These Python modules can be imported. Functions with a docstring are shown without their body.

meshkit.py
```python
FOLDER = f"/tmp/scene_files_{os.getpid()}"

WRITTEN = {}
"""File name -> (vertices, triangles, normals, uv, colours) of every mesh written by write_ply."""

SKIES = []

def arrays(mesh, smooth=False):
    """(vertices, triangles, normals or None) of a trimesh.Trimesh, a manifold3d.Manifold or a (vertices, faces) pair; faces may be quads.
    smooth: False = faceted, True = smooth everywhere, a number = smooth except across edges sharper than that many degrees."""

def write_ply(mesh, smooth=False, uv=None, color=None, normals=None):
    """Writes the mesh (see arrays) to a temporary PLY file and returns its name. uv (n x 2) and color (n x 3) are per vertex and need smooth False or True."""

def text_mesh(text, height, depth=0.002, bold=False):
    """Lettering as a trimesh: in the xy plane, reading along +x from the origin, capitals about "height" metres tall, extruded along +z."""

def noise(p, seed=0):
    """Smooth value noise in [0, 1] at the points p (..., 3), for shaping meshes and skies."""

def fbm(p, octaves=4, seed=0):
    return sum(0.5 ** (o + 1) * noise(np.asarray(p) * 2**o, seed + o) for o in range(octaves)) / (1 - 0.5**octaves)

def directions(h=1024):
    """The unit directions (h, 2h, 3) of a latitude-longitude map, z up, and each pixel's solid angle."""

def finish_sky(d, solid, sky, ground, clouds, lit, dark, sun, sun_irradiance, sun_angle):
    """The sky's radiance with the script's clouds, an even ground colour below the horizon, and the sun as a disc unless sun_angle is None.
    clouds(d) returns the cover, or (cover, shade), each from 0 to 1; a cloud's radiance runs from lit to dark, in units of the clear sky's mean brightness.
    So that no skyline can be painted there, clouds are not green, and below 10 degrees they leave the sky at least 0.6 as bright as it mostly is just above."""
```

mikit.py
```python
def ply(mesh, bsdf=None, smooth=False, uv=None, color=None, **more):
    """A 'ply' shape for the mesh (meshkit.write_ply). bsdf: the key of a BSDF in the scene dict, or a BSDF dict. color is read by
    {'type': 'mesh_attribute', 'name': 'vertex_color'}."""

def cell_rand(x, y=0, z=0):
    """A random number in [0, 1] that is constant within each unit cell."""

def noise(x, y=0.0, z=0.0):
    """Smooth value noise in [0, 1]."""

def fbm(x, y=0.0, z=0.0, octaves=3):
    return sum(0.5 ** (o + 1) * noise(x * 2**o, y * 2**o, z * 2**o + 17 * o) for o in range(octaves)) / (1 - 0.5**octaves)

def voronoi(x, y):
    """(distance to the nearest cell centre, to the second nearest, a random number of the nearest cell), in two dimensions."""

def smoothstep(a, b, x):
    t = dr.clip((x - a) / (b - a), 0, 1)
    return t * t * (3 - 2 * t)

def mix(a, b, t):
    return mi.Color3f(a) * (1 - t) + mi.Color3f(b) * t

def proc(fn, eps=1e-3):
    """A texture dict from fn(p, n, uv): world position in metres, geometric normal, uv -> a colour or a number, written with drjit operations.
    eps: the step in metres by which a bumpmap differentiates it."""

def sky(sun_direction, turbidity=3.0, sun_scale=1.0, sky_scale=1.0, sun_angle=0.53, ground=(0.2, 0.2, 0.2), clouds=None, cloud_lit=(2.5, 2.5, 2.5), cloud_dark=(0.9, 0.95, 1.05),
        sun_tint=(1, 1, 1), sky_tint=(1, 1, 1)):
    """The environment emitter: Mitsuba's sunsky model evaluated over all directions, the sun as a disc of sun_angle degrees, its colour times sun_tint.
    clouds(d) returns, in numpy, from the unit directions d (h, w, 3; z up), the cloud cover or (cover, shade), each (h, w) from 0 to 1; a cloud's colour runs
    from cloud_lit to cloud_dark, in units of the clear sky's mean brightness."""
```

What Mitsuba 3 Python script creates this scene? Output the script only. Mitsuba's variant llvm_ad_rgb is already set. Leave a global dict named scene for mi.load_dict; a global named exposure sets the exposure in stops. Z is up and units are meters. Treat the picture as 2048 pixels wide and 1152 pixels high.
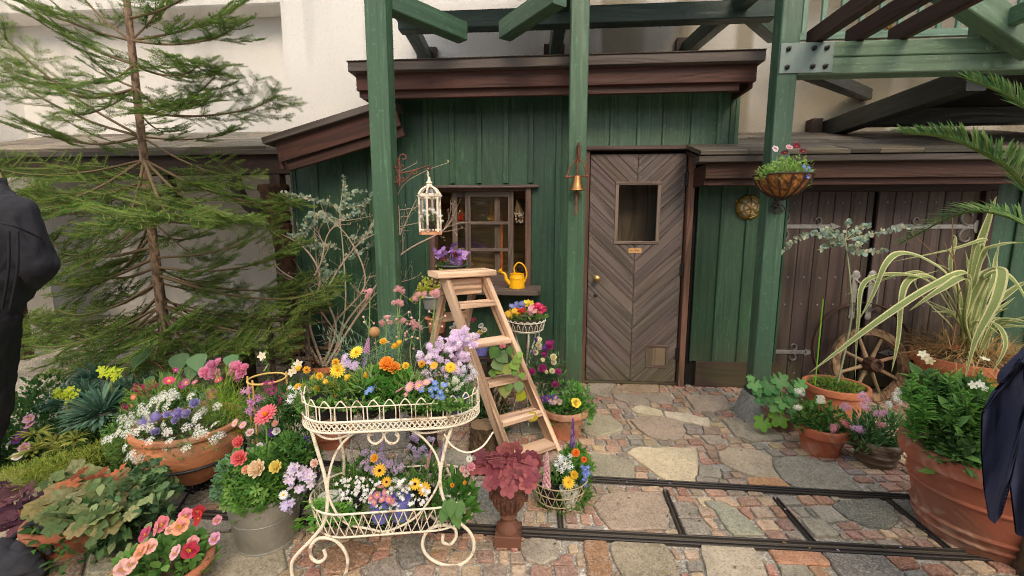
import math, random
import numpy as np, trimesh, manifold3d
import drjit as dr
import mitsuba as mi, mikit, meshkit
from mikit import proc, noise, fbm, voronoi, smoothstep, mix
from shapely.geometry import Polygon, box as sbox, MultiPolygon
from shapely.ops import unary_union

# ------------------------------------------------------------------ camera, sky, exposure
PITCH, YAW, H, FOC = math.radians(8.3), math.radians(4.5), 1.39, 900 / 1024
CAM = np.array([0, 0, H])
FW = np.array([-math.sin(YAW) * math.cos(PITCH), math.cos(YAW) * math.cos(PITCH), -math.sin(PITCH)])
RT = np.array([math.cos(YAW), math.sin(YAW), 0.0])
UP = np.cross(RT, FW)
scene, labels = {}, {}
scene['camera'] = {'type': 'perspective', 'fov': math.degrees(2 * math.atan(1 / FOC)), 'fov_axis': 'x', 'near_clip': 0.05, 'far_clip': 200.0,
                   'to_world': mi.ScalarTransform4f().look_at(CAM.tolist(), (CAM + FW).tolist(), [0, 0, 1])}
scene['sky'] = mikit.sky([0.30, -0.95, 0.80], turbidity=4, sun_scale=0.3, sun_angle=25, ground=(0.22, 0.2, 0.18),
                         clouds=lambda d: (1.0, 1 - np.clip(d[..., 2], 0, 1)), cloud_lit=(3.2, 3.25, 3.34), cloud_dark=(1.35, 1.37, 1.4))
exposure = 2.58

# ------------------------------------------------------------------ layout helpers: a measured direction to a point at a known depth or height
def ray(px, py):
    return FW + RT * ((px - 1024) / 900.0) - UP * ((py - 576) / 900.0)
def at(px, py, Y):
    d = ray(px, py); return CAM + d * (Y / d[1])
def gp(px, py, z=0.0):
    d = ray(px, py); return CAM + d * ((z - H) / d[2])
def S(r, g, b):
    return np.array([((c / 255) / 12.92 if c <= 10 else ((c / 255 + 0.055) / 1.055) ** 2.4) for c in (r, g, b)])
def unit(v):
    v = np.asarray(v, float); return v / (np.linalg.norm(v) + 1e-12)
V3 = lambda *a: np.array(a, float)

# ------------------------------------------------------------------ entries, names, labels
def fresh(name):
    if name not in _used: _used.add(name); return name
    k = 1
    while f'{name}_{k:03d}' in _used: k += 1
    _used.add(f'{name}_{k:03d}'); return f'{name}_{k:03d}'
_used = set()
_cnt = {}
def fresh(name):
    n = _cnt.get(name, 0); _cnt[name] = n + 1
    return name if n == 0 else f'{name}_{n:03d}'
def thing(name, label, cat, group=None, kind=None):
    k = fresh(name)
    labels[k] = {'label': label, 'category': cat}
    if group: labels[k]['group'] = group
    if kind: labels[k]['kind'] = kind
    return k
def struct(name, label=None):
    k = fresh(name); labels[k] = {'kind': 'structure'}
    if label: labels[k]['label'] = label
    return k

# ------------------------------------------------------------------ mesh accumulator: vertices, faces, colours, uv
WHITE = np.array([.8, .8, .8])
class MB:
    def __init__(s): s.v, s.f, s.c, s.u, s.n = [], [], [], [], 0
    def add(s, v, f, c=None, u=None):
        v = np.asarray(v, float).reshape(-1, 3); f = np.asarray(f, int)
        if f.shape[1] == 4: f = np.vstack([f[:, [0, 1, 2]], f[:, [0, 2, 3]]])
        s.v.append(v); s.f.append(f + s.n); s.n += len(v)
        s.c.append(np.broadcast_to(WHITE if c is None else np.asarray(c, float), (len(v), 3)))
        s.u.append(np.zeros((len(v), 2)) if u is None else np.asarray(u, float))
        return s
    def arrays(s):
        return np.vstack(s.v), np.vstack(s.f), np.vstack(s.c), np.vstack(s.u)
def part(parent, name, mb, bsdf, smooth=False, label=None, kind=None):
    """One entry: a part (or, with parent None, the thing called name)."""
    v, f, c, u = mb.arrays()
    k = name if parent is None else fresh(parent + '__' + name)
    bsdf = ALIAS.get(bsdf, bsdf)
    nrm = meshkit.arrays((v, f), True)[2] if smooth else None
    if bsdf in PACKED:
        u = pack(u, c); code = np.floor(u/8).astype(int); code = code[:, 0]*1024 + code[:, 1]
        mixed = (code[f] != code[f][:, :1]).any(1)          # a face has one colour of its own: split it off where its corners differ
        if mixed.any():
            g = f[mixed]; n0 = len(v); cc = np.repeat(c[g].mean(1), 3, 0); uu = pack(u[g].reshape(-1, 2) % 8, cc)
            v = np.vstack([v, v[g].reshape(-1, 3)]); u = np.vstack([u, uu]); f = np.vstack([f[~mixed], n0 + np.arange(3*len(g)).reshape(-1, 3)])
            if nrm is not None: nrm = np.vstack([nrm, nrm[g].reshape(-1, 3)])
            use = np.unique(f); back = np.full(len(v), -1); back[use] = np.arange(len(use)); v, u, f = v[use], u[use], back[f]
            if nrm is not None: nrm = nrm[use]
    scene[k] = {'type': 'ply', 'filename': meshkit.write_ply((v, f), False, u, None, nrm), 'face_normals': nrm is None, 'bsdf': {'type': 'ref', 'id': bsdf}}
    if label or kind:
        labels[k] = {**({'label': label} if label else {}), **({'kind': kind} if kind else {})}
    return k
rng = np.random.default_rng(7)
R = lambda a=0.0, b=1.0: float(rng.uniform(a, b))

# ------------------------------------------------------------------ primitive builders
def plank(mb, a, b, w, t, up=(0, 0, 1), col=WHITE, ch=0.003, off=None):
    """Chamfered timber from a to b, width w across (along side), thickness t along up. uv: u along the grain in metres."""
    a, b = np.asarray(a, float), np.asarray(b, float)
    d = unit(b - a); sd = unit(np.cross(d, up)); nn = np.cross(sd, d)
    L = np.linalg.norm(b - a); ch = min(ch, w / 3, t / 3)
    pr = [(-w/2+ch, -t/2), (w/2-ch, -t/2), (w/2, -t/2+ch), (w/2, t/2-ch), (w/2-ch, t/2), (-w/2+ch, t/2), (-w/2, t/2-ch), (-w/2, -t/2+ch)]
    ou, ov = (R(.2, 1.2), R(.2, 6)) if off is None else off
    per = 0.0; v, f, u = [], [], []
    for i in range(8):
        p, q = pr[i], pr[(i + 1) % 8]; l = math.hypot(q[0]-p[0], q[1]-p[1])
        n = len(v)
        for (x, y), dv in ((p, 0), (q, l)):
            for e, du in ((a, 0), (b, L)):
                v.append(e + sd * x + nn * y); u.append((ou + du, ov + per + dv))
        f += [(n, n+2, n+3), (n, n+3, n+1)]; per += l
    for e, fl, du in ((a, 1, 0), (b, 0, L)):
        n = len(v)
        for x, y in pr: v.append(e + sd * x + nn * y); u.append((ou + x + du, ov + y))
        for i in range(1, 7): f.append((n, n+i+1, n+i) if fl == 0 else (n, n+i, n+i+1))
    v = np.array(v); f = np.array(f)
    # orient outward
    c0 = v.mean(0); nrm = np.cross(v[f[:, 1]] - v[f[:, 0]], v[f[:, 2]] - v[f[:, 0]]); cen = v[f].mean(1) - c0
    fl = (nrm * cen).sum(1) < 0; f[fl] = f[fl][:, ::-1]
    return mb.add(v, f, col, u)
def bx(mb, x0, x1, y0, y1, z0, z1, col=WHITE, ch=0.002, axis='x'):
    c = V3((x0+x1)/2, (y0+y1)/2, (z0+z1)/2); dx, dy, dz = abs(x1-x0), abs(y1-y0), abs(z1-z0)
    if axis == 'x': return plank(mb, c - V3(dx/2, 0, 0), c + V3(dx/2, 0, 0), dy, dz, (0, 0, 1), col, ch)
    if axis == 'z': return plank(mb, c - V3(0, 0, dz/2), c + V3(0, 0, dz/2), dx, dy, (0, 1, 0), col, ch)
    return plank(mb, c - V3(0, dy/2, 0), c + V3(0, dy/2, 0), dx, dz, (0, 0, 1), col, ch)
def prism(mb, poly, frame, depth, col=WHITE, ch=0.003, udir=(1, 0)):
    """Polygon (shapely, in frame's (s, t) plane) extruded towards frame normal by depth, front edge chamfered. frame = (origin, s, t, n)."""
    o, s_, t_, n_ = [np.asarray(q, float) for q in frame]
    if poly.is_empty or poly.area < 1e-6: return mb
    polys = poly.geoms if hasattr(poly, 'geoms') else [poly]
    ou, ov = R(2.5, 5), R(2.5, 5); ud = unit(udir); o2 = np.array(polys[0].centroid.coords[0]); 
    for pg in polys:
        pg = pg.simplify(0.0005)
        if pg.geom_type != 'Polygon' or pg.area < 1e-6: continue
        pg = Polygon(pg.exterior) if not pg.interiors else pg
        try: tv, tf = trimesh.creation.triangulate_polygon(pg, engine='earcut')
        except Exception: continue
        def put3(p2, d, sc=None):
            p2 = np.asarray(p2); return o + p2[:, :1] * s_ + p2[:, 1:2] * t_ + n_ * d
        def uv2(p2):
            p2 = np.asarray(p2) - o2; return np.stack([ou + p2 @ ud, ov + p2 @ np.array([-ud[1], ud[0]])], 1)
        ins = pg.buffer(-ch, join_style=2)
        if not pg.interiors and ins.geom_type == 'Polygon' and not ins.is_empty and len(ins.exterior.coords) == len(pg.exterior.coords):
            A = np.array(pg.exterior.coords)[:-1]; B = np.array(ins.exterior.coords)[:-1]
            if pg.exterior.is_ccw != ins.exterior.is_ccw: B = B[::-1]
            k = np.argmin(((B - A[0]) ** 2).sum(1)); B = np.roll(B, -k, 0)
            tv, tf = trimesh.creation.triangulate_polygon(Polygon(B), engine='earcut')
        else: A = np.array(pg.exterior.coords)[:-1]; B = A
        tf = np.asarray(tf)
        if np.cross(tv[tf[0, 1]] - tv[tf[0, 0]], tv[tf[0, 2]] - tv[tf[0, 0]]) < 0: tf = tf[:, ::-1]
        if np.dot(np.cross(s_, t_), n_) < 0: tf = tf[:, ::-1]
        mb.add(put3(tv, depth), tf, col, uv2(tv))
        rings = [(A, B)] + [(np.array(h.coords)[:-1],) * 2 for h in pg.interiors]
        for A_, B_ in rings:
            m = len(A_); i = np.arange(m); j = (i + 1) % m
            for P0, d0, P1, d1 in ((A_, 0.0, A_, depth - ch), (A_, depth - ch, B_, depth)):
                if P0 is P1 and d1 <= d0: continue
                q0, q1 = put3(P0, d0), put3(P1, d1)
                v = np.concatenate([q0[i], q0[j], q1[j], q1[i]])
                ff = np.concatenate([np.stack([i, i+m, i+2*m], 1), np.stack([i, i+2*m, i+3*m], 1)])
                ccw = Polygon(A_).exterior.is_ccw
                if (ccw) != (np.dot(np.cross(s_, t_), n_) > 0): ff = ff[:, ::-1]
                if A_ is not A and len(rings) > 1: pass
                uu = np.concatenate([uv2(P0[i]), uv2(P0[j]), uv2(P1[j]) + [0, .01], uv2(P1[i]) + [0, .01]])
                mb.add(v, ff, col, uu)
    return mb
def spline(pts, n=8, closed=False):
    p = np.asarray(pts, float)
    if len(p) < 3 and not closed: return np.linspace(p[0], p[-1], n + 1)
    q = np.vstack([p[-1], p, p[0], p[1]]) if closed else np.vstack([2*p[0]-p[1], p, 2*p[-1]-p[-2]])
    out = []
    t = np.linspace(0, 1, n, endpoint=False)[:, None]
    for i in range(len(q) - 3):
        a, b, c, d = q[i:i+4]
        out.append(.5*((2*b) + (-a+c)*t + (2*a-5*b+4*c-d)*t**2 + (-a+3*b-3*c+d)*t**3))
    if not closed: out.append(p[-1:])
    return np.vstack(out)
def tube(mb, pts, r, sides=6, col=WHITE, closed=False, cap=True, flat=None):
    p = np.asarray(pts, float); n = len(p)
    r = np.broadcast_to(np.asarray(r, float), (n,))
    if closed: t = np.roll(p, -1, 0) - np.roll(p, 1, 0)
    else: t = np.gradient(p, axis=0)
    t /= np.linalg.norm(t, axis=1, keepdims=True) + 1e-12
    a0 = np.cross(t[0], [0, 0, 1.0] if abs(t[0, 2]) < .9 else [1.0, 0, 0]); A = np.empty_like(p); A[0] = unit(a0)
    for i in range(1, n):
        a = A[i-1] - t[i] * np.dot(A[i-1], t[i]); A[i] = unit(a)
    B = np.cross(t, A); ang = np.arange(sides) * 2*np.pi/sides
    ring = np.cos(ang)[None, :, None]*A[:, None] + np.sin(ang)[None, :, None]*B[:, None]*(1 if flat is None else flat)
    v = (p[:, None] + r[:, None, None]*ring).reshape(-1, 3)
    m = n if closed else n-1
    i, j = np.meshgrid(np.arange(m), np.arange(sides), indexing='ij'); i2 = (i+1) % n; j2 = (j+1) % sides
    q = np.stack([i*sides+j, i*sides+j2, i2*sides+j2, i2*sides+j], -1).reshape(-1, 4)
    d = np.concatenate([[0], np.cumsum(np.linalg.norm(np.diff(p, axis=0), axis=1))])
    uo = R(.2, 2)
    u = np.stack([np.repeat(d, sides) + uo, np.tile(ang * float(r.mean()), n) + uo], 1)
    c = col if np.ndim(col) == 1 else np.repeat(col, sides, 0)
    mb.add(v, q, c, u)
    if cap and not closed:
        for e, rv in ((0, True), (n-1, False)):
            k = np.arange(sides); vv = np.vstack([v[e*sides:(e+1)*sides], p[e:e+1]])
            f = np.stack([k, (k+1) % sides, np.full(sides, sides)], 1)
            cc = col if np.ndim(col) == 1 else np.repeat(col[e:e+1], sides+1, 0)
            mb.add(vv, f[:, ::-1] if rv else f, cc, np.zeros((sides+1, 2)) + uo)
    return mb
def lathe(mb, prof, c, n=40, col=WHITE, sharp=38, axis=None, wob=0.0):
    """Profile [(r, z), ...] turned about z at c. Rings are doubled where the profile turns sharply, so that smooth shading keeps the edge."""
    pr = [np.array(q, float) for q in prof]; rows = []
    if sum(p[0]*q[1] - q[0]*p[1] for p, q in zip(pr, pr[1:] + pr[:1])) < 0: pr = pr[::-1]
    for i, q in enumerate(pr):
        if 0 < i < len(pr)-1:
            a, b = unit(q-pr[i-1]), unit(pr[i+1]-q)
            if np.dot(a, b) < math.cos(math.radians(sharp)): rows.append((q, False)); rows.append((q, True)); continue
        rows.append((q, True))
    ang = np.arange(n)*2*np.pi/n
    wb = 1 + wob*np.sin(ang*3+R(0, 6))
    v = np.array([[q[0]*math.cos(a)*w, q[0]*math.sin(a)*w, q[1]] for q, _ in rows for a, w in zip(ang, wb)])
    f = []
    j = np.arange(n); j2 = (j+1) % n
    for i in range(len(rows)-1):
        if not rows[i+1][1] and False: continue
        if np.allclose(rows[i][0], rows[i+1][0]): continue
        f.append(np.stack([i*n+j, i*n+j2, (i+1)*n+j2, (i+1)*n+j], 1))
    u = np.stack([np.tile(ang*max(q[0] for q in pr), len(rows)), np.repeat([q[1] for q, _ in rows], n)], 1)
    M = np.eye(3) if axis is None else frame_to(axis)
    return mb.add(v @ M.T + np.asarray(c, float), np.vstack(f), col, u)
def frame_to(d, roll=0.0):
    """Rotation whose z axis is d."""
    z = unit(d); x = unit(np.cross([0, 1, 0] if abs(z[1]) < .9 else [1, 0, 0], z)); y = np.cross(z, x)
    c, s = math.cos(roll), math.sin(roll)
    return np.stack([x*c+y*s, -x*s+y*c, z], 1)
def ball(mb, c, r, col=WHITE, sub=1, sq=(1, 1, 1)):
    m = _ico[sub]; return mb.add(np.asarray(c) + m[0]*r*np.array(sq), m[1], col)
_ico = {k: (np.array(trimesh.creation.icosphere(subdivisions=k).vertices), np.array(trimesh.creation.icosphere(subdivisions=k).faces)) for k in (0, 1, 2, 3)}
def jit(c, a=.08, b=.04):
    """A colour with a little of its own lightness and hue."""
    return np.clip(np.asarray(c)*(1+R(-a, a))*(1+rng.uniform(-b, b, 3)), 0.002, .95)

# ------------------------------------------------------------------ materials
# Materials read an object's own colour from the whole numbers in uv (8 m of grain per step), see part().
PACKED = {'leaf', 'petal', 'plain', 'black_iron', 'metal', 'enamel', 'cloth', 'wood', 'pale_wood', 'green_paint', 'stone', 'terracotta', 'white_iron', 'rusty_iron', 'bark', 'zinc'}
def prin(base, rough=.5, spec=.5, metal=0.0, **k):
    d = {'type': 'principled', 'base_color': base, 'roughness': rough, 'specular': spec, **k}
    if metal: d['metallic'] = metal
    return d
def rgb(c): return {'type': 'rgb', 'value': [float(x) for x in c]}
def bump(inner, fn, scale, eps=1e-3):
    return {'type': 'bumpmap', 'arbitrary': proc(fn, eps), 'scale': scale, 'bsdf': inner}
def pack(uv, c):
    g = np.sqrt(np.clip(c, 0, 1)); r7, g7, b6 = [np.clip(np.round(g[:, i]*m), 0, m).astype(int) for i, m in ((0, 127), (1, 127), (2, 63))]
    ku = r7*8 + (g7 >> 4); kv = (g7 & 15)*64 + b6
    return np.stack([np.clip(uv[:, 0], .001, 7.99) + 8*ku, np.clip(uv[:, 1], .001, 7.99) + 8*kv], 1)
def unpack(uv):
    ku, kv = dr.floor(uv.x*.125), dr.floor(uv.y*.125)
    u, v = uv.x - 8*ku, uv.y - 8*kv
    r = dr.floor(ku*.125); gh = ku - 8*r; gl = dr.floor(kv*(1/64)); b = kv - 64*gl
    c = mi.Color3f(r*(1/127), (gh*16 + gl)*(1/127), b*(1/63))
    return c*c, u, v
def c_own(p, n, uv): return unpack(uv)[0]
VC = proc(c_own)
def n2(x, y):
    """Cheap smooth 2-D value noise in [0, 1]."""
    i, j = dr.floor(x), dr.floor(y); fx, fy = x-i, y-j
    fx, fy = fx*fx*(3-2*fx), fy*fy*(3-2*fy)
    a = mi.UInt32(mi.Int32(i))*374761393 + mi.UInt32(mi.Int32(j))*668265263
    def h(q): q = (q ^ (q >> 15))*1274126177; return mi.Float((q ^ (q >> 16)) & 0xFFFF)
    r0 = dr.lerp(h(a), h(a+374761393), fx); r1 = dr.lerp(h(a+668265263), h(a+374761393+668265263), fx)
    return dr.lerp(r0, r1, fy)*(1/65535)
def c_wood(dark, amt, fine, blot=.5):
    D = mi.ScalarColor3f(*[float(x) for x in dark])
    def f(p, n, uv):
        c, u, v = unpack(uv)
        w = n2(u*1.7, v*9.)
        g = n2(u*2.2, v*fine + w*5.)
        s = smoothstep(.35, .85, g)*amt
        m = smoothstep(.42, .0, p.z)*smoothstep(.3, .75, n2(p.x*5. + u, p.z*7.) + .25*n2(p.x*31., p.z*9.))*.55      # moss and splash at the foot
        q = (c*(1-s) + D*s)*(1-blot*.5 + blot*w)
        return q*(1-m) + mi.ScalarColor3f(.085, .085, .035)*m
    return f
def b_wood(fine):
    def f(p, n, uv):
        u, v = uv.x - 8*dr.floor(uv.x*.125), uv.y - 8*dr.floor(uv.y*.125)
        return n2(u*2.2, v*fine + 2.5*dr.sin(u*3.1 + v*11.))
    return f
scene['wood'] = bump(prin(proc(c_wood(S(30, 24, 21), .48, 60., .3)), .6, .35), b_wood(90.), .0022)
scene['pale_wood'] = bump(prin(proc(c_wood(S(104, 74, 56), .72, 42., .4)), .7, .3), b_wood(70.), .0025)
def c_paint(p, n, uv):
    c, u, v = unpack(uv)
    w = n2(u*1.9, v*7.); s = smoothstep(.74, .92, n2(u*5., v*75. + 3.*w))*.35 + smoothstep(.80, .9, n2(u*38., v*120.))*.3
    k = smoothstep(.55, .95, n2(u*2.1, v*95.))*.22
    m = smoothstep(.6, .02, p.z)*(.2 + .5*n2(p.x*14. + p.y*9., p.z*5.))
    return c*(1.08 - .28*w - k)*(1 + 1.1*s)*(1-m) + mi.ScalarColor3f(.10, .085, .06)*m
scene['green_paint'] = bump(prin(proc(c_paint), .42, .5), b_wood(48.), .0022)
def pn(p, s, sz=None):
    """Noise on world position for solid materials, cheap: two planes of value noise."""
    return .5*(n2(p.x*s + p.z*(s*.61), p.y*s - p.z*(s*.37)) + n2(p.z*(sz or s) + p.y*s*.53, p.x*s*.71 + p.y*s*.29))
def c_spot(other, s, lo, hi, amt, sz=None):
    D = mi.ScalarColor3f(*[float(x) for x in other])
    def f(p, n, uv):
        c, u, v = unpack(uv); t = smoothstep(lo, hi, .6*pn(p, s, sz) + .4*pn(p, s*3.7, sz))*amt
        return c*(1-t) + D*t
    return f
def b_pn(s, sz=None): return lambda p, n, uv: n2(p.x*s + p.z*(s*.61), p.y*s - p.z*((sz or s)*.57)) + .5*n2(p.x*s*.23, p.y*s*.31 + p.z*s*.2)
def c_stone(p, n, uv):
    c, u, v = unpack(uv); g = n2(p.x*190., p.y*190. + p.z*160.); w = n2(p.x*8. + u, p.y*8.); f = n2(p.x*46. + p.z*30., p.y*46.)
    t = smoothstep(.55, .9, g)*.35
    c = c*(.72 + .30*w + .28*f)*(1 - .30*smoothstep(.5, .1, g))
    return c*(1-t) + mi.ScalarColor3f(.46, .42, .36)*t
scene['stone'] = bump(prin(proc(c_stone), .78, .3), lambda p, n, uv: n2(p.x*60. + p.z*40., p.y*75.) + .6*n2(p.x*17., p.y*21. + p.z*9.), .0042, 8e-4)
def c_terra(p, n, uv):
    c, u, v = unpack(uv); a = pn(p, 9., 15.); t = smoothstep(.5, .72, .6*a + .4*pn(p, 41.))*.32; k = smoothstep(.52, .7, pn(p, 5.5, 8.))*.5
    c = c*(1-k) + mi.ScalarColor3f(.13, .085, .055)*k
    return c*(1-t) + mi.ScalarColor3f(.56, .42, .32)*t
scene['terracotta'] = bump(prin(proc(c_terra), .78, .3), b_pn(60., 160.), .0016)
scene['white_iron'] = prin(proc(c_spot(S(120, 78, 48), 24., .56, .7, .6)), .5, .4)
scene['rusty_iron'] = bump(prin(proc(c_spot(S(62, 42, 36), 24., .45, .7, .75)), .72, .35), b_pn(120.), .0014)
scene['zinc'] = prin(proc(c_spot(S(120, 116, 106), 15., .35, .8, .6, 20.)), .5, .5, .35)
scene['bark'] = bump(prin(proc(c_spot(S(40, 31, 25), 55., .4, .65, .65, 18.)), .85, .25), b_pn(60., 20.), .011, 1e-3)
def c_mortar(p, n, uv):
    k = n2(p.x*170., p.y*170.); return mix((.22, .195, .16), (.55, .50, .43), k*k*1.3)*(.6+.7*n2(p.x*5., p.y*5.))
scene['mortar'] = bump(prin(proc(c_mortar), .9, .25), lambda p, n, uv: n2(p.x*150., p.y*150.), .0035, 6e-4)
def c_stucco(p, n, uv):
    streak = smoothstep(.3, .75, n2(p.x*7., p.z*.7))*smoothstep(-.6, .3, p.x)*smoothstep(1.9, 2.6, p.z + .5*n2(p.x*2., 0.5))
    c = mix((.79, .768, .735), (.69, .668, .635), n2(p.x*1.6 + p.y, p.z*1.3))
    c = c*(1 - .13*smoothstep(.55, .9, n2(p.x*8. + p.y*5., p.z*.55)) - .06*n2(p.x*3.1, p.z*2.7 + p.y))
    grime_shade = smoothstep(-.5, .25, p.x)*smoothstep(1.7, 2.4, p.z)*(.30 + .45*n2(p.x*1.9, p.z*2.3))*(1 + .5*smoothstep(1.2, 1.8, p.x))  # brownish grime plus the shade behind the deck, put into the wall colour
    return mix(mix(c, (.30, .26, .20), grime_shade), (.22, .19, .13), streak*.8)*(1 - .10*smoothstep(.6, .9, n2(p.x*140. + p.y*95., p.z*140.)))
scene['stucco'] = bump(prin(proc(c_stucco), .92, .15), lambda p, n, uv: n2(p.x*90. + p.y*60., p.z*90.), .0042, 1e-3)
scene['black_iron'] = prin(VC, .5, .5, .2)
scene['metal'] = prin(VC, .38, .5, .9)
scene['enamel'] = prin(VC, .3, .5, 0.0)
scene['plain'] = prin(VC, .75, .3)
scene['twig'] = scene['plain']
scene['plastic'] = scene['plain']
def c_soil(p, n, uv):
    k = n2(p.x*90. + p.z*31., p.y*90.); return mix((.02, .014, .010), (.15, .10, .065), k*k)
scene['soil'] = prin(proc(c_soil), .95, .2)
scene['leaf'] = {'type': 'principledthin', 'base_color': VC, 'roughness': .5, 'diff_trans': .8, 'eta': 1.4}
scene['petal'] = {'type': 'principledthin', 'base_color': VC, 'roughness': .7, 'diff_trans': .7, 'eta': 1.25}
scene['cloth'] = {'type': 'twosided', 'bsdf': bump(prin(VC, .8, .3, sheen=.5), lambda p, n, uv: n2(p.x*16. + p.y*7., p.z*6.)*3. + n2(p.x*44. - p.z*9., p.z*26. + p.y*20.)*.8 + .08*n2(p.x*420., p.z*420.), .006, 2e-3)}
scene['glass'] = {'type': 'thindielectric', 'int_ior': 1.5}
ALIAS = {'brick': 'stone', 'old_glass': 'glass', 'twig': 'plain', 'plastic': 'plain', 'skin': 'enamel', 'coir': 'bark', 'frosted': 'enamel'}
for _k in ('twig', 'plastic'): del scene[_k]
# ================================================================== THE SETTING
YW = 3.80                                  # the cottage wall
GREEN, BROWN, DKBROWN = S(50, 80, 60)*1.0, S(76, 47, 40), S(60, 44, 40)
g0 = MB()
nx = 2
g0.add([(-40, -40, 0), (40, -40, 0), (40, 40, 0), (-40, 40, 0)], [(0, 1, 2, 3)])
ground = struct('ground', 'paved courtyard of large grey flagstones and small red brick setts in gravelly mortar')
part(None, ground, g0, 'mortar')

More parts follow.
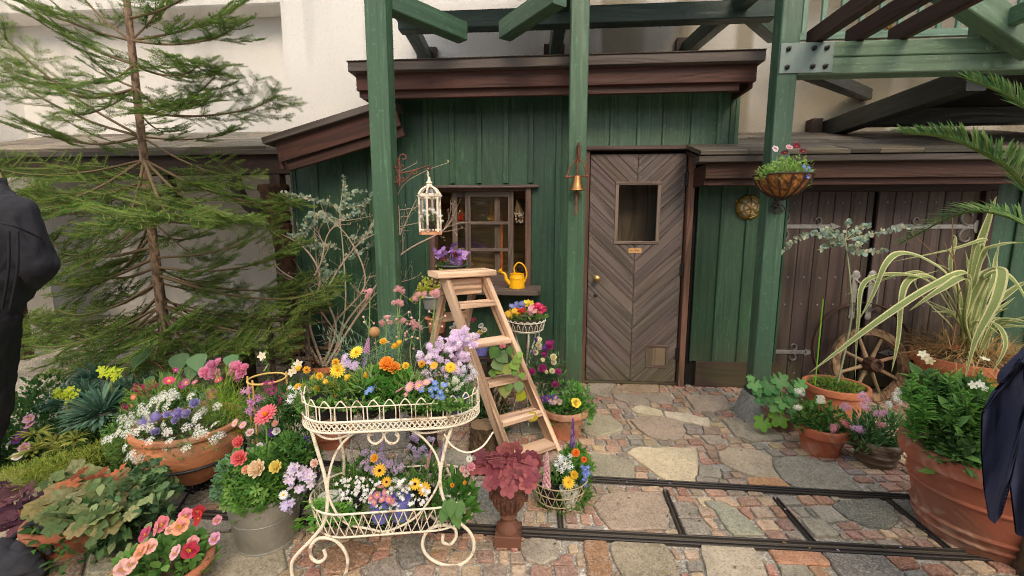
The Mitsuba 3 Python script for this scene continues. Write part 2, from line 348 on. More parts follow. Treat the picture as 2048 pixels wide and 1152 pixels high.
# ---- paving: measured flagstones, then setts in the space left
Zq = lambda o, s, pts: [(o[0]+x/s, o[1]+y/s) for x, y in pts]
zA = lambda pts: Zq((1000, 750), 2.866, pts)
zB = lambda pts: Zq((1348, 720), 2.667, pts)
GREY, SLATE, TAN, PALE, REDB, BRN = S(142, 132, 116), S(126, 119, 107), S(172, 156, 130), S(180, 166, 146), S(152, 98, 76), S(150, 118, 92)
flags = [
 (zA([(465,310),(500,265),(560,235),(640,250),(690,290),(695,320),(640,340),(560,358),(500,345)]), GREY),
 (zA([(755,270),(800,248),(930,250),(1030,280),(1060,330),(1020,375),(940,380),(860,360),(790,310)]), S(160,140,122)),
 (zA([(735,455),(780,430),(930,432),(1115,430),(1125,560),(1110,620),(1020,640),(960,620),(890,570),(810,510)]), TAN),
 (zA([(510,465),(600,470),(660,475),(755,510),(760,590),(750,640),(640,630),(545,625),(520,540)]), GREY),
 (zA([(755,205),(800,185),(920,215),(930,245),(860,235),(790,225)]), PALE), (zA([(945,220),(1050,230),(1190,262),(1190,305),(1100,280),(960,250)]), PALE),
 (zA([(660,85),(730,62),(900,60),(900,100),(800,105)]), S(148,128,108)), (zA([(650,115),(760,120),(850,155),(830,185),(740,170),(660,140)]), GREY),
 (zA([(785,128),(860,118),(970,120),(985,170),(900,168),(830,150)]), GREY), (zA([(1065,125),(1280,125),(1305,170),(1300,205),(1230,215),(1120,205)]), S(138,126,112)),
 (zA([(505,60),(660,58),(630,95),(600,130),(520,110)]), GREY),
 (zB([(260,325),(370,320),(480,370),(560,400),(575,430),(420,440),(330,410)]), GREY),
 (zB([(245,500),(290,480),(420,490),(515,525),(515,570),(555,635),(440,630),(320,590),(250,550)]), S(160,146,126)),
 (zB([(525,560),(600,530),(700,530),(860,575),(940,640),(1000,706),(830,700),(660,690),(580,640)]), SLATE),
 (zB([(400,645),(555,645),(610,690),(420,697)]), S(166,128,92)),
 (zB([(135,575),(235,590),(240,640),(140,625)]), SLATE), (zB([(120,632),(225,650),(220,692),(110,685)]), SLATE),
 (zB([(60,362),(138,362),(150,400),(80,405)]), SLATE), (zB([(142,365),(225,365),(240,405),(162,405)]), S(140,122,104)), (zB([(145,415),(240,410),(250,450),(190,455)]), GREY),
 (zA([(545,760),(600,700),(700,690),(920,690),(960,780),(945,890),(800,895),(640,890),(590,830)]), S(150,134,116)),
 (zA([(970,745),(1095,748),(1140,825),(1020,828)]), SLATE), (zA([(1025,835),(1140,832),(1195,890),(1190,920),(1075,922)]), SLATE),
 (zB([(175,770),(235,770),(330,810),(400,880),(470,940),(320,938),(260,870),(230,810)]), S(140,134,122)),
 (zB([(850,790),(900,765),(1090,757),(1165,800),(1180,860),(1120,905),(1050,895),(950,860)]), S(104,100,94)),
 (zB([(735,795),(830,795),(910,865),(800,870)]), GREY), (zB([(690,870),(790,872),(870,945),(760,950)]), GREY),
 (zB([(1170,757),(1420,757),(1440,880),(1340,920),(1290,860)]), S(96,94,90)),
 (zA([(115,985),(180,955),(310,962),(335,1000),(320,1060),(230,1090),(150,1060)]), GREY),
 (zA([(490,968),(600,968),(635,1170),(510,1170)]), S(140,104,80)),
 (zA([(640,985),(700,968),(920,972),(985,1060),(1025,1190),(740,1190),(660,1070)]), S(134,122,106)),
 (zB([(155,1008),(400,1003),(460,1100),(490,1180),(190,1180)]), S(150,138,120)),
 (zB([(505,1018),(760,1022),(820,1100),(560,1095)]), S(144,104,84)),
 (zB([(790,1035),(1060,1033),(1110,1060),(1230,1180),(910,1180)]), S(104,98,92)),
 (zB([(1100,1037),(1240,1037),(1300,1110),(1190,1120)]), S(140,100,80)),
 (zB([(560,1105),(690,1105),(740,1180),(590,1180)]), SLATE), (zB([(690,1105),(770,1110),(830,1180),(745,1180)]), BRN),
 ([(795,1085),(815,1077),(852,1077),(846,1128),(808,1138)], S(120,114,106)), ([(728,1145),(745,1132),(792,1120),(800,1160),(760,1180)], GREY),
 ([(640,1112),(700,1090),(745,1098),(735,1125),(690,1145),(650,1150)], S(128,100,80)),
 ([(596,985),(700,940),(800,950),(850,1010),(760,1030),(640,1030)], GREY), ([(830,900),(930,905),(960,955),(900,980),(820,960)], GREY),
 ([(930,1000),(985,965),(1045,985),(1040,1050),(960,1060)], SLATE), ([(1040,845),(1075,840),(1080,868),(1046,872)], SLATE),
 ([(420,1075),(560,1070),(570,1140),(480,1200),(380,1190)], S(132,120,106)), ([(60,1080),(180,1085),(150,1180),(20,1180)], S(126,110,94)),
 ([(250,1120),(330,1115),(330,1200),(210,1220)], GREY),
]
def jpoly(pts, n=3, a=.006):
    """Measured corners on the ground, edges broken a little."""
    q = np.array([gp(x, y)[:2] for x, y in pts]); out = []
    for i in range(len(q)):
        p0, p1 = q[i], q[(i+1) % len(q)]
        for k in range(n): out.append(p0 + (p1-p0)*k/n + (rng.uniform(-a, a, 2) if k else 0))
    pg = Polygon(out).buffer(0)
    return max(pg.geoms, key=lambda g: g.area) if hasattr(pg, 'geoms') else pg
def soften(pg, r): return pg.buffer(-r, join_style=1).buffer(r, join_style=1, quad_segs=2).simplify(.002)
GF = ((0, 0, 0), (1, 0, 0), (0, 1, 0), (0, 0, 1))
# the two iron rails and the cross bars of the trench covers
up0, up1 = gp(1100, 957)[:2], gp(1850, 1001)[:2]
lo0, lo1 = gp(1160, 1074)[:2], gp(1900, 1113)[:2]
ext = lambda a, b, s0, s1: (a + (b-a)*s0, a + (b-a)*s1)
upL, loL = ext(up0, up1, -.95, 1.5), ext(lo0, lo1, -1.35, 1.6)
from shapely.geometry import LineString
bars = [(gp(1117, 985), gp(1122, 1062)), (gp(1330, 985), gp(1366, 1078)), (gp(1550, 1000), gp(1626, 1088)), (gp(1778, 1005), gp(1900, 1105)), (gp(880, 960), gp(860, 1058)), (gp(640, 945), gp(590, 1045))]
zone = unary_union([LineString(upL).buffer(.030), LineString(loL).buffer(.033)] + [LineString([a[:2], b[:2]]).buffer(.016) for a, b in bars])
keep = []
for pts, col in flags:
    pg = soften(jpoly(pts).buffer(.008), .012).difference(zone)
    if hasattr(pg, 'geoms'): pg = max(pg.geoms, key=lambda g: g.area)
    for o_, _ in keep: pg = pg.difference(o_.buffer(.008))
    if hasattr(pg, 'geoms'): pg = max(pg.geoms, key=lambda g: g.area)
    keep.append((pg, col))
# larger broken flags behind the flowers on the left and at the far right (the photograph shows slivers of them)
def crazy(x0, x1, y0, y1, step, taken):
    from scipy.spatial import Voronoi
    xs = [(x + rng.uniform(-.32, .32)*step, y + rng.uniform(-.32, .32)*step) for x in np.arange(x0, x1, step) for y in np.arange(y0, y1, step)]
    vo = Voronoi(xs); out = []
    for reg in vo.point_region:
        rr = vo.regions[reg]
        if -1 in rr or not rr: continue
        pg = Polygon(vo.vertices[rr]).buffer(-.014).intersection(sbox(x0, y0, x1, y1)).difference(taken)
        if hasattr(pg, 'geoms'): pg = max(pg.geoms, key=lambda g: g.area) if len(pg.geoms) else Polygon()
        if not pg.is_empty and pg.area > .3*step*step: out.append(soften(pg, .015))
    return out
taken = unary_union([k[0].buffer(.014) for k in keep] + [zone])
xl = -.72
for pg in crazy(-3.4, xl, 2.35, 4.7, .36, taken): keep.append((pg, [GREY, TAN, S(150,136,120), SLATE, PALE][int(R(0, 5))]))
taken = unary_union([k[0].buffer(.014) for k in keep] + [zone])
for pg in crazy(-3.4, -1.42, .6, 2.34, .38, taken): keep.append((pg, [GREY, TAN, S(150,136,120), SLATE, PALE][int(R(0, 5))]))
taken = unary_union([k[0].buffer(.010) for k in keep] + [zone])
setts = []
SC = [S(152,120,102), S(148,128,110), S(158,134,112), S(138,110,96), S(132,120,107), S(164,142,118), S(146,108,94), S(128,122,112)]
ang0 = math.radians(4)
ca, sa = math.cos(ang0), math.sin(ang0)
y = .7
while y < 3.82:
    rh = R(.062, .088); x = -1.5 - R(0, .1)
    while x < 3.0:
        w = R(.055, .115)
        j = lambda: rng.uniform(-.007, .007)
        wv = .03*math.sin(x*2.1+y*1.3)
        q = [(x+.007+j(), y+.007+wv+j()), (x+w-.007+j(), y+.007+wv+j()), (x+w-.007+j(), y+rh-.007+wv+j()), (x+.007+j(), y+rh-.007+wv+j())]
        q = [(a*ca - b*sa, a*sa + b*ca) for a, b in q]
        pg = Polygon(q).difference(taken)
        for g in (pg.geoms if hasattr(pg, 'geoms') else [pg]):
            if g.geom_type == 'Polygon' and g.area > .0012 and g.minimum_rotated_rectangle.area > 0:
                g2 = soften(g, .006)
                if g2.geom_type == 'Polygon' and not g2.is_empty and g2.area > .001: setts.append((g2, SC[int(R(0, 7.99))]))
        x += w
    y += rh
def shown(pg):
    c = np.array(pg.centroid.coords[0]); q = np.array([c[0], c[1], 0]) - CAM
    z = q @ FW
    if z < .3: return 0
    px, py = 1024 + 900*(q@RT)/z, 576 - 900*(q@UP)/z
    return pg.area/z**3 if (-60 < px < 2110 and py < 1230 and (px > 560)) else 0
allst = [(pg, c, 'flagstone', 'stone', .017) for pg, c in keep if not pg.is_empty] 
rank = sorted(setts, key=lambda t: -shown(t[0]))
nflag = len(allst); cut = 292
rest = MB()
for i, (pg, c) in enumerate(rank):
    if i < cut: allst.append((pg, c, 'sett', 'brick', .013 + R(-.002, .003)))
    else: prism(rest, pg, GF, .012 + R(-.002, .003), jit(c, .18, .06)*1.12, .003)
for pg, c, nm, bs, d in allst:
    mb = MB(); prism(mb, pg, GF, d, jit(c, .14, .04)*1.18, .005 if nm == 'flagstone' else .003); 
    if mb.n: part(ground, nm, mb, bs)
part(ground, 'far_setts', rest, 'brick', kind='stuff')

# iron rails of the trench covers: three thin bars each over a dark bed
rail = thing('trench_cover_frame', 'dark iron frame strips of the trench covers set flush into the paving', 'frame')
IRON = S(56, 51, 49)
def strip(a, b, offs, nm):
    a, b = np.array([*a[:2], 0]), np.array([*b[:2], 0]); d = unit(b-a); nn = np.cross([0, 0, 1], d)
    for o, w, z, c in offs:
        mb = MB(); plank(mb, a + nn*o + V3(0, 0, z/2), b + nn*o + V3(0, 0, z/2), w, z, (0, 0, 1), c, .002); part(rail, nm, mb, 'black_iron')
BED = S(98, 88, 76)
strip(*upL, [(0, .056, .004, BED), (-.020, .010, .019, IRON), (.004, .006, .017, IRON*.8), (.021, .008, .018, IRON)], 'long_bar')
strip(*loL, [(0, .062, .004, BED), (-.025, .011, .019, IRON), (-.005, .006, .017, IRON*.8), (.027, .009, .018, IRON)], 'long_bar')
for a, b in bars: strip(a, b, [(0, .028, .005, BED), (-.009, .007, .018, IRON), (.009, .007, .018, IRON)], 'cross_bar')

# ---- pale stucco building behind
YS = 4.75
st = thing('stucco_building', 'tall pale cream rough stucco building wall behind the green cottage', 'building')
xc = at(570, 150, YS)[0]
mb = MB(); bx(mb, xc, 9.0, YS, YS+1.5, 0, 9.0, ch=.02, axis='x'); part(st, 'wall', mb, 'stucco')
zs = at(480, 10, YS)[2]
YN = 5.05
xl0 = at(34, 120, YN)[0]
zlow = at(300, 300, YN)[2]
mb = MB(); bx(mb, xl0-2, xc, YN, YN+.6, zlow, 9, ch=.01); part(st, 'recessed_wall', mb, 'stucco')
mb = MB(); bx(mb, xl0-3, xc+1.5, YN+1.1, YN+1.5, 0, zlow+.5, ch=.01); part(st, 'passage_wall', mb, 'stucco')  # wall set back so that the recess under the lean-to falls darker
mb = MB(); bx(mb, xl0-3, xc, YN+.605, YN+1.1, zlow, zlow+.06, S(64, 48, 42)); part(st, 'passage_ceiling', mb, 'wood')  # unseen ceiling added to keep light off the wall below
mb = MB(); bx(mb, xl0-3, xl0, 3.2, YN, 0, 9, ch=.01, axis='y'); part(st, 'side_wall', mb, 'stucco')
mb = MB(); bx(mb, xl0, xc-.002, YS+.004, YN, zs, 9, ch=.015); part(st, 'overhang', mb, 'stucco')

# ---- low shingled lean-to roof on the left
lean = thing('lean_to_shelter', 'low lean-to with a grey shingle roof over a dark brown beam, left of the cottage', 'shelter')
YE = 3.98
ze, zb = at(300, 303, YE)[2], at(300, 274, YN)[2]
xr = at(566, 300, YE)[0]
xl = at(-120, 300, YE)[0]
SH = S(116, 108, 98)
ncr = 5
for k in range(ncr):
    y0 = YE + (YN-YE)*k/ncr; y1 = y0 + (YN-YE)/ncr*1.35
    f = lambda y: ze + (zb-ze)*(y-YE)/(YN-YE)
    x = xl
    while x < xr:
        w = R(.25, .7)
        mb = MB(); plank(mb, (x+.002, (y0+y1)/2, (f(y0)+f(y1))/2+.012+k*.001+R(0, .004)), (min(x+w, xr)-.002, (y0+y1)/2, (f(y0)+f(y1))/2+.012+k*.001+R(0, .004)), y1-y0, .042, unit((0, -(zb-ze), YN-YE)), jit(SH, .3), .004)
        part(lean, 'shingle', mb, 'wood'); x += w
mb = MB(); plank(mb, (xl, (YE+YN)/2+.03, (ze+zb)/2-.02), (xr, (YE+YN)/2+.03, (ze+zb)/2-.02), (YN-YE)*1.06, .03, unit((0, -(zb-ze), YN-YE)), DKBROWN); part(lean, 'roof_deck', mb, 'wood')
hz = .09
mb = MB(); bx(mb, xl, xr, YE-.02, YE+.02, at(300, 312, YE)[2], ze+.005, S(74, 66, 62)); part(lean, 'drip_board', mb, 'wood')
zt, zbm = at(300, 311, YE+.06)[2], at(300, 350, YE+.06)[2]
mb = MB(); bx(mb, xl, xr+.12, YE+.04, YE+.16, zbm, zt, S(58, 40, 36)); part(lean, 'beam', mb, 'wood')
for pxs in (425, 560):
    x0 = at(pxs, 350, YE+.1)[0]
    mb = MB()
    for sgn in (-1,):
        arc = [V3(x0 + sgn*.42*(1-math.cos(t)), YE+.1, zbm - .40*(1-math.sin(t))) for t in np.linspace(.0, math.pi/2, 7)]
        arc = [V3(x0 + sgn*.45*math.sin(t), YE+.1, zbm - .42*math.cos(t)) for t in np.linspace(.05, math.pi/2-.05, 7)]
        for a, b in zip(arc[:-1], arc[1:]): plank(mb, a, b + (b-a)*.08, .09, .075, unit(np.cross(b-a, (0, 1, 0))), S(50, 36, 33))
    part(lean, 'arched_brace', mb, 'wood')
for pxs in (8, 562):
    x0 = at(pxs, 450, YE+.1)[0]
    mb = MB(); bx(mb, x0-.05, x0+.05, YE+.05, YE+.15, 0, zbm, S(62, 46, 40), axis='z'); part(lean, 'post', mb, 'wood')

# ================================================================== GREEN COTTAGE
cot = thing('green_cottage', 'small dark green board-and-batten cottage front with brown eaves, window and door', 'building')
def vboard(parent, nm, x0, x1, z0, z1, y, t=.02, col=GREEN, bs='green_paint'):
    mb = MB(); plank(mb, ((x0+x1)/2, y, z0), ((x0+x1)/2, y, z1), x1-x0, t, (0, -1, 0), jit(col, .14, .03), .004); return part(parent, nm, mb, bs)
zg = at(1440, 722, YW)[2]                 # top of the skirting board
zE = at(1100, 190, YW)[2] + .06           # wall top, in the shade of the eave
X = lambda px, py=400, Y=YW: float(at(px, py, Y)[0])
Zp = lambda px, py, Y=YW: float(at(px, py, Y)[2])
wx0, wx1, wz0, wz1 = X(872, 480), X(1062, 480), Zp(970, 572), Zp(970, 374)      # window opening
dx0, dx1, dz1 = X(1172, 400), X(1390, 400), Zp(1280, 301)                          # door frame
xR = X(1471, 250)
bat = [X(p, 250) for p in (760, 802, 851, 904, 958, 1012, 1062, 1118)]
def wall_run(edges, z0, z1, y, cut=None, tb=.02, wb=.046, parent=cot, gc=None):
    gc = GREEN if gc is None else gc
    for a, b in zip(edges[:-1], edges[1:]):
        spans = [(z0, z1)]
        if cut:
            cx0, cx1, cz0, cz1 = cut
            if b > cx0+.001 and a < cx1-.001:
                sp = []
                for aa, bb, za, zb_ in ((max(a, cx0), min(b, cx1), z0, cz0), (max(a, cx0), min(b, cx1), cz1, z1)):
                    if zb_ > za: vboard(parent, 'board', aa+.001, bb-.001, za, zb_, y)
                if a < cx0: vboard(parent, 'board', a+.001, cx0-.001, z0, z1, y)
                if b > cx1: vboard(parent, 'board', cx1+.001, b-.001, z0, z1, y)
                continue
        vboard(parent, 'board', a+.001, b-.001, z0, z1, y, col=gc)
    for a in edges:
        if cut and cut[0]-.02 < a < cut[1]+.02:
            vboard(parent, 'batten', a-wb/2, a+wb/2, cut[3]+.03, z1, y-.019, tb); vboard(parent, 'batten', a-wb/2, a+wb/2, z0, cut[2]-.05, y-.019, tb)
        else: vboard(parent, 'batten', a-wb/2, a+wb/2, z0, z1, y-.019, tb, col=gc)
xm = X(1172, 250)
wall_run(bat + [X(1150, 250)], .16, zE, YW, (wx0, wx1, wz0, wz1))
# right of the middle post, above the door
ur = [xm-.03] + [X(p, 250) for p in (1223, 1277, 1328, 1384, 1436)] + [xR]
wall_run(ur, dz1+.02, zE, YW, wb=.03, gc=S(72, 104, 82))  # lighter green: the sky sheen is put into these boards' colour
mb = MB(); bx(mb, xR-.05, xR+.0, YW-.022, YW+.03, dz1-.2, zE, GREEN, axis='z'); part(cot, 'corner_post', mb, 'green_paint')
mb = MB(); bx(mb, xR-.02, xR, YW+.03, YS, dz1-.3, zE+.05, GREEN); part(cot, 'side_wall', mb, 'green_paint')
# right of the door, under the lower eave
lr = [X(1390, 550)-.005, X(1434, 550), X(1484, 550), X(1560, 550)]
zL = Zp(1450, 360) + .02
wall_run(lr, zg, zL, YW, wb=.016)
mb = MB(); bx(mb, X(1389, 740), X(1556, 740), YW-.03, YW+.01, .004, zg, S(72, 56, 50)); part(cot, 'skirting_board', mb, 'wood')
mb = MB(); bx(mb, X(760, 740), X(1150, 740), YW-.03, YW+.01, .004, .16, S(64, 50, 45)); part(cot, 'skirting_board', mb, 'wood')
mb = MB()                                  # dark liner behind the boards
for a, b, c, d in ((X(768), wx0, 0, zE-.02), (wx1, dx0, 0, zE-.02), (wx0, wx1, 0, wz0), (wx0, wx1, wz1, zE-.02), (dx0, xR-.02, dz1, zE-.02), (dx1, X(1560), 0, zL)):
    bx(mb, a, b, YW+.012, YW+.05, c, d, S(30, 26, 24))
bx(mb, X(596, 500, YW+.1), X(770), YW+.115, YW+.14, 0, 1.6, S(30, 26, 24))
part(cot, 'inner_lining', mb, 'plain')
# left wing, under the raked eave
yw2 = YW + .10
rk0, rk1 = at(520, 286, YW-.25), at(790, 200, YW-.25)
rz = lambda x: rk0[2] + (rk1[2]-rk0[2])*(x-rk0[0])/(rk1[0]-rk0[0])
wb_ = [X(p, 420, yw2) for p in (593, 637, 686, 734, 775)]
for a, b in zip(wb_[:-1], wb_[1:]): vboard(cot, 'board', a+.001, b-.001, .16, rz(b)-.06, yw2)
for a in wb_: vboard(cot, 'batten', a-.02, a+.02, .16, rz(a)-.08, yw2-.016, .014)
mb = MB(); bx(mb, wb_[0]-.01, wb_[-1], yw2-.03, yw2+.01, .004, .16, S(64, 50, 45)); part(cot, 'skirting_board', mb, 'wood')
mb = MB(); bx(mb, wb_[0]-.02, wb_[0], yw2-.03, YS, .0, rz(wb_[0])-.06, GREEN*.9); part(cot, 'side_wall', mb, 'green_paint')
# eave boards: (name, left px, right px, top py, bottom py, front Y)
def eave(nm, p0, p1, yt, yb, Yf, back, col, bs='wood', pref=1100):
    mb = MB(); bx(mb, X(p0, (yt+yb)/2, Yf), X(p1, (yt+yb)/2, Yf), Yf, back, Zp(pref, yb, Yf), Zp(pref, yt, Yf), col, .003); return part(cot, nm, mb, bs)
EG = S(88, 80, 76)
eave('roof_edge', 695, 1531, 112, 132, YW-.42, YW+.35, EG)
eave('roof_covering', 692, 1533, 109.0, 111.5, YW-.43, YS, S(70, 60, 54))
eave('fascia_board', 712, 1513, 135, 172, YW-.36, YW-.325, BROWN)
eave('fascia_board', 724, 1478, 173, 190, YW-.325, YW-.29, BROWN*.95)
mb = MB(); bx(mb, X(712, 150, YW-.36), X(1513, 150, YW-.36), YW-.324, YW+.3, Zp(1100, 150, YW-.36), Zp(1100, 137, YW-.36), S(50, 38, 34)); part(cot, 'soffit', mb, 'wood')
for nm, p0, p1, Yf in (('fascia_end', 712, 1513, YW-.36), ):
    for s, p in ((1, p0), (-1, p1)):
        x0 = X(p, 150, Yf); mb = MB(); bx(mb, x0 + s*.004, x0 + s*.03, YW-.322, YW+.25, Zp(1100, 186, YW-.32), Zp(1100, 136, YW-.36), BROWN*.8, axis='y'); part(cot, nm, mb, 'wood')
# raked eave of the wing
def rake(nm, a, b, thick, dep, off, yc, col):
    d = unit(b-a); nn = unit(V3(-d[2], 0, d[0])); 
    mb = MB(); plank(mb, a + nn*off + V3(0, yc, 0), b + nn*off + V3(0, yc, 0), dep, thick, nn, col, .003); part(cot, nm, mb, 'wood')
ra, rb = at(524, 276, YW-.30), at(782, 195, YW-.30)
dpx = .042
rake('raked_roof', ra, rb, .05, .75, -.025, .36, EG)
rake('raked_fascia', ra + (rb-ra)*.06, rb, .155, .035, -.128, .055, BROWN)
rake('raked_fascia', ra + (rb-ra)*.085, rb, .07, .035, -.242, .09, BROWN*.92)
mb = MB(); a = ra + (rb-ra)*.065
plank(mb, a + V3(.01, .08, -.05), a + V3(.04, .08, -.25), .03, .03, (0, -1, 0), BROWN*.8)
part(cot, 'rake_end', mb, 'wood')
# lower eave over the plank doors
YG = YW + .04
xg0, xg1 = X(1399, 318, YW-.36), X(2010, 318, YW-.36)
def eave2(nm, p0, x1, yt, yb, Yf, back, col, pref=1600):
    mb = MB(); bx(mb, X(p0, (yt+yb)/2, Yf), x1, Yf, back, Zp(pref, yb, Yf), Zp(pref, yt, Yf), col, .003); return part(cot, nm, mb, 'wood')
eave2('roof_edge', 1399, xg1+.9, 309, 322, YW-.40, YW-.25, EG*.8)
eave2('fascia_board', 1412, xg1+.87, 324, 356, YW-.34, YW-.305, BROWN*.85)
eave2('fascia_board', 1416, xg1+.84, 357, 370, YW-.305, YW-.27, BROWN*.8)
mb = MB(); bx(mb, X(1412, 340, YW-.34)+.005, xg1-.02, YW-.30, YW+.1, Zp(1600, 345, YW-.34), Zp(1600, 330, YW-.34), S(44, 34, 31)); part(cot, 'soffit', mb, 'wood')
x0 = X(1412, 340, YW-.34); mb = MB(); bx(mb, x0+.003, x0+.03, YW-.303, YW-.03, Zp(1600, 368, YW-.34), Zp(1600, 326, YW-.34), BROWN*.8, axis='y'); part(cot, 'fascia_end', mb, 'wood')
zr0, zr1 = Zp(1600, 308, YW-.42), float(at(1750, 268, YS)[2])
for k in range(8):
    f0 = k/8; y0 = YW-.42 + (YS-YW+.42)*f0; y1 = y0 + (YS-YW+.42)/8*1.4
    zz = lambda y: zr0 + (zr1-zr0)*(y-YW+.42)/(YS-YW+.42)
    x = X(1396, 318, YW-.36) if k < 3 else xR+.0
    while x < xg1+.95:
        w = R(.18, .5); xe = min(x+w, xg1+.95)
        mb = MB(); zc = (zz(y0)+zz(y1))/2 + .012 + R(0, .005)
        plank(mb, (x+.002, (y0+y1)/2, zc), (xe-.002, (y0+y1)/2, zc), y1-y0, .030, unit((0, -(zr1-zr0), YS-YW+.42)), jit(SH*.7, .35), .004)
        part(cot, 'shingle', mb, 'wood'); x += w
mb = MB(); plank(mb, (X(1396, 318, YW-.36)+.01, (YW-.4+YS)/2, (zr0+zr1)/2-.03), (xg1+.95, (YW-.4+YS)/2, (zr0+zr1)/2-.03), YS-YW+.36, .03, unit((0, -(zr1-zr0), YS-YW+.42)), S(50, 40, 36)); part(cot, 'roof_deck', mb, 'wood')

# ---- chevron door
DW = S(102, 91, 88)
door = 'green_cottage__door'
DY = YW - .005
ex0, ex1 = X(1180, 500, DY), X(1371, 500, DY)
ex0, ex1 = X(1181, 320, DY), X(1374, 320, DY)
ez0, ez1 = .035, Zp(1280, 308, DY)
exm = (ex0+ex1)/2
vx0, vx1, vz0, vz1 = X(1233, 430, DY), X(1316, 430, DY), Zp(1275, 485, DY), Zp(1275, 367, DY)
cx0, cx1, cz0, cz1 = X(1294, 712, DY), X(1333, 712, DY), Zp(1312, 732, DY), Zp(1312, 692, DY)
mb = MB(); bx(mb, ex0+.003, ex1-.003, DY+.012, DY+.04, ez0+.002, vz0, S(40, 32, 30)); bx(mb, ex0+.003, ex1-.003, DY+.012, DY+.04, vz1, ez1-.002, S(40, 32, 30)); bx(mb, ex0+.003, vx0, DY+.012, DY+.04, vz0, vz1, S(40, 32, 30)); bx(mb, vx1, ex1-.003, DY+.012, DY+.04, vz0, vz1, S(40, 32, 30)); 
_cnt[door] = 1; _a = mb.arrays(); scene[door] = mikit.ply(_a[:2], 'wood', uv=pack(_a[3], _a[2]))
DF = ((0, DY+.012, 0), (1, 0, 0), (0, 0, 1), (0, -1, 0))
wid = (ex1-ex0)/2
sp = .116
hole = unary_union([sbox(vx0, vz0, vx1, vz1), sbox(cx0, cz0, cx1, cz1)])
for side in (-1, 1):
    half = sbox(ex0+.002, ez0, exm-.0015, ez1) if side < 0 else sbox(exm+.0015, ez0, ex1-.002, ez1)
    half = half.difference(hole)
    ox = ex0 if side < 0 else ex1
    sl = .97
    for k in range(-1, 28):
        zt_ = ez0 - .1 + k*sp
        a = [(ox, zt_), (exm, zt_ - wid*sl), (exm, zt_ - wid*sl + sp-.0035), (ox, zt_ + sp-.0035)]
        pg = Polygon(a).intersection(half)
        for g in (pg.geoms if hasattr(pg, 'geoms') else [pg]):
            if g.geom_type == 'Polygon' and g.area > 2e-4:
                mb = MB(); prism(mb, g, DF, .014, jit(DW, .10, .03), .0025, (-side*1.0, -sl) if side > 0 else (1, -sl)); part(door, 'plank', mb, 'wood')
mb = MB()
for side in (-1, 1):
    ox = ex0+.022 if side < 0 else ex1-.022
    for k in range(-1, 28):
        for xx in (ox, exm + side*.02):
            zz = ez0 - .1 + k*sp + sp*.5 - abs(xx-(ex0 if side < 0 else ex1))*.97
            if ez0+.02 < zz < ez1-.02 and not hole.buffer(.03).contains(Polygon([(xx, zz), (xx+.001, zz), (xx, zz+.001)])):
                for dz in (-.022, .022): ball(mb, (xx, DY-.002, zz+dz), .0042, S(150, 138, 130), 0, (1, .5, 1))
part(door, 'nails', mb, 'black_iron', kind='stuff')
def frame4(parent, nm, x0, x1, z0, z1, w, y0, y1, col, bs='wood'):
    mb = MB()
    bx(mb, x0-w, x1+w, y0, y1, z1, z1+w, col); bx(mb, x0-w, x1+w, y0, y1, z0-w, z0, col)
    bx(mb, x0-w, x0, y0, y1, z0+.001, z1-.001, col, axis='z'); bx(mb, x1, x1+w, y0, y1, z0+.001, z1-.001, col, axis='z')
    return part(parent, nm, mb, bs)
frame4(door, 'pane_frame', vx0+.012, vx1-.012, vz0+.012, vz1-.012, .026, DY-.012, DY+.01, S(128, 112, 104))
mb = MB(); mb.add([(vx0, DY+.008, vz0), (vx1, DY+.008, vz0), (vx1, DY+.008, vz1), (vx0, DY+.008, vz1)], [(0, 1, 2, 3)]); part(door, 'pane', mb, 'old_glass')
frame4(door, 'flap_frame', cx0+.008, cx1-.008, cz0+.008, cz1-.008, .02, DY-.012, DY+.01, S(110, 94, 84))
mb = MB(); bx(mb, cx0+.009, cx1-.009, DY-.002, DY+.012, cz0+.009, cz1-.009, S(122, 106, 90), axis='z'); part(door, 'flap', mb, 'wood')
kp = at(1193, 557, DY-.02)
mb = MB(); lathe(mb, [(.0, -.002), (.026, -.002), (.026, .006), (.014, .010), (.013, .032), (.024, .040), (.030, .052), (.026, .064), (.012, .071), (0, .072)], (kp[0], DY, kp[2]), 24, S(168, 140, 92), axis=(0, -1, 0)); part(door, 'knob', mb, 'metal', True)
kp = at(1191, 591, DY-.01)
mb = MB(); lathe(mb, [(0, -.002), (.016, -.002), (.016, .008), (.011, .012), (.004, .012), (.004, .016), (0, .016)], (kp[0], DY, kp[2]), 20, S(40, 38, 36), axis=(0, -1, 0)); part(door, 'lock', mb, 'black_iron', True)
mb = MB(); px0, px1, pz0, pz1 = X(1257, 501, DY), X(1283, 501, DY), Zp(1270, 506, DY), Zp(1270, 496.5, DY)
prism(mb, sbox(px0, pz0, px1, pz1).buffer(-.004).buffer(.004, quad_segs=3), ((0, DY-.002, 0), (1, 0, 0), (0, 0, 1), (0, -1, 0)), .004, S(196, 152, 104), .001); plate = part(door, 'nameplate', mb, 'plastic')
tm = meshkit.text_mesh('NATIONAL', .014, .001, True); tv = np.array(tm.vertices); tw = tv[:, 0].max()
tv = np.stack([(tv[:, 0]/tw)*(px1-px0)*.78 + px0 + (px1-px0)*.11, DY-.006-tv[:, 2]*.6, tv[:, 1] + (pz0+pz1)/2 - .006], 1)
mb = MB(); mb.add(tv, np.array(tm.faces), S(120, 80, 52)); part(plate, 'lettering', mb, 'plastic')
